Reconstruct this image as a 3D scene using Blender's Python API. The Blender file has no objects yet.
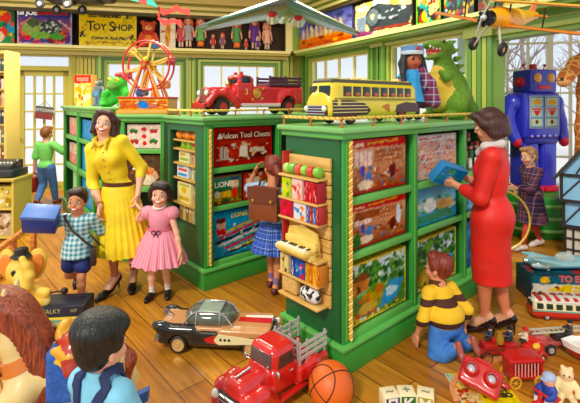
import bpy, bmesh, math, random
import numpy as np
from mathutils import Vector as V, Matrix, Euler
PI = math.pi
SC = bpy.context.scene
COL = SC.collection
F, CX, HZ, EYE = 425.0, 290.0, 102.0, 1.7     # focal length (px), principal column, horizon row, eye height

def X(px, Y): return (px - CX) / F * Y
def Z(py, Y): return EYE - (py - HZ) / F * Y
def P(px, py, Y): return V((X(px, Y), Y, Z(py, Y)))
def FL(px, py, z=0.0):                        # point of the horizontal plane at height z seen at (px, py)
    Y = F * (EYE - z) / (py - HZ)
    return V((X(px, Y), Y, z))

# ---------------------------------------------------------------- materials
def lin(h):
    h = h.lstrip('#')
    c = [int(h[i:i + 2], 16) / 255 for i in (0, 2, 4)]
    return tuple(x / 12.92 if x <= .04045 else ((x + .055) / 1.055) ** 2.4 for x in c)
_mc = {}
def newmat(name):
    m = bpy.data.materials.new(name); m.use_nodes = True
    nt = m.node_tree
    return m, nt, nt.nodes['Principled BSDF']
def smooth(pts, k=6):
    pts = [V(p) for p in pts]; out = []; q = [pts[0] * 2 - pts[1]] + pts + [pts[-1] * 2 - pts[-2]]
    for i in range(1, len(q) - 2):
        for j in range(k):
            t = j / k; a, b, c, d = q[i - 1:i + 3]
            out.append(.5 * (2 * b + (c - a) * t + (2 * a - 5 * b + 4 * c - d) * t * t + (3 * b - a - 3 * c + d) * t ** 3))
    return out + [pts[-1]]
def M(h, rough=.5, metal=0., coat=0., bump=0., bscale=60., var=0.):
    k = (h, rough, metal, coat, bump, bscale, var)
    if k in _mc: return _mc[k]
    m, nt, b = newmat('mat_' + h.strip('#'))
    c = lin(h) + (1,)
    b.inputs['Base Color'].default_value = c
    b.inputs['Roughness'].default_value = rough
    b.inputs['Metallic'].default_value = metal
    b.inputs['Coat Weight'].default_value = coat
    if bump or var:
        tc = nt.nodes.new('ShaderNodeTexCoord')
        n = nt.nodes.new('ShaderNodeTexNoise'); n.inputs['Scale'].default_value = bscale; n.inputs['Detail'].default_value = 4
        nt.links.new(tc.outputs['Object'], n.inputs['Vector'])
        if bump:
            bp = nt.nodes.new('ShaderNodeBump'); bp.inputs['Strength'].default_value = bump; bp.inputs['Distance'].default_value = .01
            nt.links.new(n.outputs['Fac'], bp.inputs['Height']); nt.links.new(bp.outputs['Normal'], b.inputs['Normal'])
        if var:
            r = nt.nodes.new('ShaderNodeValToRGB')
            r.color_ramp.elements[0].position = .3; r.color_ramp.elements[1].position = .7
            r.color_ramp.elements[0].color = tuple(x * (1 - var) for x in c[:3]) + (1,)
            r.color_ramp.elements[1].color = tuple(min(1, x * (1 + var)) for x in c[:3]) + (1,)
            nt.links.new(n.outputs['Fac'], r.inputs['Fac']); nt.links.new(r.outputs['Color'], b.inputs['Base Color'])
    _mc[k] = m
    return m
def GLASS(h='#ffffff', alpha=.12):
    k = ('glass', h, alpha)
    if k in _mc: return _mc[k]
    m, nt, b = newmat('glass')
    b.inputs['Base Color'].default_value = lin(h) + (1,)
    b.inputs['Roughness'].default_value = .03
    b.inputs['Alpha'].default_value = alpha
    _mc[k] = m
    return m
def GLOW(h, s):
    m, nt, b = newmat('lamp')
    b.inputs['Base Color'].default_value = lin(h) + (1,)
    b.inputs['Emission Color'].default_value = lin(h) + (1,); b.inputs['Emission Strength'].default_value = s
    return m
def bands(name, cols, scale, axes='x', rough=.8, phase=0.):
    """cloth woven or knitted in bands of colour along object axes; two axes mix to a check"""
    m, nt, b = newmat(name); b.inputs['Roughness'].default_value = rough
    tc = nt.nodes.new('ShaderNodeTexCoord'); sp = nt.nodes.new('ShaderNodeSeparateXYZ')
    nt.links.new(tc.outputs['Object'], sp.inputs[0])
    outs = []
    for ax in axes:
        if ax == 'a':                       # angle round the vertical axis
            at = nt.nodes.new('ShaderNodeMath'); at.operation = 'ARCTAN2'
            nt.links.new(sp.outputs['X'], at.inputs[0]); nt.links.new(sp.outputs['Y'], at.inputs[1]); src = at.outputs[0]
        else: src = sp.outputs[ax.upper()]
        mu = nt.nodes.new('ShaderNodeMath'); mu.operation = 'MULTIPLY_ADD'
        mu.inputs[1].default_value = scale[ax] if isinstance(scale, dict) else scale; mu.inputs[2].default_value = phase + 100
        nt.links.new(src, mu.inputs[0])
        fr = nt.nodes.new('ShaderNodeMath'); fr.operation = 'FRACT'; nt.links.new(mu.outputs[0], fr.inputs[0])
        r = nt.nodes.new('ShaderNodeValToRGB'); r.color_ramp.interpolation = 'CONSTANT'
        els = r.color_ramp.elements
        while len(els) < len(cols): els.new(.5)
        for e, (p, c) in zip(els, cols): e.position = p; e.color = lin(c) + (1,)
        nt.links.new(fr.outputs[0], r.inputs['Fac']); outs.append(r.outputs['Color'])
    if len(outs) == 2:
        mx = nt.nodes.new('ShaderNodeMix'); mx.data_type = 'RGBA'; mx.inputs[0].default_value = .5
        nt.links.new(outs[0], mx.inputs[6]); nt.links.new(outs[1], mx.inputs[7]); o = mx.outputs[2]
    else: o = outs[0]
    nt.links.new(o, b.inputs['Base Color'])
    return m
def wood(name, c0, c1, grain=(1, 14, 14), rough=.35, scale=3.):
    m, nt, b = newmat(name); b.inputs['Roughness'].default_value = rough
    tc = nt.nodes.new('ShaderNodeTexCoord'); mp = nt.nodes.new('ShaderNodeMapping')
    mp.inputs['Scale'].default_value = grain
    n = nt.nodes.new('ShaderNodeTexNoise'); n.inputs['Scale'].default_value = scale; n.inputs['Detail'].default_value = 6
    r = nt.nodes.new('ShaderNodeValToRGB')
    r.color_ramp.elements[0].position = .3; r.color_ramp.elements[1].position = .7
    r.color_ramp.elements[0].color = lin(c0) + (1,); r.color_ramp.elements[1].color = lin(c1) + (1,)
    nt.links.new(tc.outputs['Object'], mp.inputs[0]); nt.links.new(mp.outputs[0], n.inputs['Vector'])
    nt.links.new(n.outputs['Fac'], r.inputs['Fac']); nt.links.new(r.outputs['Color'], b.inputs['Base Color'])
    return m
def artmat(rough=.3):
    k = ('art', rough)
    if k in _mc: return _mc[k]
    m, nt, b = newmat('printed_card'); b.inputs['Roughness'].default_value = rough; b.inputs['Specular IOR Level'].default_value = .2
    a = nt.nodes.new('ShaderNodeAttribute'); a.attribute_name = 'print'
    nt.links.new(a.outputs['Color'], b.inputs['Base Color'])
    _mc[k] = m
    return m

# ---------------------------------------------------------------- objects
def tag(o, label=None, cat=None, group=None, kind=None):
    if label: o['label'] = label
    if cat: o['category'] = cat
    if group: o['group'] = group
    if kind: o['kind'] = kind
    return o
def thing(name, label, cat, loc=(0, 0, 0), rz=0, group=None, rot=None, scale=None):
    o = bpy.data.objects.new(name, None); COL.objects.link(o)
    o.empty_display_size = .1
    o.location = loc; o.rotation_euler = rot if rot else (0, 0, rz)
    if scale: o.scale = (scale,) * 3
    return tag(o, label, cat, group)
def dup(root, loc=None, rz=None, label=None, group=None, scale=None):
    r = root.copy(); COL.objects.link(r)
    if loc is not None: r.location = loc
    if rz is not None: r.rotation_euler = (0, 0, rz)
    if scale: r.scale = scale if hasattr(scale, '__len__') else (scale,) * 3
    if label: r['label'] = label
    if group: r['group'] = group
    for ch in list(root.children):
        c = ch.copy(); COL.objects.link(c); c.parent = r
        for g in list(ch.children):
            d = g.copy(); COL.objects.link(d); d.parent = c
    return r
def link(name, me, parent=None, loc=None, rot=None):
    o = bpy.data.objects.new(name, me); COL.objects.link(o)
    if parent: o.parent = parent
    if loc is not None: o.location = loc
    if rot is not None: o.rotation_euler = rot
    return o

class G:
    """collects plain geometry and links it as ONE mesh object"""
    def __init__(s, mat=None):
        s.v = []; s.f = []; s.m = []; s.mats = []; s.T = Matrix(); s.cur = mat
    def mi(s, mat):
        mat = mat or s.cur
        if mat not in s.mats: s.mats.append(mat)
        return s.mats.index(mat)
    def add(s, vs, fs, mat=None):
        n = len(s.v); k = s.mi(mat)
        s.v += [tuple(s.T @ V(v)) for v in vs]
        for f in fs: s.f.append([i + n for i in f]); s.m.append(k)
        return s
    def bm(s, bm, mat=None):
        bm.verts.index_update()
        s.add([v.co for v in bm.verts], [[v.index for v in f.verts] for f in bm.faces], mat); bm.free(); return s
    def box(s, c, d, mat=None, bev=0., rz=0., R=None, seg=2):
        b = bmesh.new(); bmesh.ops.create_cube(b, size=1)
        bmesh.ops.scale(b, vec=d, verts=b.verts)
        if bev: bmesh.ops.bevel(b, geom=b.edges[:], offset=min(bev, min(d) * .49), segments=seg, profile=.5, affect='EDGES', clamp_overlap=True)
        R = R if R is not None else Matrix.Rotation(rz, 3, 'Z')
        for v in b.verts: v.co = R @ v.co + V(c)
        return s.bm(b, mat)
    def bx(s, lo, hi, mat=None, bev=0.):
        lo, hi = V(lo), V(hi)
        return s.box((lo + hi) / 2, [abs(x) for x in (hi - lo)], mat, bev)
    def rings(s, R, mat=None, cap=True, closed=False, ringclosed=True):
        n = len(R[0]); vs = [p for r in R for p in r]; fs = []
        L = len(R)
        for i in range(L if closed else L - 1):
            a, b2 = i * n, ((i + 1) % L) * n
            for j in range(n if ringclosed else n - 1):
                k = (j + 1) % n
                fs.append([a + j, a + k, b2 + k, b2 + j])
        if cap and not closed:
            fs.append(list(range(n))[::-1]); fs.append([(L - 1) * n + j for j in range(n)])
        return s.add(vs, fs, mat)
    def cyl(s, a, b, r0, r1=None, mat=None, n=16, cap=True):
        a, b = V(a), V(b); r1 = r0 if r1 is None else r1
        q = (b - a).to_track_quat('Z', 'Y')
        mk = lambda c, r: [c + q @ V((r * math.cos(2 * PI * i / n), r * math.sin(2 * PI * i / n), 0)) for i in range(n)]
        return s.rings([mk(a, max(r0, 1e-5)), mk(b, max(r1, 1e-5))], mat, cap)
    def tube(s, pts, r, mat=None, n=8, closed=False):
        pts = [V(p) for p in pts]; L = len(pts); R = []
        up = V((0, 0, 1)); prev = None
        for i, p in enumerate(pts):
            t = (pts[(i + 1) % L] - pts[i - 1]) if (closed or 0 < i < L - 1) else (pts[1] - pts[0] if i == 0 else pts[-1] - pts[-2])
            t.normalize()
            if prev is None:
                prev = t.orthogonal()
            u = (prev - t * prev.dot(t)).normalized(); prev = u; w = t.cross(u)
            rr = r[i] if hasattr(r, '__len__') else r
            R.append([p + u * rr * math.cos(2 * PI * j / n) + w * rr * math.sin(2 * PI * j / n) for j in range(n)])
        return s.rings(R, mat, True, closed)
    def lathe(s, prof, mat=None, n=24, o=(0, 0, 0), R=None, loop=False):
        R = R if R is not None else Matrix.Identity(3); o = V(o)
        return s.rings([[o + R @ V((max(r, 1e-4) * math.cos(2 * PI * j / n), max(r, 1e-4) * math.sin(2 * PI * j / n), z)) for j in range(n)] for r, z in prof], mat, not loop, loop)
    def sph(s, c, r, mat=None, n=16, R=None):
        r = r if hasattr(r, '__len__') else (r, r, r)
        b = bmesh.new(); bmesh.ops.create_uvsphere(b, u_segments=n, v_segments=max(6, n // 2 + 2), radius=1)
        for v in b.verts:
            p = V((v.co.x * r[0], v.co.y * r[1], v.co.z * r[2])); v.co = (R @ p if R is not None else p) + V(c)
        return s.bm(b, mat)
    def prism(s, poly, y0, y1, mat=None, ax='xz'):
        """poly: outline in the plane ax, pushed from y0 to y1 along the third axis"""
        def q(p, y): return {'xz': (p[0], y, p[1]), 'xy': (p[0], p[1], y), 'yz': (y, p[0], p[1])}[ax]
        n = len(poly)
        return s.rings([[q(p, y0) for p in poly], [q(p, y1) for p in poly]], mat)
    def torus(s, c, R0, r, mat=None, n=32, m=8, Rm=None):
        Rm = Rm if Rm is not None else Matrix.Identity(3); c = V(c)
        R = []
        for i in range(n):
            a = 2 * PI * i / n
            R.append([c + Rm @ V(((R0 + r * math.cos(2 * PI * j / m)) * math.cos(a), (R0 + r * math.cos(2 * PI * j / m)) * math.sin(a), r * math.sin(2 * PI * j / m))) for j in range(m)])
        return s.rings(R, mat, False, True)
    def build(s, name, parent=None, loc=None, rot=None, sharp=35, smooth=True):
        me = bpy.data.meshes.new(name)
        me.from_pydata(s.v, [], s.f)
        for m in s.mats: me.materials.append(m)
        me.polygons.foreach_set('material_index', s.m)
        b = bmesh.new(); b.from_mesh(me); bmesh.ops.recalc_face_normals(b, faces=b.faces); b.to_mesh(me); b.free()
        if smooth:
            me.polygons.foreach_set('use_smooth', [True] * len(me.polygons))
            me.set_sharp_from_angle(angle=math.radians(sharp))
        me.update()
        return link(name, me, parent, loc, rot)

# ---------------------------------------------------------------- modelled (organic) surfaces: blended solids -> one skin
def rotm(e):
    if e is None: return np.eye(3)
    if isinstance(e, Matrix): return np.array(e.to_3x3())
    return np.array(Euler(e).to_matrix())
class S:
    def __init__(s, k=.02): s.p = []; s.k = k; s.cuts = []; s.T = Matrix()
    def pt(s, p): return np.array(s.T @ V(p))
    def c(s, a, b, r0, r1=None, mat=None, k=None, neg=False):
        a, b = s.pt(a), s.pt(b); r1 = r0 if r1 is None else r1; R = max(r0, r1)
        s.p.append(('c', mat, s.k if k is None else k, neg, np.minimum(a, b) - R, np.maximum(a, b) + R, (a, b, r0, r1))); return s
    def chain(s, pts, rs, mat=None, k=None):
        for i in range(len(pts) - 1):
            s.c(pts[i], pts[i + 1], rs[i] if hasattr(rs, '__len__') else rs, rs[i + 1] if hasattr(rs, '__len__') else rs, mat, k)
        return s
    def e(s, c, r, mat=None, R=None, k=None, neg=False):
        c = s.pt(c); r = np.array(r if hasattr(r, '__len__') else (r, r, r), float)
        Rm = np.array(s.T.to_3x3()) @ rotm(R); m = np.abs(Rm) @ r
        s.p.append(('e', mat, s.k if k is None else k, neg, c - m, c + m, (c, r, Rm))); return s
    def b(s, c, d, rd, mat=None, R=None, k=None, neg=False):
        c = s.pt(c); h = np.array(d, float) / 2; Rm = np.array(s.T.to_3x3()) @ rotm(R); m = np.abs(Rm) @ h
        s.p.append(('b', mat, s.k if k is None else k, neg, c - m, c + m, (c, h, rd, Rm))); return s
    def cut(s, p, n):
        s.cuts.append((s.pt(p), np.array((s.T.to_3x3() @ V(n)).normalized()))); return s
    @staticmethod
    def dist(pr, q):
        t, a = pr[0], pr[6]
        if t == 'c':
            A, B, r0, r1 = a; ba = B - A; L = max(float(ba @ ba), 1e-12)
            w = q - A; h = np.clip((w @ ba) / L, 0, 1)
            return np.linalg.norm(w - h[..., None] * ba, axis=-1) - (r0 + h * (r1 - r0))
        if t == 'e':
            C, r, R = a; w = (q - C) @ R
            k0 = np.linalg.norm(w / r, axis=-1); k1 = np.linalg.norm(w / (r * r), axis=-1) + 1e-9
            return k0 * (k0 - 1) / k1
        C, hh, rd, R = a; w = np.abs((q - C) @ R) - hh + rd
        return np.linalg.norm(np.maximum(w, 0), axis=-1) + np.minimum(w.max(axis=-1), 0) - rd
    def build(s, name, mats, h=.006, parent=None, loc=None, rot=None, smooth=1, wob=0.):
        pad = 3 * h + max(p[2] for p in s.p) * .3; lo = np.min([p[4] for p in s.p if not p[3]], axis=0) - pad; hi = np.max([p[5] for p in s.p if not p[3]], axis=0) + pad
        n = np.ceil((hi - lo) / h).astype(int) + 1
        D = np.ones(n, np.float32)
        ax = [lo[i] + h * np.arange(n[i]) for i in range(3)]
        for p in s.p:
            m = p[2] + 3 * h
            i0 = np.clip(np.floor((p[4] - m - lo) / h).astype(int), 0, n); i1 = np.clip(np.ceil((p[5] + m - lo) / h).astype(int) + 1, 0, n)
            if (i1 <= i0).any(): continue
            g = np.stack(np.meshgrid(*[ax[i][i0[i]:i1[i]] for i in range(3)], indexing='ij'), -1)
            d = s.dist(p, g).astype(np.float32)
            sl = tuple(slice(i0[i], i1[i]) for i in range(3)); f = D[sl]; k = max(p[2], 1e-6)
            if p[3]:
                d = -d; hh = np.maximum(k - np.abs(f - d), 0) / k; D[sl] = np.maximum(f, d) + hh * hh * k * .25
            else:
                hh = np.maximum(k - np.abs(f - d), 0) / k; D[sl] = np.minimum(f, d) - hh * hh * k * .25
        for (p0, nn) in s.cuts:
            g = (ax[0] - p0[0])[:, None, None] * nn[0] + (ax[1] - p0[1])[None, :, None] * nn[1] + (ax[2] - p0[2])[None, None, :] * nn[2]
            D = np.maximum(D, g.astype(np.float32))
        v, q = surfnet(D, lo, h)
        fc = v[q].mean(axis=1)
        best = np.full(len(fc), 1e9); mi = np.zeros(len(fc), int)
        order = []
        for p in s.p:
            if p[3]: continue
            if p[1] not in order: order.append(p[1])
        for p in s.p:
            if p[3]: continue
            m = .03
            msk = np.where(((fc > p[4] - m) & (fc < p[5] + m)).all(axis=1))[0]
            if not len(msk): continue
            d = s.dist(p, fc[msk]); bt = d < best[msk]
            mi[msk[bt]] = order.index(p[1]); best[msk[bt]] = d[bt]
        me = bpy.data.meshes.new(name)
        me.from_pydata(v.tolist(), [], q.tolist())
        for k in order: me.materials.append(mats[k] if isinstance(mats, dict) else mats)
        me.polygons.foreach_set('material_index', mi.astype(np.int32))
        me.polygons.foreach_set('use_smooth', [True] * len(me.polygons))
        if smooth:
            b = bmesh.new(); b.from_mesh(me)
            for _ in range(smooth): bmesh.ops.smooth_vert(b, verts=b.verts, factor=.5, use_axis_x=True, use_axis_y=True, use_axis_z=True)
            b.to_mesh(me); b.free()
        me.update()
        return link(name, me, parent, loc, rot)

def surfnet(D, lo, h):
    n = np.array(D.shape); ins = D < 0
    c = np.zeros(n - 1, np.int8)
    offs = [(i, j, k) for i in (0, 1) for j in (0, 1) for k in (0, 1)]
    for (i, j, k) in offs: c += ins[i:n[0] - 1 + i, j:n[1] - 1 + j, k:n[2] - 1 + k]
    cell = np.argwhere((c > 0) & (c < 8))
    idx = np.full(n - 1, -1, np.int64); idx[tuple(cell.T)] = np.arange(len(cell))
    val = np.stack([D[cell[:, 0] + o[0], cell[:, 1] + o[1], cell[:, 2] + o[2]] for o in offs], 1)
    acc = np.zeros((len(cell), 3)); cnt = np.zeros(len(cell))
    for a in range(8):
        for b in range(a + 1, 8):
            oa, ob = np.array(offs[a]), np.array(offs[b])
            if np.abs(oa - ob).sum() != 1: continue
            va, vb = val[:, a], val[:, b]; m = (va < 0) != (vb < 0)
            t = np.where(m, va / np.where(m, va - vb, 1), 0)
            acc += np.where(m[:, None], oa + t[:, None] * (ob - oa), 0); cnt += m
    v = lo + h * (cell + acc / cnt[:, None])
    Q = []
    for axn in range(3):
        sl0 = [slice(None)] * 3; sl1 = [slice(None)] * 3
        sl0[axn] = slice(0, -1); sl1[axn] = slice(1, None)
        ch = ins[tuple(sl0)] != ins[tuple(sl1)]
        e = np.argwhere(ch); o1, o2 = [i for i in range(3) if i != axn]
        e = e[(e[:, o1] > 0) & (e[:, o2] > 0) & (e[:, o1] < n[o1] - 1) & (e[:, o2] < n[o2] - 1)]
        d1 = np.zeros(3, int); d1[o1] = 1; d2 = np.zeros(3, int); d2[o2] = 1
        g = lambda x: idx[x[:, 0], x[:, 1], x[:, 2]]
        q = np.stack([g(e - d1 - d2), g(e - d2), g(e), g(e - d1)], 1)
        fl = ins[tuple(e.T)]
        if axn == 1: fl = ~fl
        q[~fl] = q[~fl][:, ::-1]
        Q.append(q)
    return v, np.concatenate(Q)

# ---------------------------------------------------------------- printed pictures
class Art:
    def __init__(s, w, h, bg, seed=1):
        w, h = int(w * 1.7), int(h * 1.7); s.w, s.h = w, h; s.a = np.zeros((h, w, 3)); s.a[:] = lin(bg); s.r = np.random.RandomState(seed)
        s.v, s.u = np.mgrid[0:h, 0:w].astype(float); s.u = (s.u + .5) / w; s.v = (s.v + .5) / h
    def rect(s, x0, y0, x1, y1, c):
        s.a[(s.u >= x0) & (s.u <= x1) & (s.v >= y0) & (s.v <= y1)] = lin(c); return s
    def ell(s, x, y, rx, ry, c, t=0):
        du, dv = s.u - x, s.v - y; ct, st = math.cos(t), math.sin(t)
        s.a[((du * ct + dv * st) / rx) ** 2 + ((dv * ct - du * st) / ry) ** 2 <= 1] = lin(c); return s
    def line(s, x0, y0, x1, y1, w, c):
        d = np.array([x1 - x0, y1 - y0]); L = max(d @ d, 1e-9)
        t = np.clip(((s.u - x0) * d[0] + (s.v - y0) * d[1]) / L, 0, 1)
        s.a[np.hypot(s.u - x0 - t * d[0], (s.v - y0 - t * d[1])) <= w / 2] = lin(c); return s
    def poly(s, pts, c):
        ins = np.zeros(s.u.shape, bool); n = len(pts)
        for i in range(n):
            (xa, ya), (xb, yb) = pts[i], pts[(i + 1) % n]
            if ya == yb: continue
            ins ^= ((ya > s.v) != (yb > s.v)) & (s.u < (xb - xa) * (s.v - ya) / (yb - ya) + xa)
        s.a[ins] = lin(c); return s
    def grad(s, y0, y1, c0, c1):
        t = np.clip((s.v - y0) / (y1 - y0), 0, 1)[..., None]; m = (s.v >= y0) & (s.v <= y1)
        s.a[m] = (np.array(lin(c0)) * (1 - t) + np.array(lin(c1)) * t)[m]; return s
    def dab(s, x0, y0, x1, y1, n, pal, sz, asp=1.):
        for _ in range(n):
            k = s.r.uniform(.5, 1.3)
            s.ell(s.r.uniform(x0, x1), s.r.uniform(y0, y1), sz * k, sz * k * asp, pal[s.r.randint(len(pal))], s.r.uniform(0, 3))
        return s
    def border(s, w, c, wy=None):
        wy = wy or w
        return s.rect(0, 0, w, 1, c).rect(1 - w, 0, 1, 1, c).rect(0, 0, 1, wy, c).rect(0, 1 - wy, 1, 1, c)
    def build(s, name, parent, o, ux, uy, rough=.3):
        """flat print: o = lower-left corner, ux / uy = edge vectors (in the parent's frame)"""
        o, ux, uy = V(o), V(ux), V(uy)
        g = [[o + ux * (i / s.w) + uy * (j / s.h) for i in range(s.w + 1)] for j in range(s.h + 1)]
        vs = [tuple(p) for r in g for p in r]; W = s.w + 1
        fs = [[j * W + i, j * W + i + 1, (j + 1) * W + i + 1, (j + 1) * W + i] for j in range(s.h) for i in range(s.w)]
        me = bpy.data.meshes.new(name); me.from_pydata(vs, [], fs)
        if s.w > 30:                      # brushwork: colours pulled about a little and mottled
            def nz(k):
                c = s.r.rand(s.h // k + 3, s.w // k + 3); yy, xx = np.mgrid[0:s.h, 0:s.w] / k; yi, xi = yy.astype(int), xx.astype(int); fy, fx = yy - yi, xx - xi
                return (c[yi, xi] * (1 - fy) + c[yi + 1, xi] * fy) * (1 - fx) + (c[yi, xi + 1] * (1 - fy) + c[yi + 1, xi + 1] * fy) * fx - .5
            yy, xx = np.mgrid[0:s.h, 0:s.w]
            s.a = s.a[np.clip(yy + np.round(nz(3) * 3), 0, s.h - 1).astype(int), np.clip(xx + np.round(nz(3) * 3), 0, s.w - 1).astype(int)]
            s.a = np.clip(s.a * (1 + .5 * nz(2) + .3 * nz(7))[..., None], 0, 1)
        lum = s.a @ np.array([.3, .55, .15]); s.a = np.clip(lum[..., None] + (s.a - lum[..., None]) * 1.3, 0, 1) * .86
        A = np.pad(s.a, ((0, 1), (0, 1), (0, 0)), mode='edge'); B = np.pad(s.a, ((1, 0), (1, 0), (0, 0)), mode='edge')
        cc = (A + B) / 2
        at = me.color_attributes.new('print', 'FLOAT_COLOR', 'POINT')
        at.data.foreach_set('color', np.concatenate([cc.reshape(-1, 3), np.ones((len(vs), 1))], 1).astype(np.float32).ravel())
        me.materials.append(artmat(rough)); me.update()
        return link(name, me, parent)

def text(s, size, name, parent, mat, o, ux=(1, 0, 0), up=(0, 0, 1), ext=.0015, bold=0., wide=1., align='CENTER', shear=0.):
    cu = bpy.data.curves.new(name, 'FONT'); cu.body = s; cu.size = size; cu.extrude = ext; cu.offset = bold
    cu.align_x = align; cu.align_y = 'CENTER'; cu.shear = shear; cu.resolution_u = 3
    t = bpy.data.objects.new('tmp', cu); COL.objects.link(t)
    bpy.context.view_layer.update()
    me = bpy.data.meshes.new_from_object(t.evaluated_get(bpy.context.evaluated_depsgraph_get()))
    bpy.data.objects.remove(t); bpy.data.curves.remove(cu)
    ux, up = V(ux).normalized(), V(up).normalized(); n = ux.cross(up)
    R = Matrix((ux * wide, up, n)).transposed().to_4x4(); R.translation = V(o)
    me.transform(R); me.materials.clear(); me.materials.append(mat)
    return link(name, me, parent)

def boxthing(name, label, cat, loc, rz, w, d, h, col, art=None, side=None, group=None, rot=None, bev=.003, panel='printed_panel', top=None, edge=None):
    """a carton standing on its base, front towards local -Y, with a printed front"""
    t = thing(name, label, cat, loc, rz, group, rot)
    g = G(M(col, .45)); g.box((0, 0, h / 2), (w, d, h), bev=bev)
    g.build('carton', t)
    if art: art.build(panel, t, (-w / 2 + bev, -d / 2 - .0015, bev), (w - 2 * bev, 0, 0), (0, 0, h - 2 * bev))
    if side: side.build('side_panel', t, (-w / 2 - .0015, d / 2 - bev, bev), (0, -d + 2 * bev, 0), (0, 0, h - 2 * bev))
    if top: top.build('top_panel', t, (-w / 2 + bev, -d / 2 + bev, h + .0015), (w - 2 * bev, 0, 0), (0, d - 2 * bev, 0))
    return t
# ================================================================ the room
K = V((.24, 9.33)); EB = V((-.971, -.238)); NB = V((.238, -.971)); ER = V((.48, -.877)); NR = V((-.877, -.48))
class Wall:
    def __init__(s, e, n): s.e, s.n = e.normalized(), n.normalized()
    def p(s, t, z, off=0.):
        q = K + s.e * t + s.n * off
        return V((q.x, q.y, z))
    def t(s, px, off=0.):
        r = (px - CX) / F; o = K + s.n * off
        return (r * o.y - o.x) / (s.e.x - r * s.e.y)
    def tz(s, px, py, off=0.):
        t = s.t(px, off); return t, Z(py, s.p(t, 0, off).y)
    def slab(s, g, t0, t1, z0, z1, o0, o1, mat=None):
        a = [s.p(t, z, o) for z in (z0, z1) for t, o in ((t0, o0), (t1, o0), (t1, o1), (t0, o1))]
        g.add(a, [[0, 1, 2, 3], [4, 5, 6, 7], [0, 1, 5, 4], [1, 2, 6, 5], [2, 3, 7, 6], [3, 0, 4, 7]], mat)
    def rz(s): return math.atan2(s.n.y, s.n.x) + PI / 2      # turn that makes a local -Y front face the room
    def wall(s, name, t0, t1, z1, holes, mat, th=.15):
        ts = sorted({t0, t1, *[x for h in holes for x in h[:2]]}); zs = sorted({0, z1, *[x for h in holes for x in h[2:]]})
        g = G(mat)
        for a, b in zip(ts, ts[1:]):
            for c, d in zip(zs, zs[1:]):
                m, k = (a + b) / 2, (c + d) / 2
                if not any(h[0] < m < h[1] and h[2] < k < h[3] for h in holes): s.slab(g, a, b, c, d, -th, 0)
        return tag(g.build(name, smooth=False), kind='structure')
    def frame(s, g, t0, t1, z0, z1, w, o0, o1, mat=None):       # rectangular moulding outside the opening t0..t1, z0..z1
        s.slab(g, t0 - w, t0, z0 - w, z1 + w, o0, o1, mat); s.slab(g, t1, t1 + w, z0 - w, z1 + w, o0, o1, mat)
        s.slab(g, t0, t1, z1, z1 + w, o0, o1, mat); s.slab(g, t0, t1, z0 - w, z0, o0, o1, mat)
BK, RT = Wall(EB, NB), Wall(ER, NR)
OLIVE = M('#9c9433', .45, var=.12, bscale=2.5); OLIVE2 = M('#b5a83d', .4); GREEN = M('#7fa63f', .45, var=.1, bscale=2.); GREEN2 = M('#5d9038', .4)
LIME = M('#a9b84a', .4); CREAM = M('#eadf92', .4); DARKG = M('#4d6a2c', .5)

# floor: boards running away to the far-left corner
def floor_mat():
    m, nt, b = newmat('floor_boards'); b.inputs['Roughness'].default_value = .3
    N = nt.nodes.new; L = nt.links.new
    tc = N('ShaderNodeTexCoord'); mp = N('ShaderNodeMapping'); mp.inputs['Rotation'].default_value = (0, 0, -math.atan2(.752, -.659))
    L(tc.outputs['Object'], mp.inputs[0])
    br = N('ShaderNodeTexBrick'); br.offset = .37; br.inputs['Scale'].default_value = 1
    br.inputs['Brick Width'].default_value = 2.3; br.inputs['Row Height'].default_value = .19
    br.inputs['Mortar Size'].default_value = .0035; br.inputs['Mortar Smooth'].default_value = .2; br.inputs['Bias'].default_value = 0
    br.inputs['Color1'].default_value = lin('#b36e18') + (1,); br.inputs['Color2'].default_value = lin('#dd9c30') + (1,)
    br.inputs['Mortar'].default_value = lin('#5a2c08') + (1,)
    L(mp.outputs[0], br.inputs['Vector'])
    m2 = N('ShaderNodeMapping'); m2.inputs['Scale'].default_value = (1.2, 16, 1); L(mp.outputs[0], m2.inputs[0])
    n = N('ShaderNodeTexNoise'); n.inputs['Scale'].default_value = 2.2; n.inputs['Detail'].default_value = 7; n.inputs['Roughness'].default_value = .65
    L(m2.outputs[0], n.inputs['Vector'])
    r = N('ShaderNodeValToRGB'); r.color_ramp.elements[0].position = .3; r.color_ramp.elements[1].position = .66
    r.color_ramp.elements[0].color = (.42, .34, .25, 1); r.color_ramp.elements[1].color = (1.1, 1.08, 1, 1)
    L(n.outputs['Fac'], r.inputs['Fac'])
    mx = N('ShaderNodeMix'); mx.data_type = 'RGBA'; mx.blend_type = 'MULTIPLY'; mx.inputs[0].default_value = .8
    L(br.outputs['Color'], mx.inputs[6]); L(r.outputs['Color'], mx.inputs[7]); L(mx.outputs[2], b.inputs['Base Color'])
    bp = N('ShaderNodeBump'); bp.inputs['Strength'].default_value = .25; bp.inputs['Distance'].default_value = .004
    L(br.outputs['Fac'], bp.inputs['Height']); bp.invert = True; L(bp.outputs['Normal'], b.inputs['Normal'])
    return m
g = G(floor_mat())
g.prism([(-6.2, -2.5), (5.9, -2.5), (5.9, 6.15), (2.9, 6.8), (2.6, 6.8), (.3, 9.4), (-6.2, 7.9)], -.1, 0, ax='xy')
tag(g.build('floor', smooth=False), kind='structure')

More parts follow.
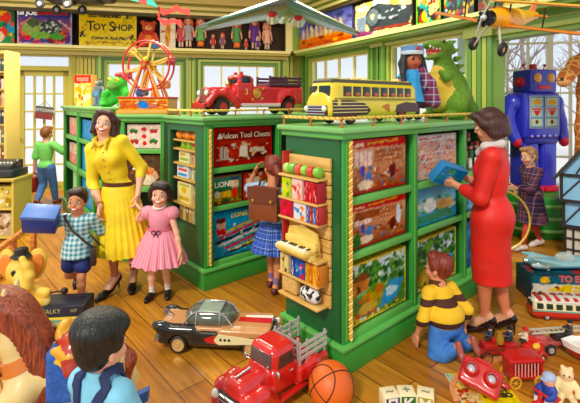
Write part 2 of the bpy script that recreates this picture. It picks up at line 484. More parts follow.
# back wall with a glazed door, its transom and two windows
dt0, dz1 = BK.tz(69, 71); dt1, _ = BK.tz(17, 71); _, tz0 = BK.tz(40, 66); _, tz1 = BK.tz(40, 56)
w1a, w1z = BK.tz(181, 64); w1b, _ = BK.tz(107, 64); w2a, w2z = BK.tz(275, 66); w2b, _ = BK.tz(203, 66)
holes = [(dt0, dt1, 0, dz1), (dt0, dt1, tz0, tz1), (w1a, w1b, 1.0, w1z), (w2a, w2b, 1.0, w2z)]
HZ_TOP = 3.78
BK.wall('wall_back', -.1, 6.7, HZ_TOP, holes, OLIVE)
w3a, _ = RT.tz(311, 60); w3b, w3z = RT.tz(369, 52); w4a, _ = RT.tz(390, 50); w4b, w4z = RT.tz(467, 33)
PIL0, PIL1 = RT.t(472), RT.t(497)
RT.wall('wall_right', -.1, PIL1, HZ_TOP, [(w3a, w3b, 1.0, w3z), (w4a, w4b, 1.0, w4z)], GREEN)

def stepped(W, name, t0, t1, z0, z1, mats, n=4, w=.05, cols=4, rows=2, bar=None, zs=()):
    g = G()
    for i in range(n):
        W.frame(g, t0 - i * w, t1 + i * w, z0 - i * w, z1 + i * w, w, 0, .035 + .018 * ((i * 2) % 3), mats[i % len(mats)])
    bar = bar or CREAM
    for i in range(1, cols):
        t = t0 + (t1 - t0) * i / cols; W.slab(g, t - .018, t + .018, z0, z1, -.08, -.03, bar)
    for i in range(1, rows):
        z = z0 + (z1 - z0) * i / rows; W.slab(g, t0, t1, z - .015, z + .015, -.075, -.035, bar)
    for z in zs: W.slab(g, t0, t1, z - .015, z + .015, -.075, -.035, bar)
    W.frame(g, t0 + .03, t1 - .03, z0 + .03, z1 - .03, .03, -.09, -.02, bar)
    o = tag(g.build(name, smooth=False), kind='structure')
    gl = G(GLASS('#eaf4ff', .06)); W.slab(gl, t0, t1, z0, z1, -.062, -.058); gl.build('pane', o, smooth=False)
    return o
stepped(BK, 'window_1', w1a, w1b, 1.0, w1z, [GREEN, DARKG, LIME, GREEN2])
stepped(BK, 'window_2', w2a, w2b, 1.0, w2z, [GREEN2, LIME, DARKG, GREEN])
stepped(RT, 'window_3', w3a, w3b, 1.0, w3z, [LIME, GREEN2, GREEN, DARKG], rows=1, zs=(2.12,))
stepped(RT, 'window_4', w4a, w4b, 1.0, w4z, [LIME, GREEN2, GREEN, DARKG], rows=1, cols=3, zs=(2.05, 1.55))

# door
g = G(OLIVE2)
for i, (w, o) in enumerate(((.07, .03), (.06, .06), (.09, .02))):
    k = sum((.07, .06, .09)[:i])
    for a, b in ((dt0 - k - w, dt0 - k), (dt1 + k, dt1 + k + w)): BK.slab(g, a, b, 0, tz1 + k + w, 0, o, (OLIVE2, OLIVE, OLIVE2)[i])
    BK.slab(g, dt0 - k, dt1 + k, tz1 + k, tz1 + k + w, 0, o, (OLIVE2, OLIVE, OLIVE2)[i])
BK.slab(g, dt0, dt1, dz1, tz0, -.1, .03)
o = tag(g.build('trim_1', smooth=False), kind='structure')
gl = G(GLASS('#eaf4ff', .06)); BK.slab(gl, dt0, dt1, tz0, tz1, -.06, -.055); tag(gl.build('window_6', smooth=False), kind='structure')
g = G(OLIVE2); st = .11; pz = Z(184, 8.0)
BK.slab(g, dt0, dt0 + st, 0, dz1, -.09, -.03); BK.slab(g, dt1 - st, dt1, 0, dz1, -.09, -.03)
BK.slab(g, dt0, dt1, dz1 - .1, dz1, -.09, -.03); BK.slab(g, dt0, dt1, 0, pz, -.09, -.03)
BK.slab(g, dt0 + st + .05, dt1 - st - .05, .06, pz - .06, -.03, -.015, OLIVE)
for i in range(1, 4):
    t = dt0 + st + (dt1 - dt0 - 2 * st) * i / 4; BK.slab(g, t - .017, t + .017, pz, dz1 - .1, -.085, -.035)
for i in range(1, 6):
    z = pz + (dz1 - .1 - pz) * i / 6; BK.slab(g, dt0 + st, dt1 - st, z - .014, z + .014, -.08, -.04)
dr = tag(g.build('door_1', smooth=False), kind='structure')
gl = G(GLASS('#eaf4ff', .06)); BK.slab(gl, dt0 + st, dt1 - st, pz, dz1 - .1, -.062, -.058); gl.build('door_pane', dr, smooth=False)
g = G(M('#c9a84a', .25, 1)); p = BK.p(dt1 - .05, 1.0, .02); g.cyl(BK.p(dt1 - .055, 1, -.03), p, .012); g.sph(p, .028); g.build('door_handle', dr)

# fluted strips of the panelling between door and windows
g = G()
for px in (6, 9, 78, 82, 86, 90, 94):
    t = BK.t(px); BK.slab(g, t - .025, t + .025, 0, 2.55, 0, .035, OLIVE2 if px % 4 else LIME)
for px in (190, 193): t = BK.t(px); BK.slab(g, t - .02, t + .02, 0, 2.55, 0, .04, LIME)
for px in (284, 287, 291): t = BK.t(px); BK.slab(g, t - .03, t + .03, 0, 2.7, 0, .05, LIME)
tag(g.build('trim_2', smooth=False), kind='structure')
g = G()
for px in (297, 300, 304, 379, 383): t = RT.t(px); RT.slab(g, t - .03, t + .03, 0, 2.7, 0, .05, LIME if px < 302 else GREEN2)
tag(g.build('trim_3', smooth=False), kind='structure')

# high display ledge round the room, with the cornice above
SHZ, SHD = 2.76, .36
def ledge(W, n, t0, t1, light, mid):
    g = G(); W.slab(g, t0, t1, SHZ - .05, SHZ, 0, SHD, light); W.slab(g, t0, t1, SHZ - .09, SHZ - .05, 0, SHD - .04, mid)
    W.slab(g, t0, t1, SHZ - .15, SHZ - .09, 0, .07, light)
    tag(g.build('trim_%d' % n, smooth=False), kind='structure')
    g = G(M('#3e2719', .7)); W.slab(g, t0, t1, SHZ, 3.38, 0, .012)
    tag(g.build('wall_niche_%d' % n, smooth=False), kind='structure')
    g = G(); W.slab(g, t0, t1, 3.40, HZ_TOP, 0, SHD - .05, mid)
    W.slab(g, t0, t1, 3.36, 3.42, 0, SHD, M('#4b431f', .6)); W.slab(g, t0, t1, 3.42, 3.47, 0, SHD + .03, light); W.slab(g, t0, t1, 3.52, 3.58, 0, SHD + .05, light); W.slab(g, t0, t1, 3.64, HZ_TOP, 0, SHD + .08, light)
    tag(g.build('trim_%d' % (n + 1), smooth=False), kind='structure')
ledge(BK, 4, .32, 6.7, CREAM, OLIVE2)
ledge(RT, 6, .32, 6.6, M('#d5d884', .4), GREEN)
g = G(LIME); BK.slab(g, .28, .42, SHZ, 3.4, .28, .36, CREAM); BK.slab(g, .1, .32, SHZ, 3.4, .02, .32)
RT.slab(g, .28, .42, SHZ, 3.4, .28, .36, GREEN)
tag(g.build('trim_8', smooth=False), kind='structure')
g = G(M('#e3a58c', .8)); g.prism([(-6.2, 6.4), (2.0, 6.4), (.35, 9.5), (-6.2, 7.9)], HZ_TOP, HZ_TOP + .08, ax='xy')
tag(g.build('ceiling', smooth=False), kind='structure')

# pillar where the wall opens into the window bay, and the beam over the bay
g = G(GREEN); RT.slab(g, PIL0, PIL1, 0, 2.62, 0, .06)
n = 5
for i in range(n):
    t = PIL0 + (PIL1 - PIL0) * (i + .5) / n; RT.slab(g, t - .028, t + .028, .25, 2.5, .06, .1, (GREEN2, LIME)[i % 2])
RT.slab(g, PIL0 - .03, PIL1 + .03, 2.5, 2.64, 0, .14, LIME); RT.slab(g, PIL0 - .03, PIL1 + .03, 0, .25, 0, .13, GREEN2)
tag(g.build('trim_9', smooth=False), kind='structure')
g = G(GREEN); RT.slab(g, PIL1, 6.6, 2.45, SHZ - .05, -.15, .05); RT.slab(g, PIL1, 6.6, 2.5, 2.55, .05, .09, LIME); RT.slab(g, PIL1, 6.6, 2.62, 2.67, .05, .12, GREEN2)
RT.slab(g, PIL1, 6.6, SHZ, HZ_TOP, -.15, 0)
tag(g.build('wall_bay_header', smooth=False), kind='structure')
BA, BB = V((2.86, 6.85, 0)), V((5.8, 6.2, 0)); be = (BB - BA).normalized(); bn = V((be.y, -be.x, 0)); BL = (BB - BA).length
def bslab(g, t0, t1, z0, z1, o0, o1, mat=None):
    a = [BA + be * t + bn * o + V((0, 0, z)) for z in (z0, z1) for t, o in ((t0, o0), (t1, o0), (t1, o1), (t0, o1))]
    g.add(a, [[0, 1, 2, 3], [4, 5, 6, 7], [0, 1, 5, 4], [1, 2, 6, 5], [2, 3, 7, 6], [3, 0, 4, 7]], mat)
IV = M('#efe6c4', .4); sill, top = .42, 3.1
g = G(M('#d9c68c', .5)); bslab(g, 0, BL, 0, sill, -.12, 0); bslab(g, 0, BL, top, 3.4, -.12, 0, IV)
tag(g.build('wall_bay', smooth=False), kind='structure')
g = G(IV); bslab(g, 0, BL, sill - .05, sill, 0, .14); bslab(g, 0, .3, sill, top, -.1, .06)
pitch = .3
for i in range(11):
    t = .3 + i * pitch
    if t < BL: bslab(g, t - (.035 if i % 3 == 0 else .014), t + (.035 if i % 3 == 0 else .014), sill, top, -.08, .03 if i % 3 == 0 else -.01)
for z in (.85, 1.35, 1.84, 2.2, 2.62): bslab(g, 0, BL, z - .015, z + .015, -.075, -.015)
o = tag(g.build('window_5', smooth=False), kind='structure')
gl = G(GLASS('#eaf4ff', .06)); bslab(gl, 0, BL, sill, top, -.05, -.045); gl.build('pane', o, smooth=False)
g = G(GREEN); q = RT.p(PIL1, 0, 0)
g.prism([(q.x, q.y), (q.x - .12, q.y + .06), (BA.x - .12, BA.y + .1), (BA.x, BA.y)], 0, 3.4, ax='xy')
tag(g.build('wall_bay_side', smooth=False), kind='structure')
g = G(M('#e9e2cf', .7)); g.prism([(2.4, 5.2), (2.75, 6.95), (5.9, 6.25), (5.9, 3.4), (3.3, 3.4)], 3.4, 3.45, ax='xy')
tag(g.build('ceiling_bay', smooth=False), kind='structure')

# outdoors: snow and bare winter trees
g = G(M('#f2f6fc', .9)); g.box((0, 15, -.35), (90, 90, .3)); tag(g.build('ground_snow', smooth=False), kind='structure')
rnd = random.Random(4)
def tree(x, y, h, label):
    t = thing('bare_tree', label, 'tree', (x, y, -.2), group='winter trees outside the windows')
    bark = M('#9a8a88', .9)
    g = G(bark); g.tube([(0, 0, 0), (.05, 0, h * .35), (-.04, .03, h * .7), (.03, 0, h)], [.1, .075, .045, .012]); g.build('trunk', t)
    s = G(bark)
    for i in range(26):
        z = h * rnd.uniform(.3, .95); a = rnd.uniform(0, 6.28); l = h * .32 * (1.15 - z / h) + .25
        d = V((math.cos(a), math.sin(a), rnd.uniform(.5, 1.3))).normalized()
        p0 = V((0, 0, z)); p1 = p0 + d * l * .5; p2 = p0 + d * l + V((0, 0, .1))
        s.tube([p0, p1, p2], [.025, .015, .005], n=5)
        for _ in range(3):
            e = (d + V((rnd.uniform(-.8, .8), rnd.uniform(-.8, .8), rnd.uniform(-.2, .8)))).normalized()
            s.tube([p1, p1 + e * l * .5], [.011, .003], n=4)
    s.build('branches', t)
tree(6.05, 11, 5., 'bare winter tree seen through the bay window just above the blue robot')
tree(4.3, 8.7, 3.8, 'bare winter tree outside the bay window beside the green pillar')
tree(8.6, 12.5, 4.6, 'bare winter tree outside the bay window behind the giraffe')
# ================================================================ shop counters
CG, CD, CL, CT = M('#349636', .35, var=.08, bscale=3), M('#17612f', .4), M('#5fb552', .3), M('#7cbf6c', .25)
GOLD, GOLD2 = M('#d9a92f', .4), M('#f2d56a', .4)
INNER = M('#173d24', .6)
def rope(pts, r, name, parent, pitch=.045, closed=False):
    """two-strand twisted rope along a polyline"""
    pts = [V(p) for p in pts]; L = sum((b - a).length for a, b in zip(pts, pts[1:]))
    n = max(12, int(L / pitch * 7)); g = G()
    S_ = []; acc = 0; seg = 0; lens = [(b - a).length for a, b in zip(pts, pts[1:])]
    for i in range(n + 1):
        d = L * i / n; k = 0; dd = d
        while k < len(lens) - 1 and dd > lens[k]: dd -= lens[k]; k += 1
        S_.append((pts[k].lerp(pts[k + 1], min(1, dd / lens[k])), (pts[k + 1] - pts[k]).normalized(), d))
    for ph, mt in ((0, GOLD), (PI, GOLD2)):
        q = []
        for p, t, d in S_:
            u = t.orthogonal().normalized() if abs(t.z) > .9 else t.cross(V((0, 0, 1))).normalized(); w_ = t.cross(u); a = d / pitch * 2 * PI + ph
            q.append(p + (u * math.cos(a) + w_ * math.sin(a)) * r * .55)
        g.tube(q, r * .62, mt, n=5)
    return g.build(name, parent)
def counter(label, loc, rz, L, D, H, cols, rows, niche=None, ropes=(), plinth=.19, top=CT):
    t = thing('display_counter', label, 'counter', loc, rz, 'green display counters')
    zb, zt = rows[-1][0], rows[0][1]
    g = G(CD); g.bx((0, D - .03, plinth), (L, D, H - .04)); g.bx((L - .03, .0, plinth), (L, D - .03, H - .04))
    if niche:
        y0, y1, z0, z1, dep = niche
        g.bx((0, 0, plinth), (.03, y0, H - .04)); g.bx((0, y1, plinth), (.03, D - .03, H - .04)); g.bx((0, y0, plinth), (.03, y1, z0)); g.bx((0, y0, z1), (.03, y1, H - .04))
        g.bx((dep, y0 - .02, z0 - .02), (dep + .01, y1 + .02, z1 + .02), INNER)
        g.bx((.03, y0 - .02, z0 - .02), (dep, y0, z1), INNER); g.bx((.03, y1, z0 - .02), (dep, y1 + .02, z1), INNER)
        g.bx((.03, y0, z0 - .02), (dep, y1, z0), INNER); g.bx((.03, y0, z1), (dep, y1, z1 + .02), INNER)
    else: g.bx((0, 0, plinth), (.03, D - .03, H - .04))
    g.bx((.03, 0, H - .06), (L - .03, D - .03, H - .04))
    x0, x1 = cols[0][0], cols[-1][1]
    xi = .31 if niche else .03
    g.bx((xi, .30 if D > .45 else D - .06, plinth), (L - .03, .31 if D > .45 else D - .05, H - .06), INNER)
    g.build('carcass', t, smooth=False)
    g = G(CG); g.bx((-.02, -.03, 0), (L + .02, D + .02, plinth - .03), bev=.006); g.bx((-.035, -.045, plinth - .03), (L + .035, D + .035, plinth), CL, bev=.01); g.build('plinth', t)
    g = G(top); g.bx((-.05, -.06, H - .035), (L + .05, D + .05, H), bev=.01); g.build('worktop', t)
    g = G(CG); g.bx((-.025, -.03, H - .075), (L + .025, D + .025, H - .035), CL, bev=.008); g.build('cornice', t)
    dep = .30 if D > .45 else D - .06
    xs = [0] + [x for c in cols for x in c] + [L]
    for a, b in zip(xs[::2], xs[1::2]):
        g = G(CG); g.bx((a, -.015, plinth), (b, .02, H - .07), CG, bev=.004)
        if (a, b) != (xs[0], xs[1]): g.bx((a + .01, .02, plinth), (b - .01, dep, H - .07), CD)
        g.bx((a + .25 * (b - a), -.022, plinth + .02), (a + .4 * (b - a), -.015, H - .09), CL)
        g.build('stile', t)
    zs = [H - .075] + [z for r in rows for z in (r[1], r[0])] + [plinth]
    for b, a in zip(zs[::2], zs[1::2]):
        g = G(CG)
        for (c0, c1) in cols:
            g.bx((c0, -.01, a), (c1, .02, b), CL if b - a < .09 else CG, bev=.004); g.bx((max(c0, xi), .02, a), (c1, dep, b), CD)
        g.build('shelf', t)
    for k, pts in enumerate(ropes): rope(pts, .014, 'rope_trim', t)
    return t
def at(c, p): return Matrix.LocRotScale(c.location, c.rotation_euler, None) @ V(p)
def on(c): return c.rotation_euler.z

C1 = V((.32, 2.64, 0)); RZ = math.atan2(.657, .753)
R3 = [(1.09, 1.465), (.735, 1.04), (.235, .69)]
c1 = counter('long green counter with the yellow bus and dinosaur on top', C1, RZ, 2.25, .53, 1.54,
             [(.09, .763), (.83, 1.52), (1.59, 2.17)], R3, ropes=[[(.045, -.035, .22), (.045, -.035, 1.45)]])
C2 = V((-.777, 3.84, 0))
c2 = counter('green counter carrying the fire engine, behind the girl with the satchel', C2, RZ, 1.7, .74, 1.565,
             [(.09, .84), (.90, 1.62)], R3, niche=(.165, .69, .5, 1.42, .26), ropes=[[(.045, -.035, .22), (.045, -.035, 1.45)]])
P2 = V((-1.86, 4.57, 0))
c3 = counter('narrow green counter under the ferris wheel, behind the girl in pink', P2, math.atan2(-.06, .56), .53, .30, 1.57,
             [(.09, .49)], [(1.2, 1.48), (.8, 1.15), (.25, .74)])
P3 = V((-3.6, 6.8, 0)); RZ4 = math.atan2(-.797, .604)
c4 = counter('long green counter behind the woman in yellow carrying the green plush monster', P3, RZ4, 2.45, .45, 1.64,
             [(.08, 1.0), (1.1, 1.95), (2.02, 2.39)], [(1.2, 1.5), (.77, 1.14), (.3, .69)])
# rope rails round the counter tops
def railing(c, label, pts, H, n):
    t = thing('rope_rail', label, 'rope rail', c.location, c.rotation_euler.z, 'rope rails on the counter tops')
    r = [V((x, y, H + .055)) for x, y in pts]
    rope(r, .011, 'rope', t, .05)
    for a, b, k in zip(r, r[1:], n):
        for i in range(k + 1):
            if i == 0 and a is not r[0]: continue
            q = a.lerp(b, i / k); g = G(M('#c9773a', .3, .6)); g.cyl((q.x, q.y, H), (q.x, q.y, H + .05), .008); g.sph((q.x, q.y, H + .052), .014); g.cyl((q.x, q.y, H), (q.x, q.y, H + .006), .018); g.build('post', t)
railing(c1, 'twisted gold rope rail on small posts round the bus and dinosaur counter top', [(0.0, .55), (0.0, 0), (2.25, 0)], 1.54, (2, 7))
railing(c2, 'twisted gold rope rail on small posts along the fire engine counter top', [(0.0, .74), (0, 0), (1.7, 0)], 1.565, (3, 5))

# ---------------------------------------------------------------- printed boxes in the counters
def put(c, x, z, w, h, d, art, name, label, cat, col, group=None, y=.03, tilt=0, **k):
    return boxthing(name, label, cat, at(c, (x, y + d / 2, z + .001)), on(c), w, d, h, col, art, group=group, rot=(tilt, 0, on(c)) if tilt else None, **k)
PZ = 'jigsaw puzzle boxes in the counters'
def shop_art(seed, a, b):
    A = Art(60, 40, '#c9785a', seed); A.rect(0, .84, 1, 1, '#c8281c').rect(0, 0, .04, 1, '#c8281c').rect(.96, 0, 1, 1, '#c8281c').rect(0, 0, 1, .05, '#a82018')
    A.grad(.05, .84, '#8a4a2c', '#d8a888'); A.rect(.07, .5, .35, .8, '#f0d8d0').rect(.4, .55, .93, .8, '#b87c5c')
    for y in (.58, .66, .74): A.line(.4, y, .93, y, .012, '#7a3c20'); A.dab(.4, y + .01, .93, y + .05, 22, a, .014)
    for x in (.14, .21, .28): A.line(x, .5, x, .8, .01, '#b05848')
    A.dab(.06, .07, .94, .45, 70, b, .03); A.ell(.2, .42, .035, .12, '#3a4aa8').ell(.3, .3, .05, .1, '#4a78b8').ell(.74, .35, .06, .16, '#5a2018').ell(.72, .5, .03, .04, '#d89878').ell(.21, .56, .02, .03, '#e8b090')
    A.ell(.25, .15, .13, .09, '#f0d8c0').line(.4, .35, .7, .2, .03, '#7a3c20')
    A.line(.3, .92, .82, .95, .035, '#f0b838').line(.08, .9, .2, .9, .05, '#f0e0c0')
    return A
put(c1, .425, 1.09, .62, .36, .1, shop_art(3, ['#e8c090', '#d04838', '#4a78a8', '#f0e8d0'], ['#8a4a30', '#d89060', '#e8c8a0', '#b84838', '#48688a']), 'puzzle_box', 'red puzzle box showing a toy shop with two blue children, on the top shelf', 'puzzle box', '#a81c14', PZ)
A = shop_art(9, ['#d8a070', '#a83828', '#e8d0a0'], ['#6a3420', '#c87848', '#e8c098', '#a84030', '#50709a', '#5a8038']); A.ell(.86, .55, .05, .25, '#d8e4f0').ell(.86, .8, .03, .04, '#e8b090').ell(.1, .18, .07, .17, '#2f6a30').rect(.07, .62, .5, .8, '#8a4a2a')
put(c1, .425, .735, .62, .295, .1, A, 'puzzle_box', 'red puzzle box showing a crowded brown workshop, below the toy shop puzzle', 'puzzle box', '#a81c14', PZ)
def landscape(seed, k):
    A = Art(60, 44, '#5a8a4a', seed); A.grad(.45, 1, '#8ab878', '#d8ecf4'); A.dab(0, .5, 1, .95, 70, ['#2f6a35', '#487f3c', '#1f4a2a', '#6a9a4a'], .06)
    A.dab(.5, .62, .9, .95, 9, ['#e8f4fa', '#cfe6f0'], .04).dab(0, .5, 1, .9, 50, ['#3a7438', '#24502c', '#5f9446'], .035); A.dab(0, 0, .6, .5, 60, ['#8a8a3c', '#b89848', '#6a8838', '#c86a48'], .05)
    if k: A.poly([(.05, .48), (.3, .52), (.3, .72), (.18, .82), (.05, .7)], '#c08050').poly([(.02, .68), (.18, .86), (.34, .7)], '#7a4a30').rect(.12, .5, .17, .62, '#5a3020')
    A.poly([(.5, .1), (.8, .12), (.95, .45), (.7, .5), (.55, .3)], '#4f9ad0').ell(.72, .3, .12, .07, '#bfe4f8').ell(.66, .38, .06, .03, '#e8f6ff')
    A.ell(.3, .2, .16, .1, '#c8a860').dab(.05, 0, .95, .12, 25, ['#3a6a2c', '#c85048', '#e8d060', '#f0f0e8'], .03); A.border(.022, '#e8d24a', .03)
    return A
def ytop(s): return Art(40, 8, '#e8d24a', s).dab(.1, .3, .9, .7, 25, ['#c8a020', '#a87818', '#f4ec98'], .03, 1.5)
put(c1, .425, .235, .63, .40, .22, landscape(2, 1), 'puzzle_box', 'yellow puzzle box showing a cottage beside a blue stream, on the bottom shelf', 'puzzle box', '#dcc63a', PZ, top=ytop(1))
put(c1, 1.17, .235, .63, .40, .22, landscape(8, 0), 'puzzle_box', 'yellow puzzle box showing trees and a pond, behind the kneeling boy', 'puzzle box', '#dcc63a', PZ, top=ytop(2))
A = Art(60, 40, '#e0b0a0', 5); A.dab(0, 0, 1, .85, 260, ['#c83828', '#e8a040', '#f0d8c8', '#5a88b8', '#d85878', '#7a4030', '#e8d060', '#f8f0e8'], .022)
for y in (.2, .4, .6): A.line(0, y, 1, y, .012, '#f4e8e0')
A.rect(0, .86, 1, 1, '#e8e0dc').line(.1, .92, .6, .93, .04, '#b84838').border(.02, '#c8b8b0', .03)
put(c1, 1.17, 1.09, .64, .35, .1, A, 'puzzle_box', 'pale puzzle box crowded with small sweets and toys, on the top shelf', 'puzzle box', '#b8a8a0', PZ)
A = Art(60, 36, '#3f9ac0', 6); A.grad(.4, 1, '#9fd0c8', '#2f8ab8').dab(0, .3, 1, .7, 60, ['#2f6a50', '#5a9a5a', '#e8e0c8', '#c8a060'], .05).ell(.7, .45, .2, .14, '#d8b070').ell(.35, .5, .14, .2, '#e8f0f0').poly([(.0, 0), (1, 0), (.8, .3), (.1, .25)], '#3f8a6a').border(.03, '#2f98c8', .05)
put(c1, 1.17, .735, .64, .29, .1, A, 'puzzle_box', 'blue puzzle box showing a bridge over water, under the sweets puzzle', 'puzzle box', '#2a80a8', PZ)
put(c1, 1.88, .735, .5, .27, .1, Art(20, 16, '#3f88b0', 2).dab(0, 0, 1, 1, 40, ['#2f6a90', '#8ac0d8', '#e8e8d8'], .08), 'puzzle_box', 'plain blue box on the middle shelf behind the woman in red', 'box', '#2a70a0')
put(c1, 1.78, .235, .34, .4, .12, Art(20, 20, '#1f5f88', 3).rect(.1, .2, .9, .8, '#2f88b8').ell(.5, .5, .25, .25, '#174a6a'), 'puzzle_box', 'dark blue box on the bottom shelf by the hem of the red dress', 'box', '#174a6a')
# nutcrackers
for i in range(8):
    r_, c_ = divmod(i, 4)
    if i < 4: pos = at(c1, (1.66 + .115 * c_, .1, 1.091))
    else: pos = at(c1, (1.70 + .115 * c_, .2, 1.091))
    t = thing('nutcracker_doll', ('first', 'second', 'third', 'fourth')[c_] + ' nutcracker from the stile in the %s row beside the woman in red' % ('front', 'rear')[r_], 'doll', pos, RZ, 'nutcracker dolls on the counter shelf')
    hh = 1 if i < 4 else 1.3; body = ['#b8281c', '#283a78', '#2f6a38', '#c8a030'][(i * 3) % 4]
    g = G(M(body, .4)); g.cyl((0, 0, .09 * hh), (0, 0, .165 * hh), .026, .03, n=12); g.build('coat', t)
    g = G(M('#f0e8dc', .5)); g.cyl((-.012, 0, 0), (-.012, 0, .09 * hh), .012, n=8); g.build('leg', t)
    g = G(M('#f0e8dc', .5)); g.cyl((.012, 0, 0), (.012, 0, .09 * hh), .012, n=8); g.build('leg', t)
    g = G(M('#e8b08a', .5)); g.sph((0, 0, .19 * hh), .024, n=12); g.build('head', t)
    g = G(M(['#1a1a1c', '#b8281c'][i % 2], .4)); g.cyl((0, 0, .2 * hh), (0, 0, .24 * hh), .024, .026, n=12); g.build('hat', t)
# second counter
A = Art(66, 40, '#8a2018', 4); A.border(.06, '#b83020', .09); A.rect(.08, .12, .92, .68, '#a83a28'); A.rect(.45, .15, .9, .4, '#5a1810').dab(.08, .12, .92, .55, 50, ['#c85038', '#e8a878', '#6a1810', '#d8d0c0'], .03)
A.rect(.12, .16, .24, .5, '#e8d8c8'); [A.line(x, .16, x, .5, .012, '#6a4030') for x in (.14, .17, .2, .23)]; A.poly([(.42, .2), (.58, .2), (.55, .5), (.45, .5)], '#f0e0d0').ell(.5, .56, .04, .05, '#e8b898').rect(.6, .32, .86, .42, '#e0c8b0').rect(.1, .7, .9, .88, '#7a1810')
vb = put(c2, .455, 1.09, .71, .365, .085, A, 'tool_chest_box', 'wide dark red toy tool chest box above the train boxes', 'toy box', '#a82818')
text('Vulcan Tool Chests', .075, 'lettering', vb, M('#f4d8b8', .5), (.03, -.0455, .285), bold=.001)
g = G(M('#f4e8d8', .5)); g.prism([(-.3, .26), (-.25, .26), (-.275, .315)], -.047, -.044); g.build('emblem', vb)
A = Art(50, 36, '#2f5a38', 5); A.grad(.5, 1, '#2f6a4a', '#4f8a6a').dab(0, 0, 1, .4, 40, ['#6a5a28', '#a88838', '#3a3a20', '#c8a050'], .06); A.poly([(.1, .25), (.6, .2), (.62, .45), (.15, .42)], '#e0b838').ell(.15, .36, .1, .12, '#e8e0c8').ell(.75, .68, .14, .2, '#f0c8a0').rect(.62, .8, .9, .92, '#3a4a78').ell(.75, .35, .12, .2, '#d85030').border(.025, '#a83828', .04)
b = put(c2, .27, .735, .33, .27, .085, A, 'train_set_box', 'small train set box with a smiling boy, next to the red box', 'toy box', '#2a4a30')
text('LIONEL', .07, 'lettering', b, M('#f4f0d0', .5), (-.03, -.0455, .185), bold=.002)
A = Art(50, 36, '#c8482c', 6); A.dab(0, 0, 1, 1, 50, ['#e8e0d0', '#c03020', '#e8a060', '#6a3020'], .07).rect(.05, .1, .5, .8, '#e8d8c8').border(.03, '#d03820', .04)
put(c2, .64, .735, .36, .27, .085, A, 'train_set_box', 'red and white toy box reached by the girl with the satchel', 'toy box', '#b83020')
A = Art(70, 48, '#2f9ac0', 7)
for i, (x0, y0, x1, y1, c) in enumerate([(.1, .5, .8, .72, '#d8b830'), (.12, .42, .95, .68, '#c83020'), (.05, .33, .9, .56, '#202428'), (.12, .26, .95, .5, '#e8e4d8'), (.2, .18, .98, .4, '#c83828'), (.3, .1, .98, .3, '#e8d040'), (.2, .06, .7, .16, '#2f3a40')]): A.line(x0, y0, x1, y1, .055, c).dab(x0, (y0 + y1) / 2 - .06, x1, (y0 + y1) / 2 + .06, 8, ['#e8a030', '#f0f0e8', '#181818'], .018)
A.ell(.13, .72, .07, .11, '#f0b890').ell(.13, .8, .075, .07, '#6a2818').rect(.06, .5, .2, .62, '#d83828').border(.02, '#1f6a90', .025)
b = put(c2, .455, .235, .7, .435, .085, A, 'train_set_box', 'large blue train set box with slanting rows of trains, on the bottom shelf', 'toy box', '#1f7aa8')
text('LIONEL TRAINS', .06, 'lettering', b, M('#f4e050', .5), (.06, -.0455, .375), bold=.001, shear=.2)
# narrow counter
A = Art(44, 34, '#f0dcd4', 8)
for x, y, c, d in [(.2, .72, '#2f6a30', 1), (.5, .8, '#c82c28', 0), (.78, .74, '#c83828', 1), (.22, .3, '#c83028', 1), (.5, .5, '#c82c28', 0), (.78, .3, '#2f7a38', 1), (.52, .2, '#d84038', 0)]:
    A.ell(x, y, .13 if d else .07, .09, c)
    if d: A.ell(x - .07, y - .08, .035, .045, '#8a2018').ell(x + .07, y - .08, .035, .045, '#8a2018').ell(x, y + .05, .06, .04, '#3f8a40')
A.border(.03, '#e8c8b8', .04)
put(c3, .29, 1.2, .39, .26, .08, A, 'puzzle_box', 'cream box printed with small red and green toys, above the santa box', 'puzzle box', '#d8b8a8', PZ)
A = Art(44, 40, '#5a4030', 9); A.dab(0, 0, 1, 1, 60, ['#3a2a20', '#8a5838', '#4a5a38'], .06).ell(.6, .3, .3, .3, '#f0c8a0').ell(.58, .45, .2, .18, '#e89868').ell(.62, .2, .2, .16, '#f4e4d0').poly([(.2, .6), (.6, .55), (.4, .95), (.15, .85)], '#c83020').ell(.35, .6, .22, .06, '#f0ece4', .3).ell(.6, .42, .05, .05, '#d85838')
put(c3, .29, .8, .39, .33, .08, A, 'puzzle_box', 'brown box with a big santa face, behind the girl in pink', 'puzzle box', '#4a3020', PZ)
# long rear counter
for i, (z, h) in enumerate(((1.2, .26), (.77, .33), (.3, .35))):
    put(c4, 1.53, z, .76, h, .1, Art(20, 16, '#2a88c8', i).rect(.08, .1, .92, .9, '#35a0e0').dab(.1, .1, .9, .9, 6, ['#2f90d0', '#48b0e8'], .1), 'game_box', 'bright blue box on the %s shelf beside the woman in yellow' % ('top', 'middle', 'bottom')[i], 'box', '#1f6aa8', 'blue boxes in the rear counter')
for i, (z, c, h) in enumerate(((1.2, '#e8a0a0', .13), (1.332, '#e8b8a8', .13), (.77, '#e08888', .15), (.921, '#f0c8c0', .15))):
    put(c4, .56, z, .7, h, .14, Art(24, 10, c, i).dab(.05, .1, .95, .9, 26, ['#f4e0d8', '#c84848', '#d86868', '#e8d0a0'], .05), 'sweet_box', ['pink box on the upper shelf at the end of the rear counter', 'pale pink box lying on the pink box on the upper shelf', 'rose box on the middle shelf near the running boy', 'white and pink box lying on the rose box'][i], 'box', c, 'pink boxes by the door')
put(c4, .72, .3, .46, .36, .14, Art(20, 20, '#a8d8a0', 3).rect(.1, .1, .9, .9, '#bce4b0'), 'storage_box', 'pale green box touched by the running boy', 'box', '#8ac088')

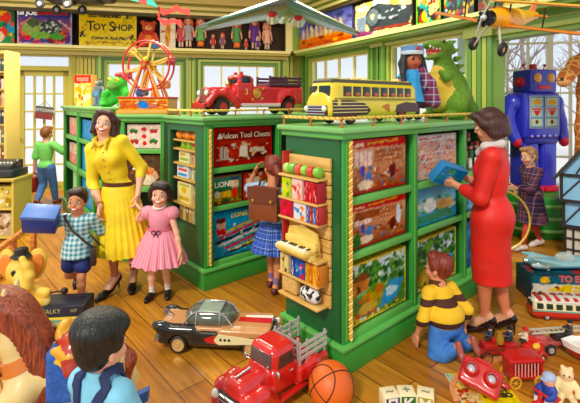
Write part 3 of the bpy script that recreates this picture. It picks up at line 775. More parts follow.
# ---------------------------------------------------------------- end niche of the second counter
def n2(v, z, d=0.): return at(c2, (.03 + d, v, z))
NZ = RZ - PI / 2                                   # turn that faces the end of the counters
t = thing('niche_shelf', 'open goods shelf with five levels in the dark end of the counter', 'shelf', c2.location, RZ)
for z in (1.325, 1.235, 1.09, .94, .69):
    g = G(M('#c9a24a', .5)); g.bx((.035, .17, z - .018), (.24, .685, z)); g.build('shelf_board', t)
OD = ('first', 'second', 'third', 'fourth', 'fifth', 'sixth', 'seventh')
for i in range(5):
    s_ = G(M('#f08a1e', .35)); s_.sph((0, 0, .046), (.06, .04, .046), n=20); s_.torus((0, -.015, .046), .03, .006, M('#c85a10', .4), Rm=Matrix.Rotation(PI / 2, 3, 'X'))
    o = s_.build('orange_ball', None, n2(.66 - .095 * i, 1.326, .09), (0, 0, NZ)); o.location = n2(.225 + .093 * i, 1.326, .04 + .02 * (i % 2))
    tag(o, OD[i] + ' orange ball from the rope post on the topmost niche shelf', 'ball', 'orange balls in the counter niche')
for i in range(4):
    A = Art(10, 10, '#8ac848', i).ell(.5, .5, .3, .3, '#e04830' if i < 2 else '#d8e070')
    t = boxthing('sweet_packet', OD[i] + ' green sweet packet from the rope post under the orange balls', 'packet', n2(.24 + .11 * i, 1.236, .09), NZ, .1, .07, .075, '#6ab038', A, group='green packets in the counter niche')
bk = random.Random(3)
def books(c2loc, v0, v1, z, hmax, n, pal, group, lab, depth=.12, d0=.06, fn=None):
    w_ = (v1 - v0) / n
    for i in range(n):
        h = hmax * bk.uniform(.86, 1); col = pal[i % len(pal)]
        t = thing('book', lab % OD[i], 'book', c2loc(v0 + w_ * (i + .5), z, d0 + depth / 2), NZ, group)
        g = G(M(col, .5)); th = w_ * .92
        g.bx((-th / 2, -depth / 2, 0), (-th / 2 + .004, depth / 2, h)); g.bx((th / 2 - .004, -depth / 2, 0), (th / 2, depth / 2, h)); g.bx((-th / 2 + .004, -depth / 2, 0), (th / 2 - .004, -depth / 2 + .004, h))
        g.bx((-th * .3, -depth / 2 - .001, h * .6), (th * .3, -depth / 2, h * .8), M('#e8d8a0', .5)); g.build('cover', t)
        g = G(M('#efe6cc', .8)); g.bx((-th / 2 + .004, -depth / 2 + .005, .004), (th / 2 - .004, depth / 2 - .004, h - .004)); g.build('pages', t)
SP = ['#d8d0a8', '#b8c878', '#e0c060', '#c8b890', '#d87848', '#e8e0c0']
books(n2, .2, .38, 1.091, .115, 5, SP, 'books on the second book level of the niche', '%s narrow book from the rope post, above the blue boxes')
boxthing('game_box', 'cream box with green lines beside the narrow books in the niche', 'box', n2(.5, 1.091, .08), NZ, .22, .1, .118, '#d8d8a8', Art(16, 10, '#e4e0b0', 2).rect(.1, .2, .9, .4, '#88b060').rect(.1, .6, .6, .8, '#c8a040'))
books(n2, .2, .40, .941, .125, 5, ['#3f78b8', '#e8e4dc', '#c84838', '#5a98c8', '#e8c848'], 'books beside the blue box', '%s blue or white book from the rope post, beside the blue boxes')
boxthing('game_box', 'white and blue striped box low in the counter niche', 'box', n2(.53, .941, .08), NZ, .24, .1, .13, '#c8d8e8', Art(16, 12, '#dce8f0', 4).rect(.1, .1, .9, .3, '#3f88c8').rect(.1, .5, .9, .7, '#d84838').rect(.1, .8, .6, .92, '#3f88c8'))
boxthing('game_box', 'big cream box with yellow print near the foot of the niche', 'box', n2(.5, .691, .08), NZ, .28, .1, .2, '#e8dca0', Art(18, 16, '#efe4a8', 6).rect(.1, .1, .9, .3, '#c8b050').ell(.5, .65, .2, .18, '#d8c060').rect(.1, .86, .9, .94, '#88a048'))
books(n2, .19, .35, .691, .19, 4, ['#e0d090', '#c8a858', '#d8c880', '#b89048'], 'tan books in the niche', '%s tan book from the rope post, beside the big cream box')
books(n2, .19, .66, .501, .165, 7, ['#d8c070', '#b88838', '#e8d898', '#c8a048', '#8a6a28'], 'tan books on the niche floor', '%s tan book from the rope post on the niche floor')

# ---------------------------------------------------------------- goods rack on the end of the first counter
def n1(v, z, d=0.): return at(c1, (-.012 - d, v, z))
WD = wood('pine', '#c8923c', '#eac070', (14, 1, 14))
t = thing('goods_rack', 'yellow slatted pine rack of small toys on the end of the middle counter', 'rack', c1.location, RZ)
g = G(WD)
for i in range(11):
    z = .39 + i * .087; g.bx((-.024, .075, z), (-.004, .47, z + .08), bev=.004)
g.build('slat_back', t)
g = G(M('#b8241c', .4)); g.bx((-.075, .47, .38), (-.004, .49, 1.36), bev=.006); g.build('side_panel', t)
for z in (1.215, 1.06, .93, .70, .55, .41):
    g = G(WD); g.bx((-.125, .09, z - .014), (-.004, .47, z), bev=.003); g.build('ledge', t)
for i in range(6):
    h = .25 if i % 2 else .18
    g = G(M(['#7ec23c', '#d83c2c', '#8ccc4a', '#e84838', '#6ab838', '#a8d860'][i], .3)); z = .035
    g.cyl((-.02, 0, z), (.02, 0, z), .033, n=14); g.cyl((-.028, 0, z), (-.02, 0, z), .012, .03, n=14); g.cyl((.02, 0, z), (.028, 0, z), .03, .012, n=14)
    o = g.build('sweet_roll', None, n1(.13 + .058 * i, 1.217, .06), (0, 0, NZ)); o.rotation_euler = (0, 0, NZ)
    tag(o, ['leaf green', 'scarlet', 'light green', 'bright red', 'dark green', 'pale green'][i] + ' wrapped sweet roll on the topmost rack ledge', 'sweets', 'sweet rolls on the rack')
def rk(v, z, w, h, col, pal, name, label, group=None, d=.07, seed=1):
    A = Art(12, 14, col, seed).dab(.1, .1, .9, .9, 9, pal, .13)
    return boxthing(name, label, 'box', n1(v, z + .001, .065), NZ, w, d, h, col, A, group=group)
RG = 'small boxes on the pine rack'
rk(.40, 1.06, .085, .13, '#c8d848', ['#f0e040', '#5a9a38', '#e8e8c0'], 'sweet_box', 'lime and yellow box under the sweet rolls', RG)
rk(.29, 1.06, .10, .135, '#f0d0c8', ['#d84838', '#e88878', '#fff0e8'], 'sweet_box', 'white and pink box between lime and crimson ones', RG)
for i in range(3): rk(.205 - .045 * i, 1.06, .04, .13, ['#c02838', '#d83848', '#a81c30'][i], ['#e8a0a0', '#801020'], 'sweet_box', ['crimson', 'cherry red', 'dark red'][i] + ' narrow box under the sweet rolls', RG, seed=i)
rk(.40, .93, .12, .115, '#c81c48', ['#e03868', '#a01038'], 'gift_box', 'shiny crimson box at the red side of the rack', RG)
rk(.265, .93, .115, .117, '#e8e8e8', ['#4a90c8', '#e88848', '#ffffff'], 'gift_box', 'white box with blue and orange print beside the shiny crimson one', RG)
for i in range(4): rk(.185 - .029 * i, .93, .026, .11, ['#3a68b0', '#c83838', '#4a80c0', '#b82c30'][i], ['#e8d0c0', '#202850'], 'book', ['blue book next to the white and orange box', 'red book next to the first blue one', 'light blue book between two red ones', 'outermost red book on the crimson box ledge'][i], 'books on the rack', seed=i)
# toy piano
t = thing('toy_piano', 'yellow wooden toy piano standing on the rack', 'toy piano', n1(.27, .701, .09), NZ)
yw = wood('yellow_wood', '#d8b040', '#f0d878', (3, 10, 10))
g = G(yw); g.box((0, -.03, .05), (.29, .13, .03), bev=.006); g.box((0, .02, .06), (.29, .05, .1), bev=.006); g.box((0, 0, .02), (.29, .1, .04), bev=.005); g.build('case', t)
g = G(yw); g.prism([(-.145, .11), (.145, .11), (.13, .16), (.05, .18), (0, .195), (-.05, .18), (-.13, .16)], .02, .035); g.build('music_rest', t)
g = G(M('#f4ecd0', .4)); g.bx((-.13, -.09, .065), (.13, -.03, .074)); g.build('white_keys', t)
g = G(M('#3a2a18', .4)); [g.bx((-.12 + .024 * i, -.06, .074), (-.108 + .024 * i, -.03, .081)) for i in range(11) if i % 7 not in (2, 6)]; g.build('black_keys', t)
rk(.42, .55, .08, .12, '#e8d8a0', ['#c8a050', '#5a4020'], 'card_box', 'tan card box next to the blue packet', RG)
rk(.335, .55, .03, .125, '#2a4a98', ['#e8e0d0'], 'card_box', 'thin navy box beside the tan card box', RG)
rk(.265, .55, .095, .125, '#2858a8', ['#5a90d8', '#d83838', '#e8e8f0'], 'card_box', 'wide blue packet with a red mark', RG)
for i in range(4): rk(.195 - .035 * i, .55, .031, .12, ['#e8a030', '#d88828', '#f0b848', '#c87820'][i], ['#f8d880', '#a85010'], 'card_box', ['orange book beside the blue packet', 'deep orange book between two lighter ones', 'pale orange book near the rope', 'brown orange book closest to the rope'][i], 'orange books', seed=i)
# straw bag and cow-print cushion on the lowest ledge
b_ = S(.02); b_.b((0, 0, .055), (.15, .06, .11), .02, 0)
o = b_.build('straw_bag', {0: M('#d8b060', .9, bump=.8, bscale=120, var=.25)}, .006, None, n1(.38, .417, .066), (0, 0, NZ)); tag(o, 'woven straw bag on the lowest rack ledge', 'bag')
cw, nt, b0 = newmat('cow_print'); b0.inputs['Roughness'].default_value = .9
tc = nt.nodes.new('ShaderNodeTexCoord'); n_ = nt.nodes.new('ShaderNodeTexNoise'); n_.inputs['Scale'].default_value = 28; r_ = nt.nodes.new('ShaderNodeValToRGB')
r_.color_ramp.interpolation = 'CONSTANT'; r_.color_ramp.elements[0].color = (.02, .02, .025, 1); r_.color_ramp.elements[1].position = .5; r_.color_ramp.elements[1].color = (.75, .72, .68, 1)
nt.links.new(tc.outputs['Object'], n_.inputs['Vector']); nt.links.new(n_.outputs['Fac'], r_.inputs['Fac']); nt.links.new(r_.outputs['Color'], b0.inputs['Base Color'])
b_ = S(.02); b_.e((-.035, 0, .045), (.05, .04, .045), 0); b_.e((.035, 0, .047), (.05, .04, .047), 0); b_.e((0, 0, .055), (.045, .04, .045), 0)
o = b_.build('cushion', {0: cw}, .006, None, n1(.19, .42, .074), (0, 0, NZ)); tag(o, 'black and white cow print cushion on the lowest rack ledge', 'cushion')

# ---------------------------------------------------------------- cash desk and bookcase by the wall
YS = M('#d8c050', .45); o = (-3.95, 5.2)
t = thing('shop_shelf', 'low yellow shop shelf holding boxes under the cash register', 'shelf', (o[0], o[1], 0), .05)
g = G(YS); g.bx((0, .38, 0), (.55, .4, .72)); g.bx((0, 0, 0), (.025, .38, .72)); g.bx((.525, 0, 0), (.55, .38, .72)); g.build('carcass', t)
for z in (.02, .37): g = G(YS); g.bx((.025, 0, z), (.525, .38, z + .025)); g.build('shelf_board', t)
g = G(M('#c8b048', .4)); g.bx((-.02, -.03, .72), (.57, .41, .76), bev=.008); g.build('worktop', t)
for i, (x, z, w_, h, c, pal, lab) in enumerate([(.14, .396, .2, .3, '#88a040', ['#e8e050', '#3a5a28', '#d84030'], 'green and yellow box on the upper level of the low shelf'),
        (.38, .396, .24, .26, '#d8c878', ['#f0f0d8', '#a88838', '#e8e0a0'], 'pale yellow box on the upper level of the low shelf'),
        (.12, .046, .16, .29, '#a82048', ['#3a3a98', '#d84868'], 'purple and blue box on the lower level of the low shelf'),
        (.36, .046, .28, .27, '#c8b090', ['#e8e0d0', '#7a5838', '#d89858'], 'tan box on the lower level of the low shelf')]):
    q = Matrix.LocRotScale(t.location, t.rotation_euler, None) @ V((x, .16, z))
    boxthing('game_box', lab, 'box', q, .05, w_, .22, h, c, Art(18, 18, c, i).dab(0, 0, 1, 1, 26, pal, .1), group='boxes on the low shelf')
t = thing('cash_register', 'dark cash register with silver keys on the low yellow shelf', 'cash register', (-3.67, 5.38, .761), .05)
dk = M('#23272a', .3); g = G(dk); g.bx((-.26, -.16, 0), (.26, .16, .1), bev=.01); g.build('drawer_case', t)
g = G(M('#2f3438', .3)); g.bx((-.24, -.172, .015), (.24, -.16, .085), bev=.005); d_ = g.build('drawer', t)
g = G(M('#d8d4c8', .2, .9)); g.sph((0, -.185, .05), .014); g.build('knob', d_)
g = G(dk); g.prism([(-.13, .1), (.15, .1), (.15, .2), (.05, .2), (-.13, .14)], -.25, .2, ax='yz'); g.build('body', t)
for i in range(10):
    g = G(M('#d8d8d0', .3)); g.cyl((-.2 + .042 * i, -.06, .15), (-.2 + .042 * i, -.072, .185), .012, n=8); g.build('key', t)
g = G(M('#8a9298', .2, .8)); g.tube([(.2, 0, .12), (.24, 0, .15), (.24, -.05, .2)], .01); g.sph((.24, -.05, .2), .018); g.build('crank', t)
t = thing('bookcase', 'tall yellow bookcase of small books against the wall by the door', 'bookcase', (-4.75, 5.75, 0), .03)
g = G(M('#e0c66a', .45)); g.bx((0, .28, 0), (.9, .3, 2.4)); g.bx((0, 0, 0), (.03, .28, 2.4)); g.bx((.86, 0, 0), (.9, .28, 2.4), bev=.004); g.bx((.03, 0, 2.36), (.86, .28, 2.4)); g.build('carcass', t)
zs = [.9, 1.14, 1.4, 1.65, 1.88, 2.12]
for z in zs: g = G(M('#d8b858', .45)); g.bx((.03, .01, z - .02), (.86, .28, z)); g.build('shelf_board', t)
bp = ['#8a3a28', '#3a4a58', '#c8a860', '#5a6a38', '#b85838', '#d8d0b8', '#2f3038']
for j, z in enumerate(zs[:]):
    for i in range(4):
        h = bk.uniform(.13, .19); q = Matrix.LocRotScale(t.location, t.rotation_euler, None) @ V((.835 - .045 * i, .12, z + .001)); c = bp[(i * 2 + j * 3) % 7]
        u = thing('book', '%s book from the outer side of the %s bookcase level' % (OD[i], ('lowest', 'second', 'third', 'fourth', 'fifth', 'highest')[j]), 'book', q, .03, 'books in the tall bookcase')
        g = G(M(c, .5)); g.bx((-.02, -.1, 0), (.02, -.096, h)); g.bx((-.02, -.096, 0), (-.016, .1, h)); g.bx((.016, -.096, 0), (.02, .1, h)); g.bx((-.012, -.1015, h * .6), (.012, -.1, h * .85), M('#e8dcb0', .5)); g.build('cover', u)
        g = G(M('#efe6cc', .8)); g.bx((-.0155, -.095, .003), (.0155, .097, h - .005)); g.build('pages', u)
# low wooden barrier
OW = wood('orange_wood', '#a85a1c', '#e09040', (2, 12, 12))
t = thing('wooden_barrier', 'low slanting orange wooden rail in front of the cash desk', 'barrier', (0, 0, 0))
a0, a1 = P(36, 222, 4.75), P(-14, 258, 3.9); b0_, b1_ = P(36, 250, 4.75), P(-14, 286, 3.9)
g = G(OW); g.tube([a0, a1], .03); g.build('top_rail', t); g = G(OW); g.tube([b0_, b1_], .03); g.build('lower_rail', t)
for k in (.06, .5, .94):
    q = a0.lerp(a1, k); g = G(OW); g.box((q.x, q.y, (q.z + .02) / 2), (.05, .05, q.z + .02), bev=.006); g.build('post', t)
# ================================================================ people
def ik(a, c, l1, l2, hint):
    a, c = V(a), V(c); d = c - a; L = min(d.length, (l1 + l2) * .999); d.normalize(); c = a + d * L
    x = (l1 * l1 - l2 * l2 + L * L) / (2 * L); hgt = math.sqrt(max(l1 * l1 - x * x, 0))
    h = V(hint); h = (h - d * h.dot(d)).normalized()
    return a + d * x + h * hgt, c
SKIN, SKIN2 = '#f0b592', '#d99468'
def hairmat(h, var):
    m, nt, b = newmat('hair'); c = lin(h); b.inputs['Roughness'].default_value = .42
    N = nt.nodes.new; L = nt.links.new
    tc = N('ShaderNodeTexCoord'); mp = N('ShaderNodeMapping'); mp.inputs['Scale'].default_value = (1, 1, .16); n = N('ShaderNodeTexNoise'); n.inputs['Scale'].default_value = 95; n.inputs['Detail'].default_value = 3; n.inputs['Distortion'].default_value = .6
    L(tc.outputs['Object'], mp.inputs[0]); L(mp.outputs[0], n.inputs['Vector'])
    r = N('ShaderNodeValToRGB'); r.color_ramp.elements[0].position = .35; r.color_ramp.elements[1].position = .68
    r.color_ramp.elements[0].color = tuple(x * .55 for x in c) + (1,); r.color_ramp.elements[1].color = tuple(min(1, x * 1.7 + .01) for x in c) + (1,)
    L(n.outputs['Fac'], r.inputs['Fac']); L(r.outputs['Color'], b.inputs['Base Color'])
    bp = N('ShaderNodeBump'); bp.inputs['Strength'].default_value = .8; bp.inputs['Distance'].default_value = .006
    L(n.outputs['Fac'], bp.inputs['Height']); L(bp.outputs['Normal'], b.inputs['Normal'])
    return m
class Human:
    def __init__(s, label, loc, rz, h, hd, b=1., hip=.5, sh=.165, skin=SKIN, pel=None, chest=(0, 0), shyaw=0, head=(0, 0, 0), rh=None, lh=None, re=(.3, -1, 0), le=(-.3, -1, 0),
                 rf=None, lf=None, rk=(0, 1, 0), lk=(0, 1, 0), rt=(0, 0), lt=(0, 0), rcurl=.5, lcurl=.5, rn=None, ln=None, rd=None, ld=None, shoe='#1c1614', sock=None, sockh=.12, heel=0, hair='#4a2718',
                 smile=0, lip='#c8504a', vox=.0058, leg=None, footk=.15, flat=1, group=None):
        s.root = thing('person', label, 'person', loc, rz, group); s.h, s.hd = h, hd; u = s.u = h / 1.65 * b; s.hair = hair
        hz = hip * h; pel = V(pel) if pel else V((0, 0, hz)); s.pel = pel
        chin = h - hd; tors = (chin - .055 * h) - hz                   # pelvis centre to shoulder line
        ch = pel + V((chest[0], chest[1], math.sqrt(max(tors ** 2 - chest[0] ** 2 - chest[1] ** 2, .01)))); s.ch = ch
        ax = (ch - pel).normalized(); s.ax = ax
        Rs = Matrix.Rotation(shyaw, 3, 'Z'); rgt = Rs @ V((1, 0, 0)); rgt = (rgt - ax * rgt.dot(ax)).normalized(); s.rgt = rgt; fw = ax.cross(rgt); s.fw = fw
        sw = sh * u; s.shR, s.shL = ch + rgt * sw, ch - rgt * sw
        la1, la2 = .185 * h * (1.0), .155 * h; ll1 = ll2 = (hip - .07) * h * .508 - heel * .042
        s.rh = V(rh) if rh else s.shR + V((.04, 0, -.33 * h)); s.lh = V(lh) if lh else s.shL + V((-.04, 0, -.33 * h))
        s.elR, s.rh = ik(s.shR, s.rh, la1, la2, re); s.elL, s.lh = ik(s.shL, s.lh, la1, la2, le)
        hw = .085 * u; pr = V((1, 0, 0))
        s.hipR, s.hipL = pel + pr * hw - V((0, 0, .02 * h)), pel - pr * hw - V((0, 0, .02 * h))
        az = .05 * h + heel * .075
        s.anR = V(rf) if rf else V((hw, 0, az)); s.anL = V(lf) if lf else V((-hw, 0, az))
        s.knR, s.anR = ik(s.hipR, s.anR, ll1, ll2, rk); s.knL, s.anL = ik(s.hipL, s.anL, ll1, ll2, lk)
        # shared solids: torso, limbs
        Ra = Matrix((rgt, fw, ax)).transposed(); s.Ra = Ra; R0 = Matrix.Rotation(shyaw * .4, 3, 'Z')
        mid = pel.lerp(ch, .48)
        s.tor = [(pel + V((0, -.01 * u, 0)), (.155 * u, .112 * u, .12 * u), R0), (mid, (.118 * u, .09 * u, .16 * u), Ra), (pel.lerp(ch, .78) + fw * .008 * u, (.142 * u, .102 * u, .15 * u), Ra)]
        s.shl = (s.shR, s.shL, .052 * u)
        s.limb = {'aR': (s.shR, s.elR, s.rh, .05 * u, .038 * u, .025 * u), 'aL': (s.shL, s.elL, s.lh, .05 * u, .038 * u, .025 * u),
                  'lR': (s.hipR, s.knR, s.anR, .086 * u, .054 * u, .033 * u), 'lL': (s.hipL, s.knL, s.anL, .086 * u, .054 * u, .033 * u)}
        # head frame
        nk = ch + ax * .02 * h; s.ntop = ch + ax * .055 * h + fw * .012 * h + V((0, .0, .01 * h))
        s.HM = Matrix.Translation(s.ntop) @ Euler((head[1], head[2], head[0]), 'XYZ').to_matrix().to_4x4() @ Matrix.Rotation(shyaw, 4, 'Z')
        B = S(.022 * u); s.B = B
        for c, r, R in s.tor: B.e(c, r, 0, R, k=.05 * u)
        B.c(s.shR, s.shL, s.shl[2], mat=0, k=.05 * u)
        B.c(nk, s.ntop + V((0, 0, .1 * hd)), .3 * hd * .85, .25 * hd, 0, k=.03 * u)
        for k, (a, m, e, r0, r1, r2) in s.limb.items():
            arm = k[0] == 'a'; mt = 0 if arm else (leg and 3 or 0)
            B.c(a, m, r0, r1, mt)
            if arm: B.c(m, m.lerp(e, .4), r1, r1 * .96, mt); B.c(m.lerp(e, .4), e, r1 * .96, r2, mt)
            else:
                q = m.lerp(e, .35); back = (m - a).normalized().cross(V((1, 0, 0))); 
                B.c(m, q, r1, r1 * 1.0, mt); B.c(q, e, r1 * 1.0, r2, mt)
                if sock: B.c(m.lerp(e, 1 - sockh / max((e - m).length, .01) if sockh < (e - m).length else .02), e, r2 * 1.12 + (.004 if sockh < .2 else .008), r2 * 1.1, 4, k=.005)
        for w, el, side, curl, n, dd in ((s.rh, s.elR, 1, rcurl, rn, rd), (s.lh, s.elL, -1, lcurl, ln, ld)):
            d = V(dd).normalized() if dd else (w - el).normalized(); s.hand(w, d, V(n) if n else V((-side, 0, 0)), .8 * hd * (.92 if h > 1.4 else .85), curl, side)
        for a, kn, (yaw, pitch) in ((s.anR, s.knR, rt), (s.anL, s.knL, lt)):
            s.foot(a, yaw, pitch, footk * h, az, heel)
        s.face_(smile)
        if flat: B.cut((0, 0, 0), (0, 0, -1))
        m = {0: M(skin, .5), 1: M(shoe, .3), 2: M(lip, .4), 3: M(leg, .5) if leg else None, 4: M(sock, .7) if sock else None, 5: M('#f4f0ea', .3), 6: M('#2a1a12', .3), 7: M(hair, .6), 8: M('#e08a70', .5)}
        s.vox = vox; s.m = m
    def done(s): s.body = s.B.build('body', s.m, s.vox, s.root)
    def hand(s, w, d, n, L, curl, side):
        B = s.B; n = (n - d * n.dot(d)).normalized(); t = d.cross(n) * side            # t points to the thumb side
        k = .12 * L; pc = w + d * .27 * L
        Rm = Matrix((t, n, d)).transposed()
        B.b(pc, (.42 * L, .17 * L, .5 * L), .075 * L, 0, Rm, k=k)
        for i, (o, l) in enumerate(((.155, .4), (.05, .46), (-.055, .43), (-.155, .33))):
            a = w + d * .5 * L + t * o * L; q = a; ang = curl * .7
            for j, f in enumerate((.45, .32, .26)):
                dv = d * math.cos(ang) + n * math.sin(ang); e = q + dv * l * L * f
                B.c(q, e, .056 * L - .006 * L * j, .05 * L - .006 * L * j, 0, k=.02 * L); q = e; ang += curl * .75
        a = w + d * .1 * L + t * .14 * L; v1 = (d * .75 + t * .6 + n * .25).normalized(); b = a + v1 * .28 * L
        v2 = (d * .9 + t * .1 + n * (.25 + .4 * curl)).normalized(); B.c(a, b, .07 * L, .06 * L, 0, k=.04 * L); B.c(b, b + v2 * .22 * L, .058 * L, .048 * L, 0, k=.02 * L)
    def foot(s, a, yaw, pitch, L, az, heel):
        B = s.B; R = Matrix.Rotation(yaw, 3, 'Z') @ Matrix.Rotation(pitch, 3, 'X'); q = lambda x, y, z: a + R @ V((x, y, z)); w = .3 * L * .52
        if heel:
            B.chain([q(0, -.1 * L, -.06 * L), q(0, .26 * L, -az + .3 * L), q(0, .5 * L, -az + .13 * L)], [.14 * L, .125 * L, .09 * L], 0)
            B.chain([q(0, -.18 * L, -.17 * L), q(0, .2 * L, -az + .2 * L), q(0, .6 * L, -az + .09 * L), q(0, .84 * L, -az + .06 * L)], [.15 * L, .13 * L, .155 * L, .09 * L], 1, k=.01)
            B.c(q(0, -.22 * L, -.22 * L), q(0, -.24 * L, -az), .05 * L, .022 * L, 1, k=.01)
        else:
            z = -az + .03
            B.chain([q(0, -.17 * L, -az + .17 * L), q(0, .2 * L, -az + .2 * L), q(0, .52 * L, -az + .14 * L), q(0, .72 * L, -az + .11 * L)], [.17 * L, .17 * L, .17 * L, .13 * L], 1, k=.015)
            B.c(q(0, -.06 * L, 0), q(0, 0, -az * .5), .15 * L, .17 * L, 1 if az > .2 else 0, k=.01)
    def face_(s, smile):
        B, hd = s.B, s.hd; B.T = s.HM; k = .1 * hd
        B.e((0, -.02 * hd, .56 * hd), (.35 * hd, .42 * hd, .43 * hd), 0, k=k); B.e((0, .1 * hd, .25 * hd), (.26 * hd, .27 * hd, .25 * hd), 0, k=k)
        B.e((0, .25 * hd, .09 * hd), (.11 * hd, .1 * hd, .09 * hd), 0, k=k)
        kk = .03 * hd
        B.c((0, .37 * hd, .5 * hd), (0, .415 * hd, .375 * hd), .03 * hd, .046 * hd, 0, k=.06 * hd)
        for x in (-1, 1):
            B.e((x * .17 * hd, .27 * hd, .3 * hd), (.11 * hd, .1 * hd, .1 * hd), 0, k=k); B.e((x * .19 * hd, .315 * hd, .28 * hd), (.07 * hd, .06 * hd, .06 * hd), 8, k=.04 * hd)
            B.e((x * .36 * hd, -.03 * hd, .42 * hd), (.04 * hd, .09 * hd, .13 * hd), 0, k=kk)
            B.e((x * .15 * hd, .352 * hd, .485 * hd), (.075 * hd, .05 * hd, .042 * hd), 5, k=.004); B.e((x * .15 * hd, .383 * hd, .485 * hd), (.036 * hd, .03 * hd, .04 * hd), 6, k=.002)
            B.c((x * .09 * hd, .375 * hd, .625 * hd), (x * .24 * hd, .33 * hd, .605 * hd), .013 * hd, .01 * hd, 7, k=.004)
            B.c((x * .085 * hd, .39 * hd, .522 * hd), (x * .22 * hd, .35 * hd, .518 * hd), .009 * hd, .008 * hd, 6, k=.002)
        if smile:
            B.chain([(-.12 * hd, .34 * hd, .225 * hd), (-.05 * hd, .385 * hd, .185 * hd), (.05 * hd, .385 * hd, .185 * hd), (.12 * hd, .34 * hd, .225 * hd)], .024 * hd, 2, k=.004)
            B.chain([(-.075 * hd, .372 * hd, .218 * hd), (0, .39 * hd, .206 * hd), (.075 * hd, .372 * hd, .218 * hd)], .017 * hd, 5, k=.003)
        else: B.chain([(-.1 * hd, .35 * hd, .2 * hd), (0, .385 * hd, .19 * hd), (.1 * hd, .35 * hd, .2 * hd)], .03 * hd, 2, k=.004)
        B.T = Matrix()
    # ---- clothing helpers
    def torso(s, C, infl, mat=0, parts=(0, 1, 2), shoulders=1):
        for i in parts:
            c, r, R = s.tor[i]; C.e(c, [x + infl for x in r], mat, R, k=.05 * s.u)
        if shoulders: C.c(s.shR, s.shL, s.shl[2] + infl, mat=mat, k=.04 * s.u)
    def limbs(s, C, key, t0, t1, infl, mat=0, flare=0.):
        """sleeve / trouser leg: t runs 0..1 over the upper, 1..2 over the lower bone"""
        a, m, e, r0, r1, r2 = s.limb[key]
        def at_(t): return (a.lerp(m, t), r0 + (r1 - r0) * t) if t <= 1 else (m.lerp(e, t - 1), r1 + (r2 - r1) * (t - 1))
        ts = [t0] + [t for t in (1.,) if t0 < t < t1] + [t1]
        for x, y in zip(ts, ts[1:]):
            (p, rp), (q, rq) = at_(x), at_(y); C.c(p, q, rp + infl, rq + infl + (flare if y == t1 else 0), mat)
    def garment(s, name, C, mats, h=None): return C.build(name, mats, h or s.vox, s.root)
    def hairs(s, fn, col=None, name='hair', k=.03, var=.35):
        C = S(k * s.hd * 4); C.T = s.HM; fn(C, s.hd)
        return C.build(name, {0: hairmat(col or s.hair, var)}, s.vox, s.root)
    def skirt(s, name, zw, zh, rw, rh, mat, n=22, amp=.06, cen0=(0, 0), cen1=(0, 0), flat=.8, sub=None, xr=1., curve=1.):
        g = G(mat); N = 120; R = []
        for th in (0, .006):
            rows = []
            for j in range(13):
                t = j / 12; z = zw + (zh - zw) * t; f = t ** curve; r = rw + (rh - rw) * f; cx = cen0[0] + (cen1[0] - cen0[0]) * t; cy = cen0[1] + (cen1[1] - cen0[1]) * t; fl = flat + (.92 - flat) * t
                rows.append([(cx + xr * (r - th) * (1 + amp * t * math.sin(n * a + 1.3 * math.sin(3 * a)) * (1 + .3 * math.sin(5 * a))) * math.cos(a), cy + fl * (r - th) * (1 + amp * t * math.sin(n * a + 1.3 * math.sin(3 * a)) * (1 + .3 * math.sin(5 * a))) * math.sin(a), z + .006 * math.sin(7 * a) * t) for a in [2 * PI * i / N for i in range(N)]])
            R.append(rows)
        return g.rings(R[0] + R[1][::-1], None, False, True).build(name, s.root, sharp=80)
def W2L(o, p):
    """a world point in the frame of an unparented, unscaled object"""
    return Matrix.LocRotScale(o.location, o.rotation_euler, None).inverted() @ V(p)
def loc_of(loc, rz, p): return Matrix.Rotation(-rz, 3, 'Z') @ (V(p) - V(loc))

# --- mother in yellow, facing the camera, hand in hand with two children
hb = P(98.5, 216, 3.66); hg = P(137, 204, 3.74)              # where the hands meet
L, rz = V((X(123, 3.84), 3.84, 0)), PI
q = lambda p: loc_of(L, rz, p)
mo = Human('dark-haired woman in a yellow belted dress and black heels holding two children by the hand', L, rz, 1.62, .212, b=.95, sh=.148, hip=.545, chest=(.115, 0), pel=(.03, 0, .885), head=(.05, 0.05, -.16), smile=1, hair='#3a1a12',
           rh=q(hb + V((0, .03, .075))), lh=q(hg + V((-.01, .05, .07))), re=(.7, -.7, 0), le=(-.6, -.7, 0), rd=q(hb) - q(hb + V((0, .03, .09))), ld=q(hg) - q(hg + V((0, .04, .09))), rcurl=.75, lcurl=.75,
           rf=(.06, .04, .145), lf=(-.06, -.1, .145), rk=(0, 1, 0), lk=(0, 1, 0), rt=(-.35, 0), lt=(.25, 0), heel=1, leg='#c8764e', shoe='#15100e', lip='#b8242a')
mo.done()
Y_ = M('#f2d112', .6, var=.14, bscale=9)
C = S(.02); mo.torso(C, .012); mo.limbs(C, 'aR', 0, 1.35, .014); mo.limbs(C, 'aL', 0, 1.3, .014)
C.e(mo.pel.lerp(mo.ch, .72) + V((.055, .075, 0)), .055, 0, k=.05); C.e(mo.pel.lerp(mo.ch, .72) + V((-.055, .075, 0)), .055, 0, k=.05)
C.cut((0, 0, .93), (0, 0, -1)); C.e(mo.ntop + V((0, .06, -.01)), (.06, .05, .07), 0, neg=True, k=.01)
bod = mo.garment('bodice', C, {0: Y_})
for i in range(5):
    g = G(M('#7a4a1a', .3)); p = mo.ch.lerp(mo.pel, .12 + .14 * i); g.sph((p.x, p.y + .112 + (.03 if 0 < i < 3 else 0), p.z), .007, n=8); g.build('button', bod)
C = S(.012)
for sx in (-1, 1): C.chain([mo.ntop + V((0, .075, -.095)), mo.ntop + V((sx * .06, .055, -.05)), mo.ntop + V((sx * .066, -.02, -.025)), mo.ntop + V((0, -.07, -.015))], [.014, .018, .014, .012], 0); C.c(mo.ntop + V((sx * .05, .07, -.07)), mo.ntop + V((sx * .06, .095, -.115)), .02, .01, 0)
C.build('collar', {0: M('#dcb416', .6)}, .005, mo.root)
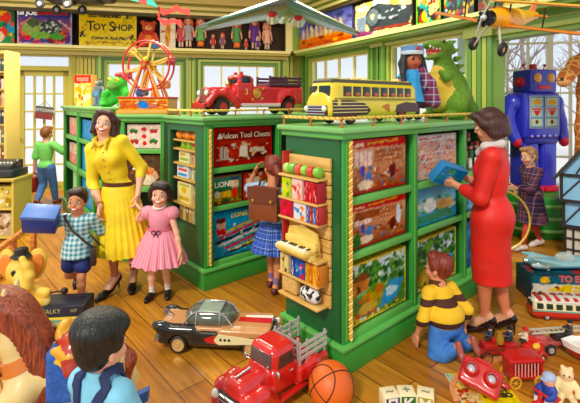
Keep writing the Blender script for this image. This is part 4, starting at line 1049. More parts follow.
mo.skirt('skirt', .965, .36, .128, .265, Y_, n=26, amp=.06, cen0=(.04, 0), cen1=(-.02, 0), curve=.75)
g = G(M('#5a2a14', .4)); g.rings([[(.04 + (.134 + k) * math.cos(a), .107 / .134 * (.134 + k) * math.sin(a), z) for a in [2 * PI * i / 48 for i in range(48)]] for k, z in ((0, .95), (.004, .952), (.004, .985), (0, .987))], None, False); g.build('belt', mo.root)
def f(C, hd):
    C.e((0, -.06 * hd, .66 * hd), (.4 * hd, .42 * hd, .4 * hd), 0)
    for x in (-1, 1):
        C.chain([(x * .22 * hd, .22 * hd, .92 * hd), (x * .37 * hd, .1 * hd, .68 * hd), (x * .41 * hd, 0, .35 * hd), (x * .43 * hd, .0, .1 * hd), (x * .5 * hd, .05 * hd, .04 * hd)], [.11 * hd, .11 * hd, .12 * hd, .13 * hd, .06 * hd], 0)
        C.chain([(x * .35 * hd, -.25 * hd, .6 * hd), (x * .36 * hd, -.25 * hd, .05 * hd)], [.2 * hd, .22 * hd], 0)
    C.e((.1 * hd, .2 * hd, .93 * hd), (.3 * hd, .18 * hd, .12 * hd), 0)
    C.e((0, .36 * hd, .45 * hd), (.27 * hd, .28 * hd, .38 * hd), 0, neg=True, k=.05 * hd)
mo.hairs(f)
g = G(M('#d8b050', .25, .9)); g.torus(mo.rh + (mo.elR - mo.rh) * .12, .032, .005, Rm=(mo.elR - mo.rh).to_track_quat('Z', 'Y').to_matrix()); g.build('bracelet', mo.root)

# --- boy in the checked shirt
def checks(n, a, b, c, s): return bands(n, [(0, a), (.5, b)], s, 'xz')
L = V((X(78, 3.58), 3.58, 0)); rz = PI + .1; q = lambda p: loc_of(L, rz, p)
bx_ = P(47, 220, 3.42)
bo = Human('boy in a teal checked shirt and navy shorts carrying a blue box', L, rz, .97, .2, b=1.08, hip=.47, sh=.165, head=(0, -.08, -.05), smile=1, hair='#2a1410',
           rh=q(bx_ + V((.05, .04, -.02))), lh=q(hb + V((-.075, 0, -.035))), re=(.6, -.5, -.4), le=(-.6, -.2, -.8), rd=(.8, .2, .4), ld=q(hb) - q(hb + V((-.09, 0, -.03))), rn=(0, 0, 1), lcurl=.4, rcurl=.35,
           rf=(.085, -.2, .17), lf=(-.05, .06, .055), rk=(0, 1, .2), lk=(0, 1, 0), rt=(0, -.9), lt=(.1, 0), shoe='#2a2018', sock='#3a342c', sockh=.08, skin='#d99264', vox=.005)
bo.done()
CK = bands('teal_check', [(0, '#2c8fa6'), (.5, '#d4eef0')], 27, 'xz', .7)
C = S(.015); bo.torso(C, .012); bo.limbs(C, 'aR', 0, .85, .014, flare=.006); bo.limbs(C, 'aL', 0, .85, .014, flare=.006); C.c(bo.pel + V((0, 0, .04)), bo.pel + V((0, 0, -.035)), .118, .132, 0, k=.03)
C.cut((0, 0, .41), (0, 0, -1)); C.e(bo.ntop + V((0, .05, 0)), .035, 0, neg=True, k=.01); bo.garment('shirt', C, {0: CK})
C = S(.01); bo.torso(C, .008, 0, (0,), 0); bo.limbs(C, 'lR', 0, .55, .014, flare=.012); bo.limbs(C, 'lL', 0, .55, .014, flare=.012); C.cut((0, 0, .46), (0, 0, 1)); bo.garment('shorts', C, {0: M('#1b2f78', .7, var=.15)})
def shorthair(C, hd, f_=0.):
    C.e((0, -.05 * hd, .68 * hd), (.385 * hd, .42 * hd, .37 * hd), 0); C.e((0, -.2 * hd, .5 * hd), (.35 * hd, .28 * hd, .36 * hd), 0)
    C.e((.12 * hd, .22 * hd, .9 * hd), (.24 * hd, .16 * hd, .12 * hd), 0); C.e((-.12 * hd, .2 * hd, .92 * hd), (.2 * hd, .16 * hd, .1 * hd), 0)
    for x in (-1, 1): C.e((x * .35 * hd, .06 * hd, .56 * hd), (.06 * hd, .1 * hd, .16 * hd), 0)
    C.e((0, .42 * hd, .44 * hd), (.3 * hd, .28 * hd, .36 * hd), 0, neg=True, k=.04 * hd)
bo.hairs(shorthair)
# shoulder bag
t = thing('shoulder_bag', 'brown leather shoulder bag hanging at the hip of the boy in checks', 'bag', L, rz)
g = G(M('#3c2a22', .4)); c_ = bo.pel + V((-.15, .075, -.03)); g.box(c_, (.05, .09, .15), bev=.015, R=Matrix.Rotation(.3, 3, 'Z')); g.build('pouch', t)
g = G(M('#2f201a', .4)); pts = [c_ + V((0, 0, .07)), bo.pel + V((-.1, .115, .1)), bo.ch + V((.0, .125, -.06)), bo.ch + V((.085, .07, .045)), bo.ch + V((.09, -.06, .02)), bo.pel + V((-.04, -.14, .1)), c_ + V((-.03, -.06, .07))]
g.tube(pts, .009, n=6); g.build('strap', t)
t = thing('blue_box', 'deep blue carton carried by the boy in the checked shirt', 'box', bx_, rot=(.5, .12, .25))
g = G(M('#1d3f9a', .4)); g.box((-.04, 0, .0), (.24, .15, .15), bev=.004); g.build('carton', t); g = G(M('#4a78c8', .4)); g.box((-.04, 0, .08), (.25, .16, .03), bev=.004); g.build('lid', t)

# --- girl in pink
L = V((X(160, 3.72), 3.72, 0)); rz = PI - .05; q = lambda p: loc_of(L, rz, p)
gp = Human('small girl in a pink puff-sleeved dress with a sash', L, rz, 1.0, .205, b=1.02, hip=.46, sh=.145, head=(.1, -.05, -.12), smile=1, hair='#25120e',
           rh=q(hg + V((.05, -.03, -.05))), re=(1, 0, -.3), rd=q(hg) - q(hg + V((.06, -.03, -.06))), lh=(-.2, .06, .42), le=(-1, -.4, 0), rcurl=.4,
           shoe='#181416', sock='#efe9e2', sockh=.06, rf=(.06, .03, .05), lf=(-.06, -.03, .05), rt=(-.1, 0), lt=(.3, 0), vox=.005)
gp.done()
PK = bands('pink_stripe', [(0, '#ee8aa2'), (.55, '#f6b8c2'), (.8, '#d8627f')], {'a': 9}, 'a', .7)
C = S(.015); gp.torso(C, .01); C.e(gp.shR + V((.02, 0, -.01)), (.062, .06, .06), 0); C.e(gp.shL + V((-.02, 0, -.01)), (.062, .06, .06), 0); C.cut((0, 0, .57), (0, 0, -1)); C.e(gp.ntop + V((0, .045, .01)), .04, 0, neg=True, k=.01)
gp.garment('bodice', C, {0: PK}); gp.skirt('skirt', .6, .31, .095, .235, PK, n=20, amp=.07, curve=.8)
g = G(M('#e0708c', .5)); g.rings([[((.104 + k) * math.cos(a), (.085 + k) * math.sin(a), z) for a in [2 * PI * i / 40 for i in range(40)]] for k, z in ((0, .565), (.004, .567), (.004, .61), (0, .612))], None, False); g.build('sash', gp.root)
g = G(M('#2a1a2a', .5))
for sx in (-1, 1): g.torus((sx * .022, .1, .585), .016, .004, n=14, m=6, Rm=Matrix.Rotation(PI / 2, 3, 'X')); g.tube([(0, .1, .583), (sx * .02, .105, .55), (sx * .03, .108, .51)], .005, n=6)
g.build('bow', gp.root)
g = G(M('#f4dada', .6)); g.torus(gp.ntop + V((0, .0, -.012)), .05, .01, Rm=Matrix.Rotation(-.3, 3, 'X')); g.build('collar', gp.root)
def f(C, hd):
    shorthair(C, hd); 
    for x in (-1, 1): C.chain([(x * .3 * hd, .15 * hd, .8 * hd), (x * .4 * hd, -.02 * hd, .5 * hd), (x * .4 * hd, -.05 * hd, .2 * hd)], [.12 * hd, .13 * hd, .1 * hd], 0)
    C.chain([(-.2 * hd, .3 * hd, .82 * hd), (.2 * hd, .3 * hd, .82 * hd)], .1 * hd, 0)
gp.hairs(f)

# --- boy by the door, walking away with a red case
L = V((X(46, 7.0), 7.0, 0))
br = Human('boy in a green shirt and blue jeans walking to the glazed door', L, -.08, 1.28, .215, b=1., hip=.5, head=(-.1, 0, 0), hair='#8a5428', rh=(.40, .12, .72), re=(1, -.3, -.3), lh=(-.21, .0, .56), le=(-1, -.5, 0), lcurl=1.1,
           rf=(.09, .12, .06), lf=(-.07, -.12, .1), lt=(0, -.5), shoe='#6a2a18', vox=.0075)
br.done()
C = S(.02); br.torso(C, .014); br.limbs(C, 'aR', 0, .85, .02, flare=.012); br.limbs(C, 'aL', 0, .85, .02, flare=.012); C.cut((0, 0, .63), (0, 0, -1)); br.garment('shirt', C, {0: M('#7ee070', .7, var=.15, bscale=8)})
C = S(.02); br.torso(C, .012, 0, (0,), 0); br.limbs(C, 'lR', 0, 1.88, .02); br.limbs(C, 'lL', 0, 1.88, .02); C.cut((0, 0, .69), (0, 0, 1)); br.garment('jeans', C, {0: M('#4f82d8', .8, var=.25, bscale=10)})
br.hairs(shorthair)
t = thing('red_case', 'red leather case hanging from the hand of the running boy', 'bag', at(br.root, br.lh + V((-.01, .02, -.1))), -.08 + PI / 2)
g = G(M('#9a2c1c', .4)); g.box((0, 0, -.13), (.24, .12, .24), bev=.02); g.build('case_body', t); g = G(M('#7a1f14', .4)); g.tube([(-.06, 0, -.02), (-.05, 0, .04), (.05, 0, .04), (.06, 0, -.02)], .01); g.build('handle', t)

# --- girl with the satchel, reaching for a train box
L = V((X(273, 3.84), 3.84, 0)); rz = -.4; q = lambda p: loc_of(L, rz, p)
gs = Human('girl in a pale blue blouse and blue plaid skirt reaching into the counter', L, rz, 1.2, .21, b=.95, hip=.51, head=(.75, -.1, 0), hair='#7a2a14', lh=q(P(255, 172, 4.0)), le=(-.5, 0, -1), ln=(0, 0, -1), rh=(.14, .16, .66), re=(1, -.5, -.5), lcurl=.3,
           rf=(.05, -.05, .06), lf=(-.05, .07, .06), shoe='#5a1f24', sock='#8a6a98', sockh=.07, skin='#d98a58', vox=.0055)
gs.done()
C = S(.015); gs.torso(C, .01); gs.limbs(C, 'aR', 0, .8, .016, flare=.008); gs.limbs(C, 'aL', 0, .8, .016, flare=.008); C.cut((0, 0, .62), (0, 0, -1)); gs.garment('blouse', C, {0: M('#a8c8e8', .7, var=.12)})
PL = bands('blue_plaid', [(0, '#2746b0'), (.45, '#4f8ae0'), (.6, '#1c2f80'), (.9, '#9ac0f0')], {'a': 3.2, 'z': 14}, 'az', .7)
gs.skirt('skirt', .66, .37, .105, .2, PL, n=18, amp=.07)
def f(C, hd):
    shorthair(C, hd)
    C.chain([(.0, -.38 * hd, .6 * hd), (.04 * hd, -.5 * hd, .3 * hd), (.05 * hd, -.47 * hd, .0), (.05 * hd, -.46 * hd, -.25 * hd), (.05 * hd, -.46 * hd, -.5 * hd)], [.12 * hd, .15 * hd, .12 * hd, .13 * hd, .06 * hd], 0, k=.03 * hd)
gs.hairs(f)
t = thing('satchel', 'brown leather school satchel on the back of the girl in the plaid skirt', 'bag', L, rz)
LB = M('#8a4522', .35, coat=.3, var=.25, bscale=6); g = G(LB); g.box((0, -.165, .82), (.28, .1, .29), bev=.02); g.build('case_body', t)
g = G(M('#6e3318', .35)); g.prism([(-.14, .97), (.14, .97), (.14, .87), (.1, .83), (-.1, .83), (-.14, .87)], -.228, -.216); g.build('flap', t)
for x in (-.085, .085):
    g = G(M('#4a2010', .4)); g.tube([(x, -.11, .95), (x, -.08, 1.0), (x, .05, 1.0), (x * 1.1, .1, .9), (x * 1.1, .06, .75), (x, -.11, .74)], .012, n=6); g.build('strap', t)
    g = G(M('#d8b050', .2, .9)); g.box((x, -.23, .85), (.022, .01, .03), bev=.003); g.build('buckle', t)

# --- woman in red reading a box
L = V((X(493, 3.12), 3.12, 0)); rz = 1.02; q = lambda p: loc_of(L, rz, p)
hx = P(448, 174, 3.22)
wr = Human('dark-haired woman in a red dress with white fur collar holding a blue box', L, rz, 1.63, .225, hip=.545, head=(.18, -.28, 0), hair='#3a1710', pel=(0, .02, .89), chest=(0, -.03),
           lh=q(hx + V((.045, -.0, -.075))), rh=q(hx + V((.14, .09, -.03))), le=(-.5, -.4, -1), re=(.5, -.4, -1), ld=q(hx) - q(hx + V((.12, 0, -.03))), rd=q(hx) - q(hx + V((.12, .05, -.02))), ln=(.6, .3, .6), rn=(-.6, .3, .5), lcurl=.5, rcurl=.5,
           lf=(-.05, .05, .145), rf=(.05, -.08, .145), lt=(.1, 0), rt=(-.1, 0), heel=1, leg='#d4794e', shoe='#241410', lip='#b02828', skin='#e0a078')
wr.done()
RD = M('#d81e12', .55, var=.12, bscale=5)
C = S(.025); wr.torso(C, .014); wr.limbs(C, 'aR', 0, 1.55, .016); wr.limbs(C, 'aL', 0, 1.55, .016); wr.garment
C.e(wr.pel.lerp(wr.ch, .72) + V((.055, .07, 0)), .058, 0, k=.05); C.e(wr.pel.lerp(wr.ch, .72) + V((-.055, .07, 0)), .058, 0, k=.05)
C.e(wr.pel + V((0, -.05, -.03)), (.15, .11, .14), 0, k=.06); wr.limbs(C, 'lR', 0, 1.6, .022); wr.limbs(C, 'lL', 0, 1.6, .022); C.c(wr.pel + V((0, 0, -.08)), (0, .0, .40), .13, .125, 0, k=.07); C.cut((0, 0, .39), (0, 0, -1)); C.e(wr.ntop + V((0, .05, .0)), (.055, .05, .05), 0, neg=True, k=.01)
wr.garment('dress', C, {0: RD})
C = S(.02); C.chain([wr.ntop + V((0, .085, -.1)), wr.ntop + V((.075, .04, -.045)), wr.ntop + V((.06, -.06, -.02)), wr.ntop + V((-.06, -.06, -.02)), wr.ntop + V((-.075, .04, -.045)), wr.ntop + V((0, .085, -.1))], .03, 0)
C.build('fur_collar', {0: M('#ded6ce', .95, bump=1, bscale=150, var=.2)}, .006, wr.root)
def f(C, hd):
    C.e((0, -.1 * hd, .66 * hd), (.43 * hd, .45 * hd, .42 * hd), 0)
    for x in (-1, 1): C.chain([(x * .3 * hd, .25 * hd, .82 * hd), (x * .43 * hd, .08 * hd, .55 * hd), (x * .42 * hd, -.05 * hd, .22 * hd)], [.14 * hd, .17 * hd, .15 * hd], 0)
    for i in range(9):
        a = PI * (1.05 + .9 * i / 8); C.e((.38 * hd * math.cos(a), .42 * hd * math.sin(a) - .05 * hd, .2 * hd), (.15 * hd, .15 * hd, .17 * hd), 0, k=.03)
        C.e((.42 * hd * math.cos(a + .1), .46 * hd * math.sin(a + .1) - .05 * hd, .5 * hd), (.16 * hd, .15 * hd, .2 * hd), 0, k=.03)
    C.chain([(-.25 * hd, .3 * hd, .9 * hd), (.2 * hd, .32 * hd, .9 * hd)], .13 * hd, 0)
    C.e((0, .4 * hd, .42 * hd), (.27 * hd, .28 * hd, .38 * hd), 0, neg=True, k=.04 * hd)
wr.hairs(f)
t = thing('blue_box', 'pale blue printed box held by the woman in red', 'box', hx, rot=(.62, .28, rz - .55))
g = G(M('#2f88c8', .35)); g.box((0, 0, 0), (.25, .07, .17), bev=.003); g.build('carton', t)
Art(24, 18, '#3f98d8', 3).dab(.1, .3, .9, .9, 14, ['#8ad0f0', '#5ab060', '#d8e8a0', '#2f78b8'], .09).rect(0, 0, 1, .22, '#2a80c0').build('printed_panel', t, (-.122, -.037, -.082), (.244, 0, 0), (0, 0, .164))

# --- boy kneeling in a striped jumper
L = V((X(442, 2.93), 2.93, 0)); rz = .42
bk_ = Human('red-haired boy in a yellow and brown striped jumper kneeling before the counter', L, rz, .93, .195, b=1.03, hip=.5, pel=(0, -.03, .18), head=(.42, .05, 0), hair='#7a2a16', chest=(0, .05),
            rh=(.17, -.03, .12), lh=(-.18, .05, .11), re=(.6, -.8, 0), le=(-.6, -.8, 0), rd=(0, .2, -1), ld=(0, .2, -1), rf=(.08, -.17, .12), lf=(-.05, -.18, .12), rk=(.2, 1, -.35), lk=(-.2, 1, -.35), rt=(.15, -1.95), lt=(-.1, -1.95), shoe='#a8584a', footk=.115, skin='#e09068', vox=.0055)
bk_.done()
JU = bands('striped_jumper', [(0, '#ecbc1e'), (.66, '#4a2312')], 7.8, 'z', .8, .12)
C = S(.018); bk_.torso(C, .016); bk_.limbs(C, 'aR', 0, 1.85, .016); bk_.limbs(C, 'aL', 0, 1.85, .016); C.c(bk_.ntop + V((0, 0, -.02)), bk_.ntop, .06, .055, 1, k=.005); C.e(bk_.pel + V((0, 0, .07)), (.135, .115, .1), 0); C.cut((0, 0, .19), (0, 0, -1)); bk_.garment('jumper', C, {0: JU, 1: M('#5a2c14', .8)})
C = S(.03); bk_.torso(C, .016, 0, (0,), 0); bk_.limbs(C, 'lR', 0, 1.8, .022); bk_.limbs(C, 'lL', 0, 1.8, .022); C.cut((0, 0, .27), (0, 0, 1)); C.cut((0, 0, .003), (0, 0, -1)); bk_.garment('jeans', C, {0: M('#3a78c8', .8, var=.3, bscale=12)})
def f(C, hd): shorthair(C, hd); C.e((0, -.25 * hd, .75 * hd), (.33 * hd, .25 * hd, .3 * hd), 0)
bk_.hairs(f)

# --- girl with the hoop
L = V((X(531, 4.92), 4.92, 0)); rz = 1.75; q = lambda p: loc_of(L, rz, p)
gh = Human('girl in a dark plaid coat and red stockings walking with a yellow hoop', L, rz, 1.17, .2, b=.98, hip=.5, head=(.1, -.15, 0), hair='#a87a4a', lh=q(P(515, 188, 4.78)), rh=q(P(518, 190, 5.0)), le=(-.3, -.6, -1), re=(.3, -.6, -1), lcurl=.9, rcurl=.9,
           rf=(.06, -.17, .06), lf=(-.05, .15, .06), rk=(0, 1, 0), rt=(0, -.15), shoe='#e4dcd4', leg='#c83c30', vox=.0058)
gh.done()
PC = bands('purple_plaid', [(0, '#38204e'), (.4, '#5a2c4a'), (.55, '#8a4a58'), (.68, '#241838'), (.92, '#a87888')], 9, 'xz', .8)
C = S(.02); gh.torso(C, .016); gh.limbs(C, 'aR', 0, 1.7, .018); gh.limbs(C, 'aL', 0, 1.7, .018); C.c(gh.pel + V((0, 0, .05)), (0, -.02, .33), .12, .165, 0, k=.04); C.cut((0, 0, .31), (0, 0, -1)); gh.garment('coat', C, {0: PC})
def f(C, hd): shorthair(C, hd); C.e((0, -.2 * hd, .3 * hd), (.34 * hd, .25 * hd, .3 * hd), 0)
gh.hairs(f)
C = S(.01); C.T = gh.HM; hd = .2; C.chain([(-.25 * hd, .2 * hd, .85 * hd), (-.42 * hd, -.02 * hd, .5 * hd), (-.25 * hd, .15 * hd, .06 * hd)], .06 * hd, 0); C.chain([(.25 * hd, .2 * hd, .85 * hd), (.42 * hd, -.02 * hd, .5 * hd), (.25 * hd, .15 * hd, .06 * hd)], .06 * hd, 0); C.chain([(-.25 * hd, .2 * hd, .85 * hd), (.25 * hd, .2 * hd, .85 * hd)], .06 * hd, 0); C.build('hair_band', {0: M('#c8a0a0', .8)}, .005, gh.root)
hc = P(497, 215, 4.8)
g = G(M('#e8c850', .35)); g.torus((0, 0, 0), .35, .011, n=64, m=10, Rm=Matrix.Rotation(PI / 2, 3, 'X'))
o = g.build('toy_hoop', None, (hc.x, hc.y, .362), (0, 0, -.12)); tag(o, 'yellow wooden hoop rolled by the girl in the plaid coat', 'hoop')

# --- toddler in dungarees, back to the camera
L = V((X(101, 1.6), 1.6, 0)); rz = -.42
bt = Human('small boy in a light blue shirt and navy dungarees seen from behind', L, rz, .875, .2, b=1.2, hip=.44, sh=.15, head=(-.12, .08, 0), hair='#0e1412', rh=(.2, .1, .35), lh=(-.2, .12, .35), vox=.005, shoe='#5a3a20')
bt.done()
C = S(.018); bt.torso(C, .014); bt.limbs(C, 'aR', 0, 1.6, .018); bt.limbs(C, 'aL', 0, 1.6, .018); 
C.c(bt.ntop + V((0, 0, -.035)), bt.ntop + V((0, 0, -.01)), .066, .06, 0, k=.01); C.cut((0, 0, .36), (0, 0, -1)); bt.garment('shirt', C, {0: M('#7cc4e0', .7, var=.2, bscale=9)})
NV = M('#1f2f5c', .75, var=.2, bscale=14); C = S(.02); bt.torso(C, .02, 0, (0, 1), 0); bt.limbs(C, 'lR', 0, 1.85, .022); bt.limbs(C, 'lL', 0, 1.85, .022); C.cut((0, 0, .6), (0, 0, 1)); bt.garment('dungarees', C, {0: NV})
def drape(o, pts, w_, mat, name, parent, n=24, off=.004):
    """a flat strap lying on the surface of o"""
    bpy.context.view_layer.update(); pts = [V(p) for p in pts]; Ls = [(b - a).length for a, b in zip(pts, pts[1:])]; T = sum(Ls); C_ = []
    for i in range(n + 1):
        d = T * i / n; k = 0
        while k < len(Ls) - 1 and d > Ls[k]: d -= Ls[k]; k += 1
        ok, c, nn, _ = o.closest_point_on_mesh(pts[k].lerp(pts[k + 1], d / Ls[k])); C_.append((c, nn))
    R = []
    for i, (c, nn) in enumerate(C_):
        t_ = (C_[min(i + 1, n)][0] - C_[max(i - 1, 0)][0]).normalized(); sd = nn.cross(t_).normalized() * w_ / 2
        R.append([c - sd + nn * off * .2, c + sd + nn * off * .2, c + sd + nn * off * 1.6, c - sd + nn * off * 1.6])
    g = G(mat); g.rings(R); return g.build(name, parent, sharp=60)
sht = [c for c in bt.root.children if c.name.startswith('shirt')][0]
for sx in (-1, 1): drape(sht, [(-sx * .03, -.12, .44), (sx * .015, -.12, .51), (sx * .052, -.12, .58), (sx * .07, -.07, .7), (sx * .072, .0, .72), (sx * .068, .07, .68), (sx * .05, .12, .56)], .036, NV, 'strap', bt.root, off=.007)
g = G(M('#b8b4a8', .2, .9)); g.sph((0, -.15, .57), .012, n=10); g.build('strap_button', bt.root)
def f(C, hd):
    C.e((0, -.06 * hd, .66 * hd), (.41 * hd, .45 * hd, .41 * hd), 0); C.e((0, -.2 * hd, .46 * hd), (.345 * hd, .26 * hd, .32 * hd), 0)
    for i in range(6): a = 1.05 * i; C.e((.2 * hd * math.cos(a), -.06 * hd + .22 * hd * math.sin(a), .93 * hd), (.17 * hd, .19 * hd, .12 * hd), 0, k=.3 * hd)
    C.e((.22 * hd, .28 * hd, .86 * hd), (.2 * hd, .15 * hd, .12 * hd), 0, k=.2 * hd); C.e((.38 * hd, .08 * hd, .62 * hd), (.06 * hd, .12 * hd, .16 * hd), 0); C.e((-.38 * hd, .08 * hd, .62 * hd), (.06 * hd, .12 * hd, .16 * hd), 0)
    C.e((0, .42 * hd, .42 * hd), (.34 * hd, .28 * hd, .36 * hd), 0, neg=True, k=.04 * hd)
bt.hairs(f)
# ================================================================ things on the high ledge
def ledgebox(W, p0, p1, ytop, off, d, art, col, name, label, cat='box', group='boxes on the high ledge', turn=0, tilt=0):
    t0, t1 = W.t(p0, off), W.t(p1, off); tm = (t0 + t1) / 2; q = W.p(tm, SHZ + .001, off - d / 2)
    h = Z(ytop, W.p(tm, 0, off).y) - SHZ
    return boxthing(name, label, cat, q, W.rz() + turn, abs(t1 - t0), d, h, col, art, group=group), abs(t1 - t0), h, d
A = Art(30, 40, '#3f8a58', 2).dab(0, 0, 1, 1, 40, ['#d85030', '#e8b048', '#2f5a38', '#48a0c0', '#f0e0c0'], .12)
ledgebox(BK, -12, 14.5, 10, .28, .12, A, '#2f5a38', 'game_box', 'colourful jungle game box at the far end of the high ledge')
A = Art(56, 36, '#4a3a78', 3); A.rect(.0, .8, 1, 1, '#28346a').rect(.36, .86, .92, .97, '#b01c2c').grad(.3, .8, '#c86a58', '#3a3a8a').dab(0, 0, 1, .4, 40, ['#c83828', '#e87840', '#2a4a8a', '#6a2038'], .07)
A.ell(.3, .45, .22, .2, '#9ab068').ell(.62, .5, .2, .22, '#3a403c').dab(.42, .35, .8, .68, 40, ['#d8e0d8', '#1a1c1c', '#586058'], .025).ell(.28, .62, .12, .14, '#4a5838').ell(.42, .26, .2, .1, '#7fae5a').ell(.72, .24, .14, .1, '#5a9a48').line(.75, .7, .98, .45, .03, '#f0d8d8').line(.05, .55, .25, .75, .02, '#e8a078').border(.02, '#c0b8d0', .03)
b, w_, h_, d_ = ledgebox(BK, 17, 72, 9.5, .3, .14, A, '#28346a', 'game_box', 'dark blue action figure box with a green army vehicle on it')
text('GI JOE', .115, 'lettering', b, M('#f4f4fa', .5), (-w_ * .32, -d_ / 2 - .003, h_ * .885), bold=.006)
A = Art(48, 28, '#f2d81e', 1); A.dab(.02, .05, .2, .6, 5, ['#2a2418', '#a87818'], .035).dab(.82, .1, .98, .95, 6, ['#2a2418', '#a83820', '#a87818'], .03).line(.08, .09, .9, .09, .025, '#8a5a14').line(.3, .6, .7, .6, .012, '#e0b818')
b, w_, h_, d_ = ledgebox(BK, 79, 136.5, 9, .3, .06, A, '#e8c818', 'shop_sign', 'yellow toy shop sign board between the army box and the teddy bear', 'sign', None)
yy = -d_ / 2 - .003; BLK = M('#2a2014', .5)
text('OLD FASHIONED', .075, 'lettering', b, BLK, (-.06, yy, h_ * .8), bold=.005)
for ch, x_, sz in (('T', -.31, .26), ('OY', -.15, .17), ('S', .07, .26), ('HOP', .27, .17)): text(ch, sz, 'lettering', b, BLK, (x_, yy, h_ * .52 - (.26 - sz) * .12), bold=.004, wide=.95)
text('Come In And Play!', .085, 'lettering', b, BLK, (.02, yy, h_ * .22), shear=.3, bold=.003)
for x_, z_, s_ in ((.36, .86, 1), (-.45, .35, 1.2), (.44, .3, 1)):
    g = G(BLK); g.sph((x_, yy, h_ * z_), (.022 * s_, .004, .03 * s_), n=8); g.sph((x_ - .02, yy, h_ * z_ - .05), (.018 * s_, .004, .045 * s_), n=8, R=Matrix.Rotation(.5, 3, 'Y')); g.tube([(x_ - .05, yy, h_ * z_), (x_ + .05, yy, h_ * z_ - .08)], .008, n=5); g.build('jester_pattern', b)
A = Art(24, 40, '#efe6d4', 4); A.poly([(.4, .06), (.6, .06), (.72, .55), (.62, .75), (.42, .75), (.34, .5)], '#d89a20').ell(.55, .83, .1, .09, '#5a2a18').ell(.55, .79, .07, .06, '#e0a070').line(.42, .4, .3, .2, .05, '#d89a20').rect(.08, .45, .32, .52, '#c84838').dab(.4, .2, .66, .6, 8, ['#f0c848', '#a86a18'], .04)
ledgebox(BK, 160, 175.5, 14, .28, .1, A, '#e8dcc8', 'doll_box', 'white doll box with a golden figure beside the teddy bear')
def cityart():
    A = Art(56, 40, '#c8a070', 5); A.grad(.4, 1, '#7a78b8', '#4a5aa8').grad(0, .3, '#c86028', '#e8a048').dab(0, .3, 1, .8, 30, ['#5868b0', '#8a90c8', '#38407a'], .06)
    for i in range(9): x = .1 + .09 * i; A.poly([(x - .03, .3), (x - .02, .5 + .2 * (i % 3) / 2), (x, .62 + .12 * (i % 2)), (x + .03, .5), (x + .04, .3)], ['#e8d8c8', '#d8b898', '#f0e0a8'][i % 3])
    return A.line(.1, .25, .9, .18, .06, '#e87830').line(.2, .12, 1, .08, .05, '#b84818').dab(0, 0, 1, .3, 20, ['#f0c060', '#8a3818', '#d86828'], .04)
ledgebox(RT, 299, 352, 10, .3, .12, cityart(), '#3a3a70', 'game_box', 'blue and orange box with a rocket city, behind the silver airliner')
A = Art(56, 44, '#f0d8a0', 6); A.dab(.3, .6, 1, 1, 40, ['#fff4d8', '#e8e0d0', '#f0c878'], .08); A.poly([(.28, .1), (.95, .05), (1, .55), (.45, .85), (.3, .8)], '#30383c').ell(.36, .5, .15, .3, '#262c30').ell(.35, .5, .11, .23, '#586468').ell(.34, .52, .04, .07, '#e8d8a0').line(.4, .15, .98, .1, .05, '#8a3828').dab(.45, .3, .95, .7, 22, ['#8a949c', '#1a1e20', '#c8ccd0'], .03)
A.rect(.05, .1, .22, .6, '#788898').ell(.13, .7, .08, .1, '#d8a888').rect(.04, .78, .22, .86, '#f0e8d8').dab(0, 0, .3, .15, 8, ['#7a3a68', '#4a4a88'], .06).border(.02, '#282420', .03)
ledgebox(RT, 354.5, 413, -3, .3, .14, A, '#241f1c', 'train_box', 'box with a large black steam locomotive and a driver')
A = Art(30, 40, '#3a3020', 7).dab(0, 0, 1, 1, 60, ['#d83a20', '#e8a020', '#3fa098', '#e8d8a0', '#182018', '#f0e040'], .1).border(.06, '#78b030', .04)
ledgebox(RT, 416, 441, -14, .3, .14, A, '#283018', 'game_box', 'bright red, orange and teal comic box beside the locomotive box')
A = Art(40, 40, '#1f2a20', 8).dab(0, 0, 1, 1, 70, ['#2f9a58', '#e8c020', '#101418', '#d8e0e0', '#c83828', '#3f68a8'], .06)
ledgebox(RT, 444, 474, -24, .3, .14, A, '#182018', 'game_box', 'black, green and yellow box behind the nose of the yellow biplane')
A = Art(40, 40, '#2a3f28', 9).dab(0, 0, 1, 1, 60, ['#48783a', '#c8b060', '#182018', '#8a3020'], .08)
ledgebox(RT, 478, 540, -34, .3, .14, A, '#1f2a18', 'game_box', 'dark green box over the pillar behind the wings of the biplane')

# teddy bear
q = BK.p(BK.t(148.5, .24), SHZ, .24)
t = thing('teddy_bear', 'red-orange teddy bear with a ribbon sitting next to the yellow sign', 'soft toy', q, PI + BK.rz() + .1, scale=.95)
TB = M('#d8502c', .9, bump=.6, bscale=60, var=.2); s = S(.03)
s.e((0, 0, .19), (.13, .11, .18), 0).e((0, .02, .42), (.13, .12, .12), 0).e((0, .12, .39), (.06, .05, .05), 1)
for x in (-1, 1): s.e((x * .11, 0, .52), (.05, .03, .05), 0).c((x * .12, .02, .28), (x * .17, .08, .14), .05, .045, 0).c((x * .09, .08, .07), (x * .12, .2, .07), .06, .065, 0).e((x * .05, .12, .45), .014, 2, k=.003)
s.e((0, .165, .4), (.02, .012, .014), 2, k=.003); s.e((0, .09, .16), (.08, .05, .1), 3)
s.build('body', {0: TB, 1: M('#f0a070', .9), 2: M('#1a1210', .3), 3: M('#e8842c', .9)}, .011, t)
g = G(M('#c01820', .5)); g.torus((0, .02, .315), .1, .02); [g.sph((x * .05, .13, .305), (.045, .02, .03), n=10) for x in (-1, 1)]; g.build('ribbon', t)

